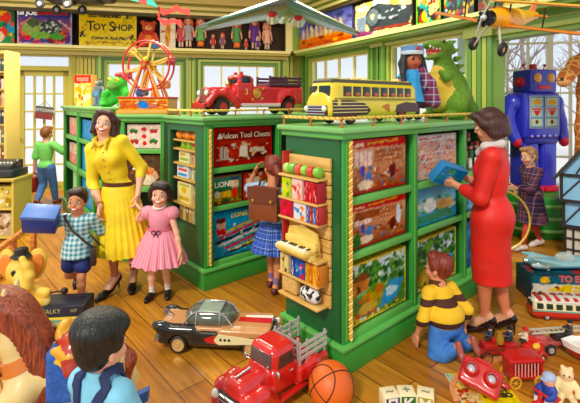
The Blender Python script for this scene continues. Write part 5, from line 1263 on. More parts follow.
# dolls
def doll(loc, rz, h, dress, hair, label, hat=None, skin='#e8a884', name='doll', cat='doll', group='dolls on the high ledge', extra=None, legs='#e8c8b0', wide=.8, vox=.0095):
    t = thing(name, label, cat, loc, rz, group); k = h / .6
    s = S(.012 * k); s.e((0, 0, .49 * k), (.075 * k, .072 * k, .085 * k), 0); s.e((0, .0, .33 * k), (.06 * k, .045 * k, .09 * k), 0); s.c((0, 0, .4 * k), (0, 0, .45 * k), .03 * k, .03 * k, 0)
    for x in (-1, 1):
        s.c((x * .035 * k, 0, .27 * k), (x * .04 * k, 0, .03 * k), .032 * k, .026 * k, 2); s.e((x * .04 * k, .02 * k, .022 * k), (.028 * k, .045 * k, .022 * k), 1)
        s.chain([(x * .07 * k, 0, .38 * k), (x * .115 * k, .01 * k, .29 * k), (x * .12 * k, .05 * k, .21 * k)], [.026 * k, .023 * k, .02 * k], 0); s.e((x * .028 * k, .066 * k, .495 * k), (.012 * k, .01 * k, .014 * k), 3, k=.002)
    s.c((-.015 * k, .066 * k, .455 * k), (.015 * k, .066 * k, .455 * k), .008 * k, mat=4, k=.002); s.cut((0, 0, 0), (0, 0, -1))
    s.build('body', {0: M(skin, .45), 1: M('#4a2018', .4), 2: M(legs, .5), 3: M('#1c1410', .3), 4: M('#c83038', .4)}, vox * k if k > .6 else vox * .7, t)
    g = G(M(dress, .7, var=.15)); R = []
    for z, r in ((.41, .05), (.38, .072), (.32, .068), (.24, .1 * wide), (.15, .135 * wide)): R.append([(r * k * (1 + .05 * math.sin(9 * a)) * math.cos(a), r * .75 * k * (1 + .05 * math.sin(9 * a)) * math.sin(a), z * k) for a in [2 * PI * i / 36 for i in range(36)]])
    g.rings(R); [g.c if 0 else g.tube([(x * .06 * k, 0, .39 * k), (x * .1 * k, 0, .33 * k)], [.034 * k, .04 * k], n=10) for x in (-1, 1)]; g.build('dress', t)
    s = S(.02 * k); s.e((0, -.012 * k, .515 * k), (.083 * k, .078 * k, .082 * k), 0)
    for x in (-1, 1): s.chain([(x * .07 * k, 0, .53 * k), (x * .088 * k, -.01 * k, .46 * k), (x * .085 * k, 0, .39 * k)], .028 * k, 0)
    s.e((0, .085 * k, .475 * k), (.058 * k, .06 * k, .07 * k), 0, neg=True, k=.01 * k); s.build('hair', {0: M(hair, .6, bump=.5)}, vox * k if k > .6 else vox * .7, t)
    if hat: g = G(M(hat, .6)); g.lathe([(0, .61), (.06, .61), (.078, .56), (.085, .545), (.125, .535), (.128, .525), (.06, .525)] if h > 0 else [], n=20); o = g.build('hat', t); o.scale = (k,) * 3
    if extra: extra(t, k)
    if group: t.scale = (.72, .9, 1)
    return t
DZ = BK.rz() + PI
def dl(px, ytop, off=.22, **k):
    q = BK.p(BK.t(px, off), SHZ, off); return doll(q, DZ, Z(ytop, q.y) - SHZ, **k)
def pumpkin(t, k):
    s = S(.015); [s.e((.05 * math.cos(a), .12 + .04 * math.sin(a), .1), (.045, .04, .055), 0) for a in [2 * PI * i / 6 for i in range(6)]]; s.build('pumpkin', {0: M('#e8741c', .5)}, .009, t)
dl(181, 19, dress='#d0485a', hair='#7a2418', label='small rose doll next to the white doll box')
dl(188.5, 14, .24, dress='#b0a0a8', hair='#c84a30', hat='#d84a38', label='doll in a grey dress and red hat on the ledge')
dl(200.5, 15, .24, dress='#6ab060', hair='#c83a20', label='doll in a green apron dress beside the grey one, pumpkin at its lap', extra=pumpkin)
dl(213, 33, .27, dress='#c83848', hair='#6a2820', label='little crimson doll half the height of its neighbours')
dl(222.5, 32, .27, dress='#8a5878', hair='#c84838', label='little mauve doll under the wing of the airliner')
dl(236.5, 17, .24, dress='#5a9a58', hair='#c84028', label='doll in a dark green dress holding a pumpkin, under the silver wing', extra=pumpkin)
dl(254.5, 14, .2, dress='#6a2f98', hair='#8a2820', label='tall doll in a purple dress', wide=.95)
dl(267, 20, .22, dress='#f0b8a0', hair='#d88860', label='doll in a peach dress beside the corner post')
dl(246, 38, .29, dress='#d83a28', hair='#a83020', label='tiny red doll sitting in front of the purple one')
dl(258, 36, .30, dress='#5a2f90', hair='#d8c8c8', label='tiny violet doll with pale hair at the feet of the tall purple one', wide=.95)

# silver airliner, swept wings, nose to the room
SV = M('#6f8f9c', .25, .7); SV2 = M('#cfdde2', .25, .6); RDP = M('#c0202a', .35)
o = V((-.03, 4.3, 2.66))
t = thing('toy_airliner', 'silver toy airliner with red propeller hubs hanging in front of the dolls', 'toy plane', o)
def wing(root, tip, c0, c1, th, mat, name):
    g = G(mat); R = []
    for k in range(7):
        f = k / 6; p = V(root).lerp(V(tip), f); c = c0 + (c1 - c0) * f; h = th * (1 - .6 * f)
        R.append([p + V((0, -c / 2 * math.cos(a), h * math.sin(a) * (1 + .35 * math.cos(a)))) for a in [2 * PI * i / 16 for i in range(16)]])
    g.rings(R); return g.build(name, t, sharp=50)
wl = wing((0, 0, 0), (-1.1, 1.12, -.02), .8, .36, .065, SV, 'wing'); wr_ = wing((0, .05, 0), (.95, 1.55, -.02), .78, .3, .065, SV, 'wing')
for root, tip, p in (((0, -.14, .02), (-1.1, 1.08, -.02), wl), ((.05, -.06, .02), (.95, 1.5, -.02), wr_)):
    g = G(RDP); R = []
    for k in range(9):
        f = .12 + .86 * k / 8; c_ = V(root).lerp(V(tip), f) + V((0, .05, -.066 * (1 - .6 * f))); R.append(c_)
    g.tube(R, [.014 - .008 * k / 8 for k in range(9)], n=6); g.build('stripe', p)
    g = G(RDP); g.sph(V(tip) + V((0, -.04, 0)), (.03, .05, .02), n=10); g.build('wing_light', p)
s = S(.03); s.chain([(.02, -.75, .12), (.01, -.5, .12), (0, .3, .12), (-.06, 1.1, .14), (-.1, 1.5, .2)], [.07, .12, .13, .1, .04], 0); s.e((.02, -.62, .2), (.06, .08, .05), 1)
s.build('fuselage', {0: SV2, 1: M('#28343a', .1)}, .012, t)
g = G(SV); g.prism([(1.3, .16), (1.55, .2), (1.62, .5), (1.5, .5)], -.1, -.07, ax='yz'); g.build('tail_fin', t)
for x, y in ((-.15, .32), (.12, .5)):
    s = S(.02); s.chain([(x, y - .22, -.045), (x, y - .1, -.05), (x, y + .25, -.03)], [.06, .08, .04], 0); e_ = s.build('engine', {0: SV2}, .01, t)
    g = G(M('#d8202c', .3)); g.sph((x, y - .3, -.045), (.058, .06, .058), n=14); g.build('propeller_hub', e_)
    g = G(M('#e8eef0', .3))
    for k in range(3):
        a = 2 * PI * k / 3 + .5; d = V((math.cos(a), 0, math.sin(a))); g.tube([V((x, y - .3, -.045)) + d * .03, V((x, y - .3, -.045)) + d * .08, V((x, y - .3, -.045)) + d * .13], [.007, .01, .004], n=6)
    g.build('propeller', e_)
g = G(M('#c8ccd0', .3)); g.cyl((0, 0, .2), (0, 0, 1.3), .003, n=6); g.build('hanging_wire', t)

# yellow biplane
t = thing('toy_biplane', 'yellow toy biplane with black wheels hanging in front of the window bay', 'toy plane', (1.62, 3.2, 2.33))
fz = V((-.8, -.58, -.1)).normalized(); wx = V((.58, -.75, -.28)); wx = (wx - fz * wx.dot(fz)).normalized(); uz = wx.cross(fz) * -1
if uz.z < 0: uz = -uz
t.rotation_euler = Matrix((wx, -fz, uz)).transposed().to_euler()      # local: x along the wings, -y nose, z up
YW, OG = M('#f4b81a', .3), M('#e8860e', .35)
s = S(.02); s.chain([(0, -.2, 0), (0, -.08, .0), (0, .15, .0), (0, .46, .03)], [.062, .08, .075, .03], 0); s.b((0, .05, .0), (.1, .3, .1), .04, 0); s.build('fuselage', {0: YW}, .006, t)
def plank(z, hs, y, mat, name):
    g = G(mat); R = []
    for k in range(9):
        f = k / 4 - 1; c = .19 * (1 if abs(f) < .9 else .8); R.append([V((f * hs, y, z + .02 * abs(f))) + V((0, -c / 2 * math.cos(a), .011 * math.sin(a))) for a in [2 * PI * i / 12 for i in range(12)]])
    g.rings(R); return g.build(name, t, sharp=50)
plank(-.05, .56, -.03, OG, 'lower_wing'); plank(.125, .56, -.07, YW, 'upper_wing')
for x in (-.3, .3, -.06, .06):
    g = G(M('#2a2420', .4)); g.tube([(x, -.05, -.045), (x, -.08, .11)], .006, n=6); g.build('strut', t)
g = G(M('#1a1c1e', .25, .5)); g.cyl((0, -.28, 0), (0, -.19, 0), .05, .06, n=20); [g.cyl((.03 * math.cos(a), -.27, .03 * math.sin(a)), (.064 * math.cos(a), -.26, .064 * math.sin(a)), .014, n=8) for a in [2 * PI * i / 7 for i in range(7)]]; e_ = g.build('engine', t)
g = G(M('#c8d0d4', .25, .6)); g.sph((0, -.3, 0), .024, n=10); g.tube([(-.03, -.3, -.13), (-.01, -.305, 0), (.03, -.3, .13)], [.003, .009, .003], n=6); g.build('propeller', e_)
g = G(OG); g.prism([(.33, .03), (.43, .04), (.46, .14), (.4, .15)], -.006, .006, ax='yz'); g.build('tail_fin', t)
g = G(OG); g.prism([(-.14, .36), (.14, .36), (.11, .44), (-.11, .44)], .03, .042, ax='xy'); g.build('tailplane', t)
for x in (-1, 1):
    g = G(M('#c8c0b0', .3)); g.tube([(x * .04, -.14, -.05), (x * .1, -.16, -.2)], .009, n=6); st = g.build('landing_strut', t)
    g = G(M('#17181a', .6)); g.torus((x * .115, -.16, -.21), .034, .019, n=24, Rm=Matrix.Rotation(PI / 2, 3, 'Y')); g.cyl((x * .105, -.16, -.21), (x * .125, -.16, -.21), .03, mat=M('#d8b050', .4)); g.build('wheel', st)
text('74', .06, 'lettering', t, M('#3a2408', .5), (-.064, .02, .02), ux=(0, -1, 0), up=(0, 0, 1)); 
g = G(M('#c8ccd0', .3)); g.tube([(0, 0, .12), tuple(Matrix.Rotation(0, 3, 'X') @ (t.rotation_euler.to_matrix().inverted() @ V((0, 0, 1.35))))], .002, n=5); g.build('hanging_wire', t)

# kite with ribbon tail
q = P(140, -1, 6.4)
t = thing('toy_kite', 'teal kite with a red band and red ribbon tail over the toy shop sign', 'kite', q)
g = G(M('#1f9a8a', .5)); g.prism([(-.55, .1), (-.1, -.03), (.28, -.13), (.05, .2), (-.2, .4)], -.02, .02); g.build('sail', t)
g = G(M('#d82a24', .5)); g.prism([(-.02, -.055), (.1, -.085), (.13, .2), (.02, .3)], -.025, .025); g.build('band', t)
g = G(M('#d42018', .5)); R = []
pp = [(.28, 0, -.13), (.34, .0, -.2), (.45, .0, -.19), (.55, .0, -.13), (.62, 0, -.18), (.75, .0, -.2)]
for i, p in enumerate(pp): w_ = .03 + .018 * (i % 2); R.append([V(p) + V((0, -.005, -w_)), V(p) + V((0, .005, -w_)), V(p) + V((0, .005, w_)), V(p) + V((0, -.005, w_))])
g.rings(R); pp = [(.28, 0, -.13), (.3, 0, -.2), (.26, 0, -.27), (.36, 0, -.36), (.5, 0, -.33), (.62, 0, -.36)]; R = []
for i, p in enumerate(pp): w_ = .025 + .02 * (i % 2); R.append([V(p) + V((0, -.005, -w_)), V(p) + V((0, .005, -w_)), V(p) + V((0, .005, w_)), V(p) + V((0, -.005, w_))])
g.rings(R); g.build('ribbon', t)
g = G(M('#c8ccd0', .3)); g.cyl((0, 0, .2), (0, 0, .75), .003, n=6); g.build('hanging_wire', t)
# toy cart hung high over the door
q = P(55, 2.5, 6.6)
t = thing('toy_cart', 'dark toy cart with black wheels hanging high above the army box', 'toy cart', q)
g = G(M('#2a1a18', .4)); g.box((.2, .3, .2), (1.1, .5, .22), bev=.06); g.box((-.03, .3, .09), (.3, .3, .08), bev=.03); g.box((.42, .3, .09), (.34, .3, .08), bev=.03); g.build('body', t)
for x in (-.27, .16):
    for y in (.06, .54):
        g = G(M('#1c1c20', .6)); g.torus((x, y, 0), .055, .025, n=24, Rm=Matrix.Rotation(PI / 2, 3, 'X')); g.cyl((x, y - .012, 0), (x, y + .012, 0), .045, mat=M('#b8a8a8', .4)); g.cyl((x, y, 0), (x, y, .12), .012); g.build('wheel', t)
g = G(M('#c8ccd0', .3)); g.cyl((.2, .3, .3), (.2, .3, .75), .003, n=6); g.build('hanging_wire', t)
# small board hanging on the door glass
p = BK.p(BK.t(45), Z(114, 8.0), .06)
t = thing('door_sign', 'small tilted grey and red sign hanging on the door glass', 'sign', p, BK.rz(), rot=(0, .13, BK.rz()))
g = G(M('#7a2c26', .5)); g.box((0, 0, -.04), (.3, .014, .12)); g.box((0, 0, .08), (.3, .014, .12), M('#4a4a48', .5)); g.build('board', t)
text('OITOWN', .085, 'lettering', t, M('#d8d8d4', .5), (0, -.009, .065))
g = G(M('#3a3a3a', .5)); g.tube([(-.1, 0, .14), (0, -.005, .24), (.1, 0, .14)], .004, n=5); g.build('cord', t)
# ================================================================ toys on the counter tops and the big display figures
RX = Matrix.Rotation(PI / 2, 3, 'X'); RY = Matrix.Rotation(PI / 2, 3, 'Y')
CHR = M('#c8ccd0', .18, .9); TYRE = M('#191a1c', .6); RED = M('#cc1a16', .25, 0, .5)
def wheel(t, c, r, w, hub=None, hubr=.6, name='wheel', spokes=0, tyre=None):
    """a road wheel with its axle along local y"""
    g = G(tyre or TYRE); x, y, z = c
    g.lathe([(r * hubr, -w / 2), (r * .9, -w / 2), (r, -w * .3), (r, w * .3), (r * .9, w / 2), (r * hubr, w / 2)], n=28, o=c, R=RX, loop=True)
    o = g.build(name, t, sharp=50); g = G(hub or CHR)
    if spokes:
        g.torus(c, r * hubr, r * .07, Rm=RX); g.cyl((x, y - w * .55, z), (x, y + w * .55, z), r * .16)
        for i in range(spokes): a = 2 * PI * i / spokes; g.cyl(c, (x + r * hubr * math.cos(a), y, z + r * hubr * math.sin(a)), r * .045, n=6)
    else: g.lathe([(0, -w * .5), (r * .2, -w * .52), (r * .25, -w * .38), (r * .5, -w * .36), (r * hubr, -w * .46), (r * hubr, w * .46), (r * .5, w * .36), (r * .25, w * .38), (r * .2, w * .52), (0, w * .5)], n=24, o=c, R=RX)
    g.build('hub', o); return o
def lamp(t, c, r, d=(1, 0, 0), name='headlight', rim=None):
    c, d = V(c), V(d); g = G(rim or CHR); g.cyl(c - d * r * 1.2, c, r * .7, r, n=16); o = g.build(name, t)
    g = G(M('#f0efe0', .1)); g.sph(c, (r * .9, r * .9, r * .9), n=12); g.build('lens', o); return o

# ---- fire engine
a, b = V((-.945, 4.2)), V((.10, 4.86)); fa = math.atan2(a.y - b.y, a.x - b.x); m = (a + b) / 2
t = thing('fire_engine', 'large red toy fire engine on the green counter top behind the rope', 'toy fire engine', (m.x, m.y, 1.566), fa)
s = S(.02); s.b((.36, 0, .19), (.34, .2, .13), .05, 0); s.b((.46, 0, .16), (.14, .15, .12), .04, 0)           # bonnet
s.b((.13, 0, .2), (.2, .3, .2), .03, 0).b((.11, 0, .31), (.19, .27, .1), .04, 0); s.e((.14, 0, .345), (.11, .14, .03), 0)
s.b((-.27, 0, .18), (.62, .3, .17), .02, 0)
for y in (-1, 1):
    s.chain([(.53, y * .14, .11), (.46, y * .145, .19), (.36, y * .145, .2), (.26, y * .15, .14), (.22, y * .15, .09)], .035, 0)
    s.e((-.38, y * .155, .15), (.12, .03, .1), 0); s.b((-.05, y * .15, .085), (.45, .06, .03), .01, 1)
    for x in (.4, -.38): s.c((x, y * .2, .09), (x, y * .08, .09), .085, .085, 0, k=.005, neg=True)
body = s.build('body', {0: RED, 1: M('#d8c8c0', .3, .4)}, .0085, t)
g = G(M('#1f2c38', .08))
for y in (-1, 1): g.box((.12, y * .139, .32), (.1, .008, .07), bev=.002); 
g.box((.215, 0, .325), (.012, .21, .075), bev=.003, R=Matrix.Rotation(-.3, 3, 'Y')); g.build('cab_windows', t)
t.scale = (1, 1, 1.12); g = G(CHR); [g.bx((.53, -.05 + .02 * i, .12), (.54, -.04 + .02 * i, .24)) for i in range(6)]; g.build('grille', t)
g = G(M('#b81c18', .3)); g.box((.575, 0, .085), (.03, .34, .05), bev=.012); g.build('bumper', t)
for y in (-.105, .105): lamp(t, (.53, y, .2), .028)
for x in (.38, -.38):
    for y in (-.14, .14): wheel(t, (x, y, .078), .077, .05, M('#b8342c', .3), .55)
for y in (-1, 1):
    g = G(M('#4a2634', .5))
    for i in range(3): g.bx((-.56, y * .13, .27 + .034 * i), (-.15, y * .152, .292 + .034 * i), bev=.006)
    for x in (-.54, -.36, -.17): g.bx((x, y * .128, .26), (x + .018, y * .156, .37), bev=.003)
    g.build('side_rail', t)
g = G(M('#6a3340', .6)); g.bx((-.56, -.12, .262), (-.15, .12, .3), bev=.01); g.build('hose_bed', t)
g = G(M('#e0b048', .3, .6)); g.sph((-.0, .153, .2), (.035, .006, .035)); g.torus((-.0, .156, .2), .04, .006, Rm=RX); [g.sph((x, .155, z), (.014, .006, .014), n=10) for x, z in ((-.06, .15), (.05, .14), (-.07, .24))]; g.build('pump_dials', t)
g = G(M('#c01818', .2)); g.cyl((.14, .07, .365), (.14, .07, .4), .022, .016); g.cyl((.14, -.07, .365), (.14, -.07, .4), .022, .016); g.build('beacons', t)
g = G(M('#d8b860', .2, .8)); g.lathe([(0, 0), (.024, 0), (.03, .02), (.02, .045), (0, .05)], o=(.26, 0, .268), n=16); g.build('bell', t)
text('3', .08, 'lettering', t, M('#e8c060', .4), (.12, .1535, .21), ux=(-1, 0, 0))

# ---- yellow bus
p0 = at(c1, (.05, .29, 1.541)); p1 = at(c1, (1.15, .29, 1.541)); fa = math.atan2(p0.y - p1.y, p0.x - p1.x)
t = thing('toy_bus', 'yellow and brown tin bus on the counter top next to the doll', 'toy bus', (p0 + p1) / 2, fa)
YB = M('#e8cf2e', .3, 0, .3); BR = M('#4a1c18', .3); HL = .53
s = S(.02); s.b((0, 0, .105), (1.06, .25, .13), .045, 0); s.b((-.01, 0, .2), (1.02, .24, .13), .05, 0); s.e((.44, 0, .15), (.1, .125, .1), 0); s.e((-.45, 0, .16), (.1, .12, .11), 0)
for x in (.3, -.3):
    for y in (-1, 1): s.c((x, y * .16, .055), (x, y * .08, .055), .066, .066, 0, k=.004, neg=True)
s.build('body', {0: YB}, .0085, t)
t.scale = (1, 1, 1.14); s = S(.01); s.b((0, 0, .265), (.96, .2, .03), .014, 0); s.build('roof_rack', {0: M('#5a5a48', .4, .4)}, .008, t)
g = G(M('#c8b030', .3)); [g.bx((-.42 + .12 * i, -.1, .277), (-.41 + .12 * i, .1, .286)) for i in range(8)]; g.build('roof_rib', t)
for y in (-1, 1):
    g = G(M('#28302c', .1))
    for i in range(8): x = -.42 + .104 * i; g.bx((x, y * .1185, .175), (x + .085, y * .1225, .235), bev=.002)
    g.build('side_windows', t)
    for i in range(8): g = G(M('#c85a38', .5)); g.sph((-.385 + .104 * i, y * .121, .187), (.032, .003, .014), n=8); g.build('seat', t)
    g = G(BR); g.prism([(.5, .09), (.5, .15), (.3, .15), (.17, .13), (.1, .09), (.14, .06), (.5, .05)], y * .12, y * .1275); o = g.build('brown_flash', t); g = G(M('#e8d890', .3)); [g.bx((.14, y * .127, .075 + .02 * i), (.5, y * .1295, .08 + .02 * i)) for i in range(4)]; g.build('stripe', o); g = G(BR); g.prism([(-.52, .07), (-.52, .13), (-.35, .14), (-.22, .12), (-.2, .07)], y * .12, y * .1275); g.build('brown_flash', t)
    g = G(M('#c8741c', .4)); g.prism([(-.13, .07), (-.03, .11), (-.06, .12), (-.12, .13)], y * .124, y * .1285); g.bx((-.5, y * .122, .155), (.48, y * .1275, .163), M('#8a7a18', .4)); g.build('eagle_emblem', t)
g = G(M('#20302e', .1)); 
for y in (-1, 1): g.box((.508, y * .055, .2), (.02, .085, .075), bev=.006, rz=y * .25)
g.build('windscreen', t)
g = G(BR); g.box((.522, 0, .09), (.04, .2, .06), bev=.012); o = g.build('front_panel', t); g = G(CHR); [g.bx((.54, -.09, .066 + .016 * i), (.546, .09, .071 + .016 * i)) for i in range(4)]; g.build('grille', o)
g = G(CHR); g.box((.54, 0, .045), (.02, .24, .02), bev=.006); g.build('bumper', t)
for y in (-.085, .085): lamp(t, (.545, y, .1), .02)
for x in (.3, -.3):
    for y in (-.1, .1): wheel(t, (x, y, .056), .055, .035, M('#c83a28', .3), .62)

# ---- doll with a fur cap and shawl
q = at(c1, (1.32, .35, 1.541))
def shawl(t, k):
    s = S(.03); A_ = [('#a02838', -.09, .06), ('#384a98', -.125, -.02), ('#c8b8c8', -.1, .0), ('#7a2a58', -.12, .04)]
    s.chain([(-.07 * k, .03 * k, .4 * k), (-.13 * k, .04 * k, .3 * k), (-.17 * k, .04 * k, .15 * k)], [.035 * k, .05 * k, .06 * k], 0); s.chain([(.0 * k, -.07 * k, .4 * k), (-.1 * k, -.06 * k, .3 * k), (-.13 * k, -.05 * k, .15 * k)], [.04 * k, .05 * k, .06 * k], 0)
    s.build('shawl', {0: bands('shawl_weave', [(0, '#a02838'), (.3, '#3a4a98'), (.5, '#d8c0c0'), (.65, '#7a2a58'), (.85, '#2a2a5a')], 16, 'xz', .9)}, .009, t)
    for x in (-1, 1):
        s = S(.012); s.chain([(x * .08 * k, .01 * k, .5 * k), (x * .1 * k, .03 * k, .38 * k), (x * .105 * k, .06 * k, .25 * k)], [.028 * k, .024 * k, .018 * k], 0); s.build('braid', {0: M('#1a1a24', .5, bump=.6)}, .008, t)
    g = G(M('#5a86b8', .5)); g.lathe([(.088, .53), (.092, .535), (.09, .6), (.08, .605), (0, .61)], n=24); o = g.build('cap', t); o.scale = (k, k, k)
    g = G(M('#c8d4e0', .5)); g.lathe([(.093, .53), (.096, .535), (.095, .56), (.09, .562)], n=24); g.sph((0, .09, .575), (.022, .006, .016), M('#b83030', .4)); o2 = g.build('cap_band', o)
doll(q, PI + .25, .65, '#2f9ad8', '#15151c', 'dark-haired doll in a blue dress with cap and woven shawl between bus and dinosaur', skin='#b8623c', group=None, extra=shawl, wide=.8, legs='#28304a')

# ---- green dinosaur
q = at(c1, (1.80, .28, 1.541))
t = thing('toy_dinosaur', 'green plush dinosaur with a yellow belly and open red mouth on the counter', 'toy dinosaur', q, PI / 2 + .35)
s = S(.04)          # faces local +y
s.chain([(0, -.08, .2), (0, -.02, .32), (0, .03, .44), (0, .05, .55)], [.155, .15, .11, .085], 0)
s.chain([(0, .02, .2), (0, .06, .32), (0, .085, .43)], [.145, .13, .085], 1, k=.02)
s.e((0, .05, .66), (.095, .11, .075), 0); s.e((0, .17, .69), (.08, .1, .045), 0); s.e((0, .15, .59), (.068, .1, .03), 0, R=(-.3, 0, 0)); s.e((0, .15, .635), (.06, .085, .035), 2, k=.008); s.e((0, .16, .612), (.05, .075, .02), 4, k=.005)
for x in (-1, 1):
    s.chain([(x * .1, -.05, .22), (x * .15, .02, .13), (x * .13, -.02, .05)], [.1, .085, .06], 0); s.e((x * .14, .06, .035), (.065, .12, .04), 0)
    s.chain([(x * .1, .06, .43), (x * .15, .13, .38), (x * .13, .18, .43)], [.04, .032, .026], 0)
    s.e((x * .075, .1, .715), (.022, .022, .022), 0, k=.01); s.e((x * .09, .115, .72), .012, 3, k=.003)
    for i in range(4): s.c((x * .055, .24 - .035 * i, .668), (x * .055, .24 - .035 * i, .648), .01, .004, 5, k=.002)
s.chain([(0, -.16, .16), (.02, -.3, .08), (.06, -.4, .05)], [.12, .07, .025], 0)
for i in range(7): s.c((0, -.03 - .1 * math.sin(i * .4) + .0, .72 - .075 * i), (0, -.1 - .1 * math.sin(i * .4), .74 - .075 * i), .028, .01, 0)
s.cut((0, 0, 0), (0, 0, -1))
s.build('body', {0: M('#5f8c18', .75, bump=.4, bscale=40, var=.25), 1: M('#d8b83a', .75, bump=.3, bscale=40), 2: M('#a82820', .4), 3: M('#141210', .2), 4: M('#e08068', .4), 5: M('#f4f0e0', .3)}, .009, t)

# ---- ferris wheel
q = at(c3, (.29, .14, 1.571))
t = thing('toy_ferris_wheel', 'tin ferris wheel with coloured seats on the narrow counter', 'toy ferris wheel', q, -.12)
TR = M('#c8301c', .3); TG = M('#d89a3c', .35)
g = G(TG); g.box((0, 0, .02), (.6, .3, .04), bev=.006); g.box((0, 0, .1), (.56, .26, .13), bev=.006); g.box((0, 0, .175), (.58, .28, .02), TR, bev=.005)
base = g.build('base', t)
A = Art(40, 12, '#c86a28', 3).dab(0, .1, 1, .9, 30, ['#3a78b8', '#e8c048', '#c83020', '#4a9a8a', '#f0d8a0', '#6a2818'], .05).ell(.5, .5, .1, .4, '#3f7ac0').border(.02, '#d8b058', .1); A.build('printed_panel', base, (-.275, -.132, .045), (.55, 0, 0), (0, 0, .115))
cz, Rw = .53, .265
for y in (-.09, .09):
    g = G(TR)
    for x in (-1, 1): g.tube([(x * .17, y * 1.2, .18), (x * .035, y, cz)], [.018, .012], TG, n=6); g.tube([(x * .13, y * 1.2, .18), (x * .02, y, cz)], .008, n=6)
    g.box((0, y, cz), (.1, .02, .1), bev=.01); g.build('support', t)
    g = G(M('#d03020', .3)); g.torus((0, y * .7, cz), Rw, .012, n=48, Rm=RX); o = g.build('wheel_rim', t)
    g = G(M('#d8b848', .35)); [g.box((Rw * .5 * math.cos(a), y * .7, cz + Rw * .5 * math.sin(a)), (Rw * .95, .008, .022), R=Matrix.Rotation(-a, 3, 'Y')) for a in [PI * 2 * i / 6 + .3 for i in range(6)]]; g.build('spoke', o)
g = G(M('#b8942c', .3, .6)); g.cyl((0, -.12, cz), (0, .12, cz), .018); g.sph((.03, -.125, cz + .06), .028, M('#e8d030', .3)); g.build('axle', t)
for i, c in enumerate(['#a8283c', '#3f78b8', '#d8c040', '#b8303a', '#5a6a78', '#d07838']):
    a = 2 * PI * i / 6 + .3; x, z = Rw * math.cos(a), cz + Rw * math.sin(a)
    s = S(.008); s.b((x, 0, z - .05), (.09, .08, .05), .015, 0); s.b((x, .035, z - .02), (.09, .015, .07), .006, 0); s.c((x, -.06, z), (x, .06, z), .007, mat=1); s.e((x, -.01, z + .0), (.022, .022, .028), 2, k=.003)
    s.build('gondola', {0: M(c, .35), 1: CHR, 2: M('#d8a888', .5)}, .007, t)
g = G(M('#4a90c8', .4)); g.sph((-.1, 0, .235), (.05, .05, .05)); g.cyl((-.1, 0, .18), (-.1, 0, .22), .035); g.build('ticket_booth', t)
g = G(M('#e0a828', .4)); g.cyl((.05, .03, .18), (.05, .03, .34), .035, .025); g.build('motor_tower', t)

# ---- plush monster, tin robot, popcorn box
q = at(c4, (2.2, .25, 1.641))
t = thing('plush_monster', 'green plush monster with yellow eyes and a red cap on the rear counter', 'soft toy', q, PI - .35, scale=.84)
s = S(.04); s.e((0, 0, .2), (.12, .11, .15), 0); s.e((0, .06, .33), (.14, .12, .11), 0); s.e((0, .15, .29), (.08, .06, .06), 3, k=.02); s.e((0, .17, .27), (.06, .05, .02), 3)
for x in (-1, 1):
    s.chain([(x * .09, .03, .26), (x * .19, .1, .18), (x * .18, .14, .06)], [.05, .045, .05], 0); s.chain([(x * .08, 0, .12), (x * .14, .08, .05)], [.07, .06], 0); s.e((x * .15, .14, .035), (.06, .09, .035), 0)
    s.e((x * .06, .15, .385), (.035, .03, .035), 1, k=.01); s.e((x * .06, .178, .385), .013, 2, k=.003); s.c((x * .12, .03, .4), (x * .17, .02, .45), .03, .012, 0)
s.cut((0, 0, 0), (0, 0, -1))
s.build('body', {0: M('#37b02c', .85, bump=.8, bscale=50, var=.25), 1: M('#d8d838', .4), 2: M('#101010', .3), 3: M('#5a8a28', .8)}, .0095, t)
s = S(.03); s.e((-.03, .02, .46), (.1, .08, .045), 0); s.e((-.13, .02, .45), (.06, .05, .05), 0); s.build('cap', {0: M('#c01c30', .6)}, .009, t)
q = at(c4, (1.35, .2, 1.641)); t = thing('tin_robot', 'small grey tin robot between popcorn box and green monster', 'toy robot', q, PI - .5)
GT = M('#707a84', .35, .5); 
g = G(GT); g.box((0, 0, .2), (.13, .09, .15), bev=.015); tr_ = g.build('torso', t); g = G(M('#4f86b0', .4)); g.box((0, .047, .18), (.1, .006, .07)); g.build('chest_panel', tr_)
g = G(GT); g.box((0, 0, .32), (.08, .075, .075), bev=.018); g.cyl((0, 0, .27), (0, 0, .29), .03); h_ = g.build('head', t); g = G(M('#8a3a2c', .4)); g.cyl((0, 0, .355), (0, 0, .375), .022); [g.sph((x, .04, .325), .011, M('#e8c860', .3), n=8) for x in (-.018, .018)]; g.build('eyes', h_)
for x in (-1, 1):
    g = G(GT); g.tube([(x * .075, 0, .25), (x * .1, .01, .19), (x * .1, .03, .13)], .02); g.build('arm', t); g = G(M('#5f7f9c', .4, .4)); g.box((x * .035, 0, .065), (.055, .075, .13), bev=.008); g.box((x * .035, .015, .013), (.06, .11, .026), GT, bev=.006); g.build('leg', t)
q = at(c4, (.52, .2, 1.641))
A = Art(20, 32, '#e8c078', 3).dab(.05, .02, .95, .7, 50, ['#f4dca8', '#d89a48', '#c86838', '#f8ecd0'], .09).rect(0, .74, 1, 1, '#d03a34').rect(.15, .8, .85, .92, '#e88a80')
boxthing('popcorn_box', 'red and yellow popcorn carton on the far end of the rear counter', 'box', q, -.22, .29, .14, .47, '#d89850', A)

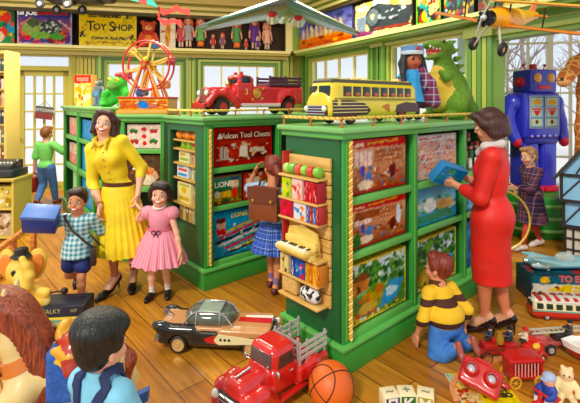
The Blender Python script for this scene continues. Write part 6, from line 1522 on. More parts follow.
# ---- giant robot on a striped drum
t = thing('round_stand', 'big green striped drum under the giant blue robot', 'stand', (3.2, 5.65, 0))
g = G(M('#2f9a34', .3)); g.lathe([(0, 0), (.42, 0), (.47, .05), (.49, .15), (.49, .4), (.46, .5), (.42, .53), (0, .54)], n=48); dr_ = g.build('drum', t)
g = G(M('#8fd46a', .3)); [g.torus((0, 0, z), r, .022, n=48) for z, r in ((.12, .485), (.27, .49), (.42, .483))]; g.build('stripe', dr_)
BL = M('#3038c8', .3, 0, .4); BL2 = M('#2a2fa4', .35)
t = thing('giant_robot', 'giant blue toy robot with red ears and lamp eyes by the bay window', 'toy robot', (3.23, 5.65, .541), PI + .22)
g = G(BL); g.box((0, 0, .98), (.56, .36, .62), bev=.06, seg=3); to = g.build('torso', t)
g = G(BL2); g.box((0, 0, .66), (.5, .32, .1), bev=.03); g.build('hip_block', t)
g = G(BL); g.box((0, .02, 1.43), (.4, .34, .3), bev=.03, seg=3); hd_ = g.build('head', t); g = G(BL2); g.cyl((0, 0, 1.26), (0, 0, 1.32), .14, n=28); g.build('neck', t)
RR = M('#d8203c', .3)
for x in (-1, 1):
    g = G(M('#f0a83c', .25)); g.lathe([(0, -.02), (.055, -.02), (.06, 0), (.045, .012), (0, .016)], o=(x * .1, .195, 1.47), R=Matrix.Rotation(-PI / 2, 3, 'X'), n=24); e_ = g.build('eye', hd_)
    g = G(RR); g.cyl((x * .2, .02, 1.42), (x * .25, .02, 1.42), .07, .06, n=24); g.sph((x * .255, .02, 1.42), (.03, .045, .045)); g.build('ear', hd_)
    g = G(RR); g.cyl((x * .14, .02, 1.58), (x * .16, .02, 1.63), .008); g.sph((x * .165, .02, 1.645), .02); g.build('antenna', hd_)
    s = S(.03); s.e((x * .33, 0, 1.14), (.1, .13, .13), 0); s.chain([(x * .36, 0, 1.12), (x * .4, .02, .9), (x * .37, .1, .7)], [.09, .085, .075], 0); s.e((x * .36, .13, .64), (.05, .07, .07), 1); s.build('arm', {0: BL, 1: RR}, .014, t)
    g = G(BL); g.box((x * .14, 0, .34), (.23, .28, .62), bev=.035, seg=3); lg = g.build('leg', t); g = G(RR); g.box((x * .14, .03, .035), (.25, .36, .07), bev=.02); g.build('foot', lg)
    A = Art(16, 30, '#bcd8d0', 4).ell(.5, .82, .35, .1, '#e0b030').poly([(.15, .55), (.85, .55), (.5, .36)], '#d82838').rect(.1, .56, .9, .62, '#d82838').ell(.5, .18, .3, .1, '#e8d8a0').ell(.5, .18, .12, .07, '#283848').border(.05, '#3a78a0', .03).rect(0, .66, 1, .69, '#3a78a0').rect(0, .3, 1, .33, '#3a78a0')
    g = G(M('#d0c8a8', .3)); g.box((x * .115, .183, 1.03), (.2, .016, .42), bev=.005); pn = g.build('dial_panel', to); A.build('printed_panel', pn, (x * .115 + .092, .1925, .83), (-.184, 0, 0), (0, 0, .4))
g = G(RR); g.box((0, .19, 1.35), (.2, .03, .05), bev=.008); g.build('mouth', hd_); g = G(RR); g.cyl((0, .0, 1.57), (0, 0, 1.66), .05, .045, n=20); g.build('top_lamp', hd_)
g = G(M('#a8a8d8', .3)); [g.sph((-.18 + .09 * i, .183, .72), .018, n=10) for i in range(5)]; g.build('rivet', to)

# ---- giraffe
t = thing('toy_giraffe', 'tall orange spotted giraffe looking in beside the giant robot', 'toy giraffe', (3.62, 4.95, 0), 1.75, scale=1.08)
gm, nt, b0 = newmat('giraffe_coat'); b0.inputs['Roughness'].default_value = .7
tc = nt.nodes.new('ShaderNodeTexCoord'); vo = nt.nodes.new('ShaderNodeTexVoronoi'); vo.feature = 'DISTANCE_TO_EDGE'; vo.inputs['Scale'].default_value = 11; r_ = nt.nodes.new('ShaderNodeValToRGB'); r_.color_ramp.interpolation = 'EASE'
r_.color_ramp.elements[0].position = .04; r_.color_ramp.elements[0].color = lin('#f0b45a') + (1,); r_.color_ramp.elements[1].position = .1; r_.color_ramp.elements[1].color = lin('#c8641c') + (1,)
nt.links.new(tc.outputs['Object'], vo.inputs['Vector']); nt.links.new(vo.outputs['Distance'], r_.inputs['Fac']); nt.links.new(r_.outputs['Color'], b0.inputs['Base Color'])
s = S(.05); s.chain([(0, .1, .95), (0, .14, 1.3), (0, .16, 1.7), (0, .17, 1.95)], [.17, .13, .1, .085], 0); s.e((0, -.2, .8), (.19, .38, .2), 0)
s.chain([(0, .17, 2.04), (0, .3, 1.97), (0, .42, 1.85), (0, .46, 1.80)], [.09, .085, .065, .055], 0); s.e((0, .46, 1.79), (.058, .055, .05), 1)
for x in (-1, 1):
    s.c((x * .04, .14, 2.1), (x * .05, .13, 2.2), .018, .018, 2, k=.01); s.e((x * .05, .13, 2.21), .027, 2, k=.01); s.e((x * .12, .12, 2.08), (.06, .02, .032), 0, R=(0, -x * .5, 0)); s.e((x * .075, .26, 2.02), .02, 2, k=.004); s.e((x * .03, .505, 1.81), .009, 2, k=.003)
    for y in (.1, -.48): s.chain([(x * .11, y, .75), (x * .12, y, .4), (x * .12, y, .03)], [.08, .05, .045], 0)
s.chain([(0, -.55, .85), (0, -.62, .55)], [.03, .02], 0); s.chain([(0, .02, 1.1), (0, .05, 1.5), (0, .07, 1.9), (0, .1, 2.08)], .03, 3, k=.02); s.cut((0, 0, 0), (0, 0, -1))
s.build('body', {0: gm, 1: M('#e8a868', .7), 2: M('#201410', .4), 3: M('#8a3c14', .8)}, .012, t)

# ---- timber-framed dolls' house
t = thing('dolls_house', 'blue half-timbered dolls house standing on the floor beyond the stacked boxes', 'dolls house', (3.27, 4.5, 0), -.66, scale=.9)
BLU = M('#8ac4e8', .6); TIM = M('#2a2420', .6); ROOF = M('#3a3634', .8, bump=.6, bscale=40)
W2, D2 = .34, .25
g = G(M('#d8d0c0', .6)); g.bx((-W2 + .03, -D2 + .03, .0), (W2 - .03, D2 - .03, .42)); gf = g.build('ground_floor', t)
g = G(TIM)
for i in range(9): x = -W2 + .03 + (2 * W2 - .06) * i / 8; g.bx((x - .01, -D2 + .01, .02), (x + .01, -D2 + .03, .42))
for z in (.02, .15, .28, .4): g.bx((-W2 + .02, -D2 + .012, z), (W2 - .02, -D2 + .03, z + .02))
for i in range(6): y = -D2 + .05 + .4 * i / 5; g.bx((-W2 + .01, y, .02), (-W2 + .03, y + .02, .42))
g.build('timber_lattice', gf)
g = G(BLU); g.bx((-W2, -D2, .42), (W2, D2, .74)); g.bx((-W2 - .03, -D2 - .03, .74), (W2 + .03, D2 + .03, 1.04)); g.prism([(-W2 - .03, 1.04), (W2 + .03, 1.04), (0, 1.52)], -D2 - .03, D2 + .03); up = g.build('upper_walls', t, smooth=False)
g = G(TIM)
for z, e in ((.42, 0), (.72, .03), (1.02, .03)): g.bx((-W2 - e - .015, -D2 - e - .02, z), (W2 + e + .015, -D2 - e, z + .035)); g.bx((-W2 - e - .02, -D2 - e, z), (-W2 - e, D2 + e, z + .035))
for x in (-W2, -.12, .12, W2 - .03):
    g.bx((x, -D2 - .015, .44), (x + .03, -D2, .74)); g.bx((x * 1.06, -D2 - .045, .75), (x * 1.06 + .03, -D2 - .03, 1.04))
for x0, x1, z0, z1, y in ((-.32, -.14, .46, .7, -D2 - .008), (.32, .16, .46, .7, -D2 - .008), (-.34, -.14, .78, 1.02, -D2 - .038), (.34, .16, .78, 1.02, -D2 - .038), (-.2, -.02, 1.06, 1.42, -D2 - .038), (.2, .02, 1.06, 1.42, -D2 - .038)): g.tube([(x0, y, z0), (x1, y, z1)], .012, n=4)
g.build('timber_frame', up)
for z, y, w_, h_ in ((.56, -D2 - .012, .17, .17), (.88, -D2 - .042, .19, .18), (1.2, -D2 - .042, .09, .12)):
    g = G(TIM); g.box((-.0, y, z), (w_, .02, h_)); wn = g.build('window', t); g = G(M('#c8b078', .3)); n = 3 if w_ > .1 else 2
    [g.box((-w_ / 2 + w_ * (i + .5) / n, y - .011, z), (w_ / n * .72, .006, h_ * .82)) for i in range(n)]; g.build('pane', wn)
g = G(ROOF); g.prism([(-W2 - .1, .98), (-W2 - .06, .98), (0, 1.5), (W2 + .06, .98), (W2 + .1, .98), (0, 1.58)], -D2 - .09, D2 + .07); g.build('roof', t, smooth=False)
g = G(M('#8a5a48', .8)); g.bx((.12, .02, 1.3), (.2, .12, 1.62)); g.build('chimney', t)
# ================================================================ toys on the floor
# ---- rocking horse (faces away to the far wall end, local +x = nose)
t = thing('rocking_horse', 'cream rocking horse with brown mane, orange collar and blue rockers', 'rocking horse', (-.945, 2.06, 0), PI + .12)
HC = M('#ecd28c', .35, 0, .3, var=.12, bscale=6)
s = S(.035); s.chain([(-.04, 0, .44), (.1, 0, .43), (.27, 0, .43)], [.12, .115, .125], 0); s.chain([(.29, 0, .45), (.34, 0, .58), (.385, 0, .68)], [.1, .085, .075], 0)
s.chain([(.39, 0, .7), (.49, 0, .65), (.58, 0, .55), (.61, 0, .51)], [.08, .072, .052, .046], 0); s.e((.62, 0, .505), (.04, .045, .04), 0)
for y in (-1, 1):
    s.chain([(.28, y * .09, .38), (.4, y * .1, .28), (.47, y * .1, .13)], [.075, .05, .035], 0); s.e((.48, y * .1, .115), (.05, .035, .03), 1)
    s.chain([(-.06, y * .09, .4), (-.12, y * .1, .28), (-.14, y * .1, .13)], [.085, .055, .035], 0); s.e((-.13, y * .1, .115), (.05, .035, .03), 1)
    s.c((.39, y * .05, .77), (.38, y * .06, .83), .025, .01, 0, k=.02); s.e((.48, y * .066, .67), (.02, .015, .02), 2, k=.004)
s.build('body', {0: HC, 1: M('#4a2c1c', .4), 2: M('#141010', .2)}, .0075, t)
s = S(.012); path = smooth([(.47, 0, .77), (.40, 0, .79), (.325, 0, .75), (.27, 0, .66), (.225, 0, .56), (.205, 0, .46), (.21, 0, .38)], 4)
for i, p in enumerate(path[:-1]):
    for y in (-.035, .04, .085): s.chain([p + V((0, y * .5, 0)), p + V((-.012 - .02 * (y > .05), y, -.04)), p + V((.01, y * 1.25, -.1))], [.034, .03, .012], 0)
s.chain([(.44, 0, .79), (.52, .03, .73), (.55, .04, .66)], [.045, .035, .015], 0)
mane = hairmat('#8a3a1c', .3); s.build('mane', {0: mane}, .006, t)
s = S(.03); s.chain([(-.12, 0, .5), (-.15, 0, .44), (-.145, 0, .3)], [.03, .04, .015], 0); s.build('tail', {0: mane}, .008, t)
Rr = V((.06, 0, .14)).to_track_quat('Z', 'Y').to_matrix()
g = G(M('#d87a2c', .4)); c_ = V((.295, 0, .47)); R = []
for k, o_ in ((0, 0), (.012, .004), (.012, .056), (0, .06)): R.append([c_ + Rr @ V(((.112 + k - o_ * .25) * math.cos(a), (.108 + k - o_ * .25) * math.sin(a), o_)) for a in [2 * PI * i / 40 for i in range(40)]])
g.rings(R, None, False); col = g.build('collar', t)
for y in (1, -1):
    for a0 in (.9, 1.5, 2.1):
        g = G(M('#5a2410', .5)); pts = []
        for i in range(14): r_ = .024 * (1 - i / 16); a = i * .62; th = a0 + r_ * math.cos(a) / .12; pts.append(c_ + Rr @ V((.123 * math.cos(th), y * .119 * math.sin(th), .03 + r_ * math.sin(a))))
        g.tube(pts, .0045, n=5); g.build('scroll', col)
g = G(M('#d01818', .3)); g.sph(c_ + Rr @ V((.08, .085, .03)), (.036, .03, .036)); g.build('rosette', col)
g = G(M('#2a4a98', .5)); g.torus((.55, 0, .59), .07, .011, Rm=V((.1, 0, -.1)).to_track_quat('Z', 'Y').to_matrix()); g.tube([(.55, .07, .59), (.46, .085, .66), (.4, .08, .72)], .01, n=6); g.build('bridle', t)
s = S(.02); s.b((.06, 0, .56), (.22, .26, .03), .014, 0); s.b((.06, .125, .45), (.22, .03, .22), .012, 0); s.b((.06, -.125, .45), (.22, .03, .22), .012, 0); s.build('saddle_blanket', {0: M('#2f62b8', .8, var=.25)}, .008, t)
s = S(.025); s.e((.06, 0, .585), (.11, .12, .035), 0); s.e((-.03, 0, .61), (.035, .11, .045), 1); s.e((.14, 0, .61), (.03, .07, .045), 2); s.chain([(.06, .1, .57), (.05, .145, .5)], [.05, .04], 0); s.chain([(-.03, .12, .585), (.06, .145, .555), (.14, .12, .57)], .017, 2); s.chain([(-.03, .13, .555), (.06, .15, .52), (.13, .13, .53)], .012, 1); s.build('saddle', {0: M('#b83420', .3, 0, .4), 1: M('#e8c030', .35), 2: M('#e0a428', .35)}, .008, t)
RB = M('#2f68b8', .35); xc = .22
for y in (-.16, .16):
    g = G(RB); R = []
    for i in range(25):
        f = 2 * i / 24 - 1; x = xc + .44 * f; z = .035 + .1 * f * f; R.append([(x, y - .022, z), (x, y + .022, z), (x, y + .022, z + .055), (x, y - .022, z + .055)])
    g.rings(R); g.build('rocker', t)
for x in (-.14, .48, .16): g = G(RB); zz = .088 + .1 * ((x - xc) / .44) ** 2; g.bx((x - .03, -.18, zz - .03), (x + .03, .18, zz), bev=.006); g.build('cross_bar', t)

# ---- elephant pull toy on its printed base
t = thing('elephant_toy', 'yellow elephant pull toy with a red jacket and drumstick on a printed base', 'pull toy', (-1.86, 3.22, 0), .1)
g = G(M('#1c2030', .4)); g.bx((-.12, -.12, .045), (.33, .1, .2), bev=.008); bs = g.build('base', t)
g = G(M('#e8d040', .4)); g.bx((-.125, -.127, .105), (.335, -.115, .122)); g.build('yellow_band', bs)
A = Art(40, 12, '#d8c890', 3).rect(0, .55, 1, 1, '#88b0a0').dab(0, .05, 1, .95, 26, ['#7a2838', '#3a3a48', '#e8e0c8', '#c84838', '#2a6a58', '#e0b848'], .05).rect(0, 0, 1, .1, '#181818'); A.build('printed_panel', bs, (-.118, -.122, .048), (.446, 0, 0), (0, 0, .056))
text('TALKY', .045, 'lettering', bs, M('#b8b478', .5), (.1, -.122, .165)); text('HIT', .03, 'lettering', bs, M('#b8b478', .5), (.26, -.122, .165))
for x in (-.06, .27):
    for y in (-.13, .11): wheel(t, (x, y, .045), .045, .02, M('#e0b828', .4), .6, tyre=M('#c83020', .4))
EY = M('#ecc648', .5); s = S(.02)
s.e((-.16, -.02, .43), (.1, .085, .11), 0); s.chain([(-.12, -.08, .4), (-.07, -.12, .36), (-.05, -.12, .43), (-.08, -.11, .5), (-.11, -.1, .55)], [.06, .042, .034, .028, .024], 0)
s.e((-.14, .0, .25), (.1, .08, .1), 1); s.c((-.1, -.04, .24), (.0, -.06, .225), .06, .055, 0); s.e((.03, -.08, .235), (.05, .02, .05), 4); s.c((-.19, -.04, .22), (-.16, -.12, .215), .055, .05, 0)
s.chain([(-.1, -.04, .32), (-.02, -.07, .3), (.05, -.08, .29)], [.045, .035, .035], 0); s.e((-.09, -.1, .43), (.017, .012, .024), 3, k=.003); s.e((-.17, -.1, .45), (.016, .012, .022), 3, k=.003)
s.build('body', {0: EY, 1: M('#d02c20', .4), 3: M('#181410', .3), 4: M('#f0dc80', .5)}, .007, t)
for x, r_ in ((-.27, -.5), (-.07, .5)):
    s = S(.01); s.e((x, .02, .47), (.075, .02, .12), 0, R=(0, r_ * .3, r_ * .4)); s.e((x + (.008 if x > -.2 else -.005), -.002, .465), (.052, .012, .09), 1, R=(0, r_ * .3, r_ * .4)); s.build('ear', {0: EY, 1: M('#e88a2c', .5)}, .007, t)
g = G(M('#16302c', .5)); g.sph((-.14, -.12, .325), .018); [g.sph((-.14 + x * .045, -.115, .325), (.035, .015, .025), n=10) for x in (-1, 1)]; g.build('bow_tie', t)
g = G(M('#1a1210', .3)); g.cyl((.05, -.09, .29), (.17, -.1, .305), .006, n=8); g.sph((.185, -.1, .306), .026); g.build('drumstick', t)
g = G(M('#1e1a16', .5)); g.lathe([(.07, .54), (.075, .545), (.05, .56), (.045, .6), (0, .605)], o=(-.16, -.01, 0), n=20); g.build('hat', t)

# ---- big tin saloon car
t = thing('toy_car', 'long black and tan toy tin car with a white side flash on the floor', 'toy car', (X(218, 2.98), 2.98, .0), -.10, scale=.96)
BLK2 = M('#1c2220', .15, 0, .6); TAN = M('#c8905a', .25, 0, .4); s = S(.03)
s.b((0, 0, .115), (.8, .29, .12), .05, 0); s.b((0, 0, .085), (.82, .27, .06), .025, 0)
for y in (-1, 1): s.b((-.27, y * .115, .16), (.3, .07, .06), .028, 0); s.e((-.39, y * .12, .185), (.06, .025, .03), 0)
s.b((.22, 0, .175), (.37, .22, .035), .016, 1, k=.01); s.b((-.28, 0, .175), (.24, .2, .035), .016, 1, k=.01); s.b((0, 0, .172), (.42, .26, .03), .014, 1, k=.01)
for y in (-1, 1):
    s.b((.22, y * .125, .158), (.37, .04, .05), .02, 1, k=.01)
    for x in (-.25, .27): s.c((x, y * .2, .062), (x, y * .1, .062), .072, .072, 0, k=.004, neg=True)
s.build('body', {0: BLK2, 1: TAN}, .0065, t)
s = S(.03); s.b((-.05, 0, .215), (.33, .21, .1), .045, 0); s.e((-.05, 0, .22), (.19, .11, .05), 0); s.b((-.05, 0, .268), (.17, .17, .02), .01, 1, k=.01); s.build('cabin', {0: M('#5a6658', .06, 0, .6), 1: M('#98a898', .1, 0, .5)}, .0065, t)
g = G(CHR)
for y in (-1, 1): g.tube([(.14, y * .105, .185), (.08, y * .1, .255), (.03, y * .09, .277), (-.13, y * .09, .277), (-.18, y * .1, .25), (-.23, y * .105, .185)], .006, n=6)
for x in (.04, -.13): g.tube([(x, -.112, .185), (x, -.107, .24), (x, -.09, .277), (x, .09, .277), (x, .107, .24), (x, .112, .185)], .006, n=6)
g.build('window_frame', t)
for y in (-1, 1):
    g = G(M('#e8e4b0', .3)); g.prism([(.0, .11), (.04, .155), (.36, .13), (.36, .105), (.05, .085)], y * .146, y * .154); fl = g.build('side_flash', t)
    g = G(RED); g.prism([(-.06, .12), (.03, .15), (.01, .115), (.035, .09), (-.04, .1)], y * .146, y * .156); g.build('flash_tip', t)
    g = G(M('#282420', .4)); [g.cyl((.06 + .03 * i, y * .153, .122), (.06 + .03 * i, y * .157, .122), .009, n=10) for i in range(3)]; g.build('porthole_pattern', fl)
g = G(RED); g.prism([(.16, -.03), (.4, -.035), (.4, .035), (.16, .03)], .185, .196, ax='xy'); g.build('bonnet_stripe', t)
g = G(M('#f0ece0', .3)); g.prism([(.2, .03), (.4, .03), (.4, .075), (.2, .06)], .185, .195, ax='xy'); g.build('bonnet_panel', t)
g = G(CHR); g.tube([(.4, -.15, .09), (.43, -.06, .09), (.43, .06, .09), (.4, .15, .09)], .02); g.build('front_bumper', t); g = G(CHR); g.tube([(-.41, -.14, .09), (-.43, 0, .09), (-.41, .14, .09)], .018); g.build('rear_bumper', t)
g = G(CHR); [g.bx((.41, -.09 + .03 * i, .1), (.425, -.08 + .03 * i, .15)) for i in range(7)]; g.build('grille', t)
for y in (-.115, .115): lamp(t, (.425, y, .14), .026); g = G(M('#b84038', .3)); g.sph((-.41, y, .17), (.03, .018, .018)); g.build('tail_light', t)
g = G(CHR); g.prism([(-.405, .18), (-.36, .19), (-.33, .2), (-.38, .24), (-.41, .235)], -.006, .006); g.build('tail_ornament', t)
for x in (-.25, .27):
    for y in (-.128, .128): wheel(t, (x, y, .062), .062, .035, M('#d8b878', .3, .3), .72, tyre=M('#2a2420', .5))

# ---- red pick-up truck
t = thing('toy_truck', 'red toy pick-up truck with a rounded cab and silver stake sides', 'toy truck', (-.085, 2.45, .0), PI + .80)
RT_ = M('#d01e1a', .2, 0, .6); s = S(.016)
s.b((.02, 0, .235), (.19, .215, .22), .05, 0); s.b((.02, 0, .17), (.2, .22, .12), .02, 0); s.b((.2, 0, .185), (.24, .15, .11), .045, 0); s.b((.24, 0, .15), (.17, .17, .1), .04, 0); s.b((.1, 0, .12), (.42, .2, .06), .02, 0)
for y in (-1, 1):
    s.chain([(.33, y * .105, .1), (.29, y * .11, .155), (.2, y * .115, .16), (.12, y * .115, .1)], [.035, .045, .045, .03], 0); s.b((-.2, y * .11, .14), (.26, .05, .09), .022, 0); s.e((-.2, y * .12, .14), (.08, .045, .07), 0)
    s.b((-.02, y * .115, .075), (.26, .04, .02), .008, 0)
    for x in (.22, -.2): s.c((x, y * .17, .062), (x, y * .075, .062), .067, .067, 0, k=.004, neg=True)
s.b((-.2, 0, .11), (.28, .2, .03), .01, 0); s.b((-.085, 0, .16), (.02, .2, .12), .008, 0)
s.build('body', {0: RT_}, .0065, t)
g = G(M('#5a4a48', .08, 0, .4)); g.box((.112, 0, .278), (.012, .165, .075), bev=.004, R=Matrix.Rotation(-.12, 3, 'Y'))
g.build('windscreen', t)
for y in (-1, 1):
    g = G(M('#3a3230', .08, 0, .4)); g.prism([(.08, .24), (.07, .305), (-.03, .305), (-.045, .24)], y * .104, y * .1105); g.build('side_window', t); g = G(CHR); g.cyl((-.03, y * .115, .2), (-.0, y * .115, .2), .005, n=8); g.build('door_handle', t); g = G(CHR); g.sph((.11, y * .135, .235), (.008, .015, .018)); g.cyl((.1, y * .11, .22), (.11, y * .135, .23), .003); g.build('mirror', t)
    g = G(M('#3a2a28', .6)); [g.bx((-.32, y * .1, .185 + .0 * i), (-.085, y * .106, .19)) for i in range(1)]
    for i in range(3): g.bx((-.33, y * .108, .215 + .035 * i), (-.09, y * .114, .232 + .035 * i), M('#d0d0cc', .3, .3))
    for x in (-.32, -.24, -.16, -.1): g.bx((x, y * .104, .18), (x + .014, y * .112, .315), M('#c0c0bc', .3, .3))
    g.build('stake_rail', t)
g = G(M('#c8c8c8', .3, .4)); [g.bx((-.092, -.1, .22 + .04 * i), (-.085, .1, .238 + .04 * i)) for i in range(3)]; [g.bx((-.094, y, .17), (-.083, y + .012, .34)) for y in (-.1, -.03, .03, .09)]; g.build('head_rack', t)
g = G(CHR); [g.box((.335, 0, .085 + .022 * i), (.025, .17 - .008 * i, .012), bev=.004) for i in range(4)]; g.bx((.322, -.08, .075), (.33, .08, .165), M('#181a1c', .4)); g.build('grille', t)
g = G(CHR); g.tube([(.31, -.14, .055), (.36, -.08, .055), (.36, .08, .055), (.31, .14, .055)], .015); g.build('bumper', t)
for y in (-.1, .1): lamp(t, (.345, y, .145), .026)
for x in (.22, -.2):
    for y in (-.1, .1): wheel(t, (x, y, .058), .058, .038, M('#d0ccc8', .25, .6), .58)
g = G(CHR); g.cyl((.19, 0, .255), (.29, 0, .245), .006); g.build('bonnet_ornament', t)

# ---- basketball
bm_, nt, b0 = newmat('basketball'); b0.inputs['Roughness'].default_value = .45
N = nt.nodes.new; L = nt.links.new; tc = N('ShaderNodeTexCoord'); vo = N('ShaderNodeTexVoronoi'); vo.inputs['Scale'].default_value = 130; L(tc.outputs['Object'], vo.inputs['Vector']); bp = N('ShaderNodeBump'); bp.inputs['Strength'].default_value = .25; bp.inputs['Distance'].default_value = .003; L(vo.outputs['Distance'], bp.inputs['Height']); L(bp.outputs['Normal'], b0.inputs['Normal']); b0.inputs['Base Color'].default_value = lin('#e0641a') + (1,)
rb = .125; q = V((X(331, 2.36), 2.36, rb))
t = thing('basketball', 'orange basketball with black seams beside the red truck', 'ball', q, rot=(.5, .35, .6))
g = G(bm_); g.sph((0, 0, 0), rb, n=48); g.build('ball', t)
g = G(M('#1a1410', .6)); circ = lambda Rm, dz=0, rr=1: [Rm @ V((rb * rr * math.cos(a), rb * rr * math.sin(a), dz)) for a in [2 * PI * i / 64 for i in range(64)]]
g.tube(circ(Matrix.Identity(3)), .0032, n=6, closed=True); g.tube(circ(RX), .0032, n=6, closed=True)
for sx in (-1, 1):
    pts = []
    for i in range(64):
        a = 2 * PI * i / 64; p = V((sx * (.62 + .16 * math.cos(2 * a)), .8 * math.cos(a), .8 * math.sin(a))).normalized() * rb; pts.append(p)
    g.tube(pts, .0032, n=6, closed=True)
g.build('seam', t)

# ---- alphabet blocks
for px, c, ch, top_, lab, rz in ((389.5, '#1c2a68', '\u041f', '~', 'alphabet block with a dark blue letter side, nearest the basketball', .2), (407, '#1f6a2c', 'K', '+', 'alphabet block with a green K side between two others', .0), (425.5, '#a89a20', 'M', '~', 'alphabet block with an olive side, on the end towards the red viewer', -.32)):
    q = V((X(px, 2.36), 2.36 + (.012 if ch == 'K' else 0), 0)); t = thing('alphabet_block', lab, 'toy block', q, rz, 'alphabet blocks')
    g = G(M('#f2e2b4', .5)); g.box((0, 0, .047), (.092, .092, .092), bev=.006); bl = g.build('block', t)
    g = G(M(c, .5)); g.box((0, -.0462, .047), (.078, .002, .078)); g.build('painted_side', bl)
    text(ch, .085, 'lettering', bl, M('#e8e4d8', .5), (0, -.0478, .045), bold=.003); text(top_, .075, 'lettering', bl, M('#8a8a78', .5), (0, 0, .0938), up=(0, 1, 0), bold=.002)

# ---- stereo viewer on its booklet
q = FL(481, 389); t = thing('story_booklet', 'flat yellow and pale green booklet under the red stereo viewer', 'booklet', (q.x, q.y, 0), .03)
g = G(M('#f0e8c8', .6)); g.bx((-.165, -.15, 0), (.165, .13, .012), bev=.002); g.build('pages', t)
A = Art(40, 34, '#f2dc28', 4).rect(0, .42, 1, 1, '#b8d8b0').dab(.0, .45, 1, 1, 30, ['#d8e8c8', '#6aa880', '#e0d070', '#88b8c8'], .07).rect(0, 0, .36, .7, '#d8c890').dab(.02, .02, .34, .66, 36, ['#c83820', '#e8a040', '#f0e0b0', '#6a7a30'], .05).ell(.2, .62, .13, .08, '#e8c878')
A.build('cover_panel', t, (-.163, -.148, .0135), (.326, 0, 0), (0, .276, 0))
text('FAMILY', .05, 'lettering', t, M('#2a2a10', .6), (.06, -.03, .0145), up=(0, 1, 0), bold=.003); text('STEREO', .05, 'lettering', t, M('#2a2a10', .6), (.06, -.078, .0145), up=(0, 1, 0), bold=.003)
q = FL(478, 379, .08); t = thing('stereo_viewer', 'red plastic stereo picture viewer with two eyepieces on the booklet', 'picture viewer', (q.x, q.y - .03, .11), rot=(-.75, .25, -.55))
VR = M('#c81a1c', .25, 0, .4); s = S(.012); s.b((0, 0, 0), (.22, .07, .15), .02, 0); s.b((0, .05, -.01), (.2, .05, .12), .02, 0); s.e((0, 0, -.085), (.025, .06, .02), 0, neg=True); s.b((-.0, .03, .085), (.1, .05, .03), .01, 0)
for x in (-.055, .055): s.c((x, -.03, .01), (x, -.055, .01), .034, .04, 0); s.c((x, -.08, .01), (x, -.045, .01), .024, .024, 0, k=.003, neg=True)
s.build('body', {0: VR}, .0055, t)
for x in (-.055, .055): g = G(M('#c8ccd4', .1)); g.sph((x, -.046, .01), (.022, .008, .022)); g.build('eyepiece_lens', t)
g = G(M('#b81418', .3)); g.box((.125, .03, .03), (.06, .03, .03), bev=.01); g.build('lever', t)
s = S(.01)
pts = [FL(456, 401), FL(452, 390), FL(457, 379), FL(468, 371), FL(482, 365), FL(497, 360.5), FL(514, 357.5)]
pts = [p + V((0, 0, .012)) for p in pts]
g = G(M('#e89a62', .4)); R = []; pts = smooth(pts, 6)
for i, p in enumerate(pts):
    tt = (pts[min(i + 1, len(pts) - 1)] - pts[max(i - 1, 0)]).normalized(); n_ = V((-tt.y, tt.x, 0)) * .015; R.append([p - n_ - V((0, 0, .012)), p + n_ - V((0, 0, .012)), p + n_ + V((0, 0, .006)), p - n_ + V((0, 0, .006))])
g.rings(R); o = g.build('toy_strap', sharp=60); tag(o, 'curved peach strap sweeping over the floor round the booklet', 'strap')

# ---- little old-time vehicles
def fireman(loc, rz, label, coat='#23304a', hat='#15161a', h=.1):
    t = thing('toy_fireman', label, 'toy figure', loc, rz, 'little toy figures'); k = h / .1; s = S(.006)
    s.c((0, 0, .02 * k), (0, 0, .055 * k), .018 * k, .016 * k, 0); s.e((0, 0, .078 * k), .014 * k, 1)
    for y in (-1, 1): s.chain([(0, y * .018 * k, .055 * k), (.015 * k, y * .024 * k, .04 * k), (.035 * k, y * .018 * k, .042 * k)], .007 * k, 0); s.c((0, y * .009 * k, .02 * k), (.03 * k, y * .011 * k, .01 * k), .009 * k, .008 * k, 2)
    s.cut((0, 0, 0), (0, 0, -1)); s.build('body', {0: M(coat, .5), 1: M('#d8a080', .5), 2: M('#2a2420', .5)}, .0035, t)
    g = G(M(hat, .4)); g.lathe([(.02, .084), (.021, .087), (.014, .09), (.012, .1), (0, .102)], n=16); o = g.build('hat', t); o.scale = (k, k, k); return t
AR = M('#b8241c', .3, 0, .4); SPK = M('#c87838', .4); GD = M('#d8a838', .3, .5)
# a. steam fire wagon
q = FL(500, 363); t = thing('fire_wagon', 'old-time red toy fire wagon with thin spoked wheels near the black heels', 'toy vehicle', (q.x, q.y + .04, 0), .1 + PI, scale=.88)
g = G(AR); g.box((0, 0, .075), (.3, .08, .03), bev=.008); g.box((.07, 0, .11), (.1, .09, .05), bev=.01); g.box((-.1, 0, .105), (.1, .08, .045), bev=.01); g.box((.04, 0, .15), (.02, .085, .05), bev=.006); g.build('body', t)
g = G(GD); g.lathe([(0, .12), (.028, .12), (.03, .16), (.018, .19), (.02, .2), (0, .2)], o=(-.02, 0, 0), n=16); g.build('boiler', t); g = G(M('#8a3a28', .5)); g.bx((-.16, -.045, .09), (.14, -.04, .1)); g.bx((-.16, .04, .09), (.14, .045, .1)); g.build('side_board', t)
for x, r_ in ((.11, .045), (-.1, .052)):
    for y in (-.055, .055): wheel(t, (x, y, r_), r_, .014, SPK, .84, spokes=8, tyre=M('#3a1c14', .5))
fireman((q.x - .04, q.y + .05, .12), PI, 'little fireman in a dark coat driving the old-time fire wagon')
fireman((q.x + .09, q.y + .05, .114), PI, 'little fireman in a dark coat standing at the back of the fire wagon', h=.1)
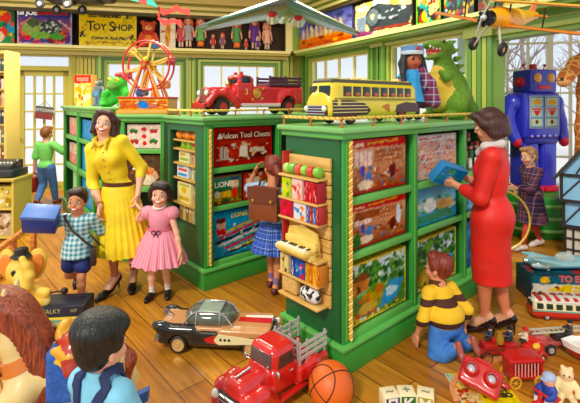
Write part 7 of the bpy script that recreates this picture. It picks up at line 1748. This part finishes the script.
# b. red roadster with white wheels
q = FL(531, 368); t = thing('toy_roadster', 'bright red toy roadster with one yellow disc and white wheels', 'toy vehicle', (q.x, q.y + .05, 0), PI + .45)
s = S(.012); s.b((.05, 0, .075), (.13, .07, .05), .02, 0); s.b((-.06, 0, .08), (.12, .1, .06), .02, 0); s.b((-.08, 0, .12), (.05, .09, .05), .015, 0); s.build('body', {0: M('#d8241c', .2, 0, .5)}, .0045, t)
g = G(GD); g.box((.117, 0, .075), (.006, .06, .045), bev=.002); g.build('grille', t); g = G(M('#f0b428', .3)); g.sph((-.03, .045, .125), (.03, .02, .02)); g.build('yellow_disc', t)
for x in (.07, -.07):
    for y in (-.052, .052): wheel(t, (x, y, .034), .034, .016, M('#e8e4dc', .3), .62)
    for y in (-1, 1):
        s = S(.006); s.chain([(x - .05, y * .055, .05), (x, y * .055, .078), (x + .05, y * .055, .05)], .012, 0); s.build('mudguard', {0: AR}, .004, t)
fireman((q.x + .02, q.y + .1, .108), PI, 'little driver in a pale shirt and red hat in the roadster', coat='#e0c8b0', hat='#c82018')
# c. grey-red fire car with a ladder
q = FL(554, 362); t = thing('ladder_truck', 'dull red toy ladder truck running out behind the toy boat', 'toy vehicle', (q.x, q.y + .12, 0), PI + .12)
s = S(.015); s.b((.06, 0, .07), (.16, .09, .05), .02, 0); s.b((.04, 0, .1), (.09, .085, .05), .02, 0); s.b((-.12, 0, .065), (.22, .08, .03), .01, 0); s.build('body', {0: M('#b85048', .3, 0, .4)}, .005, t)
g = G(M('#c8c4b0', .3)); [g.bx((-.3, y - .004, .135), (.1, y + .004, .145)) for y in (-.025, .025)]; [g.bx((-.29 + .035 * i, -.025, .137), (-.283 + .035 * i, .025, .143)) for i in range(11)]; [g.bx((x, -.01, .07), (x + .01, .01, .137)) for x in (-.2, 0)]; g.build('ladder', t)
for x in (.09, -.02, -.18):
    for y in (-.05, .05): wheel(t, (x, y, .035), .035, .016, M('#a8a098', .4), .6)
g = G(M('#38302c', .4)); g.box((-.13, -.0, .1), (.12, .07, .05), bev=.01); g.build('equipment_box', t)
fireman((q.x + .17, q.y + .1, .126), PI, 'little fireman in a black hat riding the ladder truck', coat='#3a3430')
# d. circus cage wagon
q = FL(529, 391); t = thing('circus_wagon', 'red toy circus cage wagon with yellow wheels', 'toy vehicle', (q.x, q.y + .07, 0), .06)
CR = M('#c41c18', .3, 0, .3); g = G(CR); g.bx((-.1, -.045, .05), (.1, .045, .065), bev=.004); g.bx((-.11, -.05, .145), (.11, .05, .165), bev=.006); g.bx((-.1, .035, .065), (.1, .045, .145)); g.bx((-.1, -.045, .065), (-.085, .04, .145)); g.bx((.085, -.045, .065), (.1, .04, .145)); g.prism([(-.1, .165), (.1, .165), (.07, .185), (-.07, .185)], -.04, .04); g.build('body', t)
g = G(M('#e8a898', .3)); [g.cyl((-.07 + .02 * i, -.043, .065), (-.07 + .02 * i, -.043, .145), .0035, n=6) for i in range(8)]; g.build('cage_grille', t)
for x in (-.075, .075):
    for y in (-.055, .055): wheel(t, (x, y, .038), .038, .014, M('#e8b030', .4), .8, spokes=8, tyre=M('#d89820', .4))
g = G(M('#8a2018', .4)); g.cyl((.1, 0, .055), (.19, 0, .04), .006); g.build('shaft', t)
q = FL(545, 376); s = S(.006); s.chain([(0, 0, .03), (.05, .0, .035)], [.02, .018], 0); s.c((.05, 0, .035), (.075, 0, .065), .013, .01, 0); s.c((.075, 0, .068), (.1, 0, .06), .011, .007, 0)
for x in (-.005, .05):
    for y in (-.01, .01): s.c((x, y, .03), (x, y, .004), .008, .006, 0)
s.c((-.02, 0, .035), (-.04, 0, .015), .008, .004, 1); o = s.build('toy_horse', {0: M('#3a241a', .4), 1: M('#1a1210', .5)}, .0035, None, (q.x, q.y + .1, 0), (0, 0, 2.6)); tag(o, 'tiny dark brown toy horse behind the circus wagon', 'toy horse')
# e. boat
q = FL(612, 368); t = thing('toy_boat', 'white toy boat with a red hull and navy cabin on the floor', 'toy boat', (q.x, q.y + .02, .0), 2.75)
def hull(z, sc): return [(sc * x, sc * y, z) for x, y in [(.26, 0), (.2, .06), (.08, .1), (-.12, .105), (-.24, .09), (-.24, -.09), (-.12, -.105), (.08, -.1), (.2, -.06)]]
g = G(M('#c8201c', .25, 0, .4)); g.rings([hull(0, .62), hull(.03, .82), hull(.075, .97)], None); hb_ = g.build('hull', t)
g = G(M('#f0ece4', .3)); g.rings([hull(.0755, .975), hull(.12, 1.04), hull(.125, 1.0), hull(.1, .92)], None); g.build('deck', t); g = G(M('#24407a', .15)); g.box((-.02, 0, .125), (.16, .1, .05), bev=.015); g.build('cabin', t); g = G(M('#c89850', .4)); g.box((-.15, 0, .112), (.08, .12, .012), bev=.004); g.build('seat', t)
# f. two little dolls
q = FL(551, 402, .04); t = thing('boy_doll', 'small doll in a blue jacket and pale blue cap riding a red scooter', 'doll', (q.x, q.y + .02, .0), 2.0)
s = S(.01); s.e((0, 0, .15), .033, 1); s.c((0, 0, .07), (0, 0, .11), .04, .034, 0)
for x in (-1, 1): s.chain([(x * .035, 0, .11), (x * .045, .03, .085), (x * .03, .06, .08)], .014, 0); s.chain([(x * .02, 0, .07), (x * .03, .05, .06), (x * .03, .06, .03)], .016, 2)
s.build('body', {0: M('#23409a', .5), 1: M('#e8a888', .5), 2: M('#f0e8d8', .5)}, .0045, t); g = G(M('#a8b8d8', .5)); g.sph((0, -.003, .165), (.036, .036, .026)); g.box((0, .035, .16), (.04, .03, .006), bev=.002); g.build('cap', t)
s = S(.01); s.b((0, .02, .035), (.06, .18, .02), .009, 0); s.c((0, .09, .03), (0, .075, .1), .008, mat=0); s.c((-.04, .075, .1), (.04, .075, .1), .007, mat=0); o = s.build('toy_scooter', {0: M('#d01c1c', .3)}, .0045, None, t.location, (0, 0, 2.0)); tag(o, 'red toy scooter under the doll in the blue jacket', 'toy scooter')
q = FL(570, 397, .04); t = thing('baby_doll', 'cream baby doll sitting by the toy boat', 'doll', (q.x, q.y + .03, 0), 2.6)
s = S(.012); s.e((0, 0, .15), .036, 1); s.e((0, 0, .075), (.042, .038, .06), 0); s.e((-.02, 0, .185), .012, 1); s.e((.02, 0, .185), .012, 1); s.e((-.012, .033, .155), .005, 2, k=.001); s.e((.012, .033, .155), .005, 2, k=.001)
for x in (-1, 1): s.chain([(x * .036, 0, .11), (x * .06, .02, .08), (x * .05, .05, .07)], .016, 0); s.chain([(x * .025, .01, .03), (x * .04, .07, .02)], .02, 0)
s.cut((0, 0, 0), (0, 0, -1)); s.build('body', {0: M('#ecd8a0', .6), 1: M('#f0cc98', .5), 2: M('#2a1a10', .4)}, .0045, t)
q = FL(577, 401); s = S(.01); s.e((0, 0, .04), (.05, .03, .04), 0); s.e((-.04, 0, .075), .024, 0); s.c((.04, 0, .05), (.07, 0, .07), .012, .006, 0); s.cut((0, 0, 0), (0, 0, -1)); o = s.build('toy_duck', {0: M('#c83420', .4)}, .0045, None, (q.x, q.y, 0), (0, 0, .3)); tag(o, 'small red toy duck in front of the cream baby doll', 'toy duck')

# ---- game box with a space car on top, tin tram before it
q = FL(533, 303); bl_ = (q.x, q.y)
A = Art(60, 24, '#e0d8c8', 5).rect(0, .62, 1, 1, '#2a5a68').dab(0, .0, .5, .4, 10, ['#c84830', '#e8d8c0', '#2a2a30'], .06).poly([(.15, .4), (.8, .3), (.9, .5), (.4, .6)], '#e8c828').poly([(.35, .05), (1, .1), (1, .35), (.5, .3)], '#181a20').dab(.2, .1, 1, .55, 26, ['#181818', '#f0f0e8', '#d8b828', '#c83828'], .035).ell(.16, .8, .05, .12, '#e0b030').border(.012, '#1c2a30', .04)
bt_ = boxthing('game_box', 'long dark game box with yellow and black cars, under the pale blue space car', 'box', (q.x + .36, q.y + .14, 0), -.04, .72, .26, .24, '#203a44', A, top=Art(30, 12, '#24505c', 2).dab(0, 0, 1, 1, 20, ['#2f6a78', '#1a3a48', '#c83828', '#d8d0a0'], .06))
text('TO ENJOY', .075, 'lettering', bt_, M('#c85858', .5), (.05, -.134, .195), bold=.004)
t = thing('space_car', 'pale blue finned toy space car with a bubble canopy on the long game box', 'toy car', (q.x + .34, q.y + .15, .241), .05)
s = S(.02); s.b((0, 0, .05), (.56, .17, .05), .024, 0); s.e((.18, 0, .055), (.14, .09, .04), 0); s.b((0, 0, .035), (.58, .18, .02), .009, 1)
for y in (-1, 1): s.chain([(-.31, y * .08, .11), (-.22, y * .08, .09), (-.08, y * .07, .06)], [.012, .022, .02], 0); s.chain([(-.3, y * .06, .05), (-.2, y * .06, .05)], [.02, .035], 2)
s.build('body', {0: M('#88b8bc', .2, .2, .4), 1: M('#3f7a90', .25), 2: M('#b8c8c4', .2, .5)}, .0065, t)
g = G(GLASS('#c8dcd8', .45)); g.sph((.03, 0, .085), (.09, .065, .05)); g.build('canopy', t); g = G(M('#c87858', .5)); g.sph((.02, 0, .09), .02); g.sph((.02, 0, .07), (.025, .03, .02), M('#a83828', .5)); g.build('driver_pattern', t)
for x in (-.18, .18):
    for y in (-.075, .075): wheel(t, (x, y, .026), .026, .018, CHR, .6)
q = FL(535, 322); t = thing('toy_tram', 'red and cream tin tram with round-topped windows in front of the long game box', 'toy tram', (q.x + .315, q.y + .06, 0), -.13)
s = S(.015); s.b((0, 0, .055), (.62, .14, .07), .025, 0); s.b((0, 0, .1), (.6, .135, .06), .02, 1); s.e((0, 0, .14), (.3, .066, .03), 2); s.build('body', {0: M('#cc2a20', .25, 0, .4), 1: M('#e8dcae', .3), 2: M('#d8d0c0', .3)}, .0065, t)
g = G(RED); [g.bx((-.26 + .065 * i, -.06, .152), (-.23 + .065 * i, .06, .168), bev=.003) for i in range(9)]; g.build('roof_rib', t)
g = G(M('#283a30', .1)); [g.bx((-.275 + .07 * i, -.0705, .088), (-.228 + .07 * i, .0705, .128), bev=.003) for i in range(8)]; g.build('window_pane', t)
g = G(M('#5fa898', .3)); g.bx((-.305, -.0715, .07), (.305, .0715, .08)); g.build('stripe', t); g = G(M('#2a3a34', .1)); g.box((-.302, 0, .108), (.006, .09, .04), bev=.002); g.build('front_pane', t)
g = G(M('#8a1c18', .3)); g.box((0, 0, .02), (.56, .11, .03), bev=.008); g.build('undercarriage', t)
for x in (-.2, .2):
    for y in (-.062, .062): wheel(t, (x, y, .026), .026, .012, M('#b0a8a0', .3), .6)
# ================================================================ light and camera
w = bpy.data.worlds.new('daylight'); SC.world = w; w.use_nodes = True
nt = w.node_tree; bg = nt.nodes['Background']
tc = nt.nodes.new('ShaderNodeTexCoord'); sp = nt.nodes.new('ShaderNodeSeparateXYZ'); r = nt.nodes.new('ShaderNodeValToRGB')
nt.links.new(tc.outputs['Generated'], sp.inputs[0]); nt.links.new(sp.outputs['Z'], r.inputs['Fac']); nt.links.new(r.outputs['Color'], bg.inputs['Color'])
e = r.color_ramp.elements; e[0].position = .0; e[0].color = (1.3, 1.36, 1.42, 1); e[1].position = .5; e[1].color = (1, .97, .92, 1)
m = e.new(.2); m.color = (1.0, 1.2, 1.42, 1)
bg.inputs['Strength'].default_value = .72
def sun(rot, s, ang, col):
    l = bpy.data.lights.new('sun', 'SUN'); l.energy = s; l.angle = math.radians(ang); l.color = col
    o = bpy.data.objects.new('sun_light', l); COL.objects.link(o); o.rotation_euler = [math.radians(a) for a in rot]
sun((50, 0, -26), 2.1, 9, (1, .93, .8))
def fill_light(x, y, p, col=(1, .9, .68)):  # unseen disc light under the ceiling, added to brighten the back and left
    l = bpy.data.lights.new('fill_light', 'AREA'); l.shape = 'DISK'; l.size = 1.1; l.energy = p; l.color = col
    o = bpy.data.objects.new('fill_light', l); COL.objects.link(o); o.location = (x, y, 3.7)
fill_light(-3.3, 5.9, 120); fill_light(-1.1, 5.6, 70); fill_light(1.0, 6.3, 70); fill_light(-2.4, 3.4, 40)
SC.view_settings.view_transform = 'Standard'; SC.view_settings.look = 'None'; SC.view_settings.exposure = 0; SC.view_settings.gamma = 1
SC.view_settings.use_curve_mapping = False
cd = bpy.data.cameras.new('camera'); cam = bpy.data.objects.new('camera', cd); COL.objects.link(cam)
cam.location = (0, 0, EYE); cam.rotation_euler = (PI / 2, 0, 0)
cd.sensor_width = 36; cd.lens = 36 * F / 580; cd.clip_start = .05; cd.clip_end = 200
cd.shift_y = -(403 / 2 - HZ) / 580; cd.shift_x = 0
SC.camera = cam
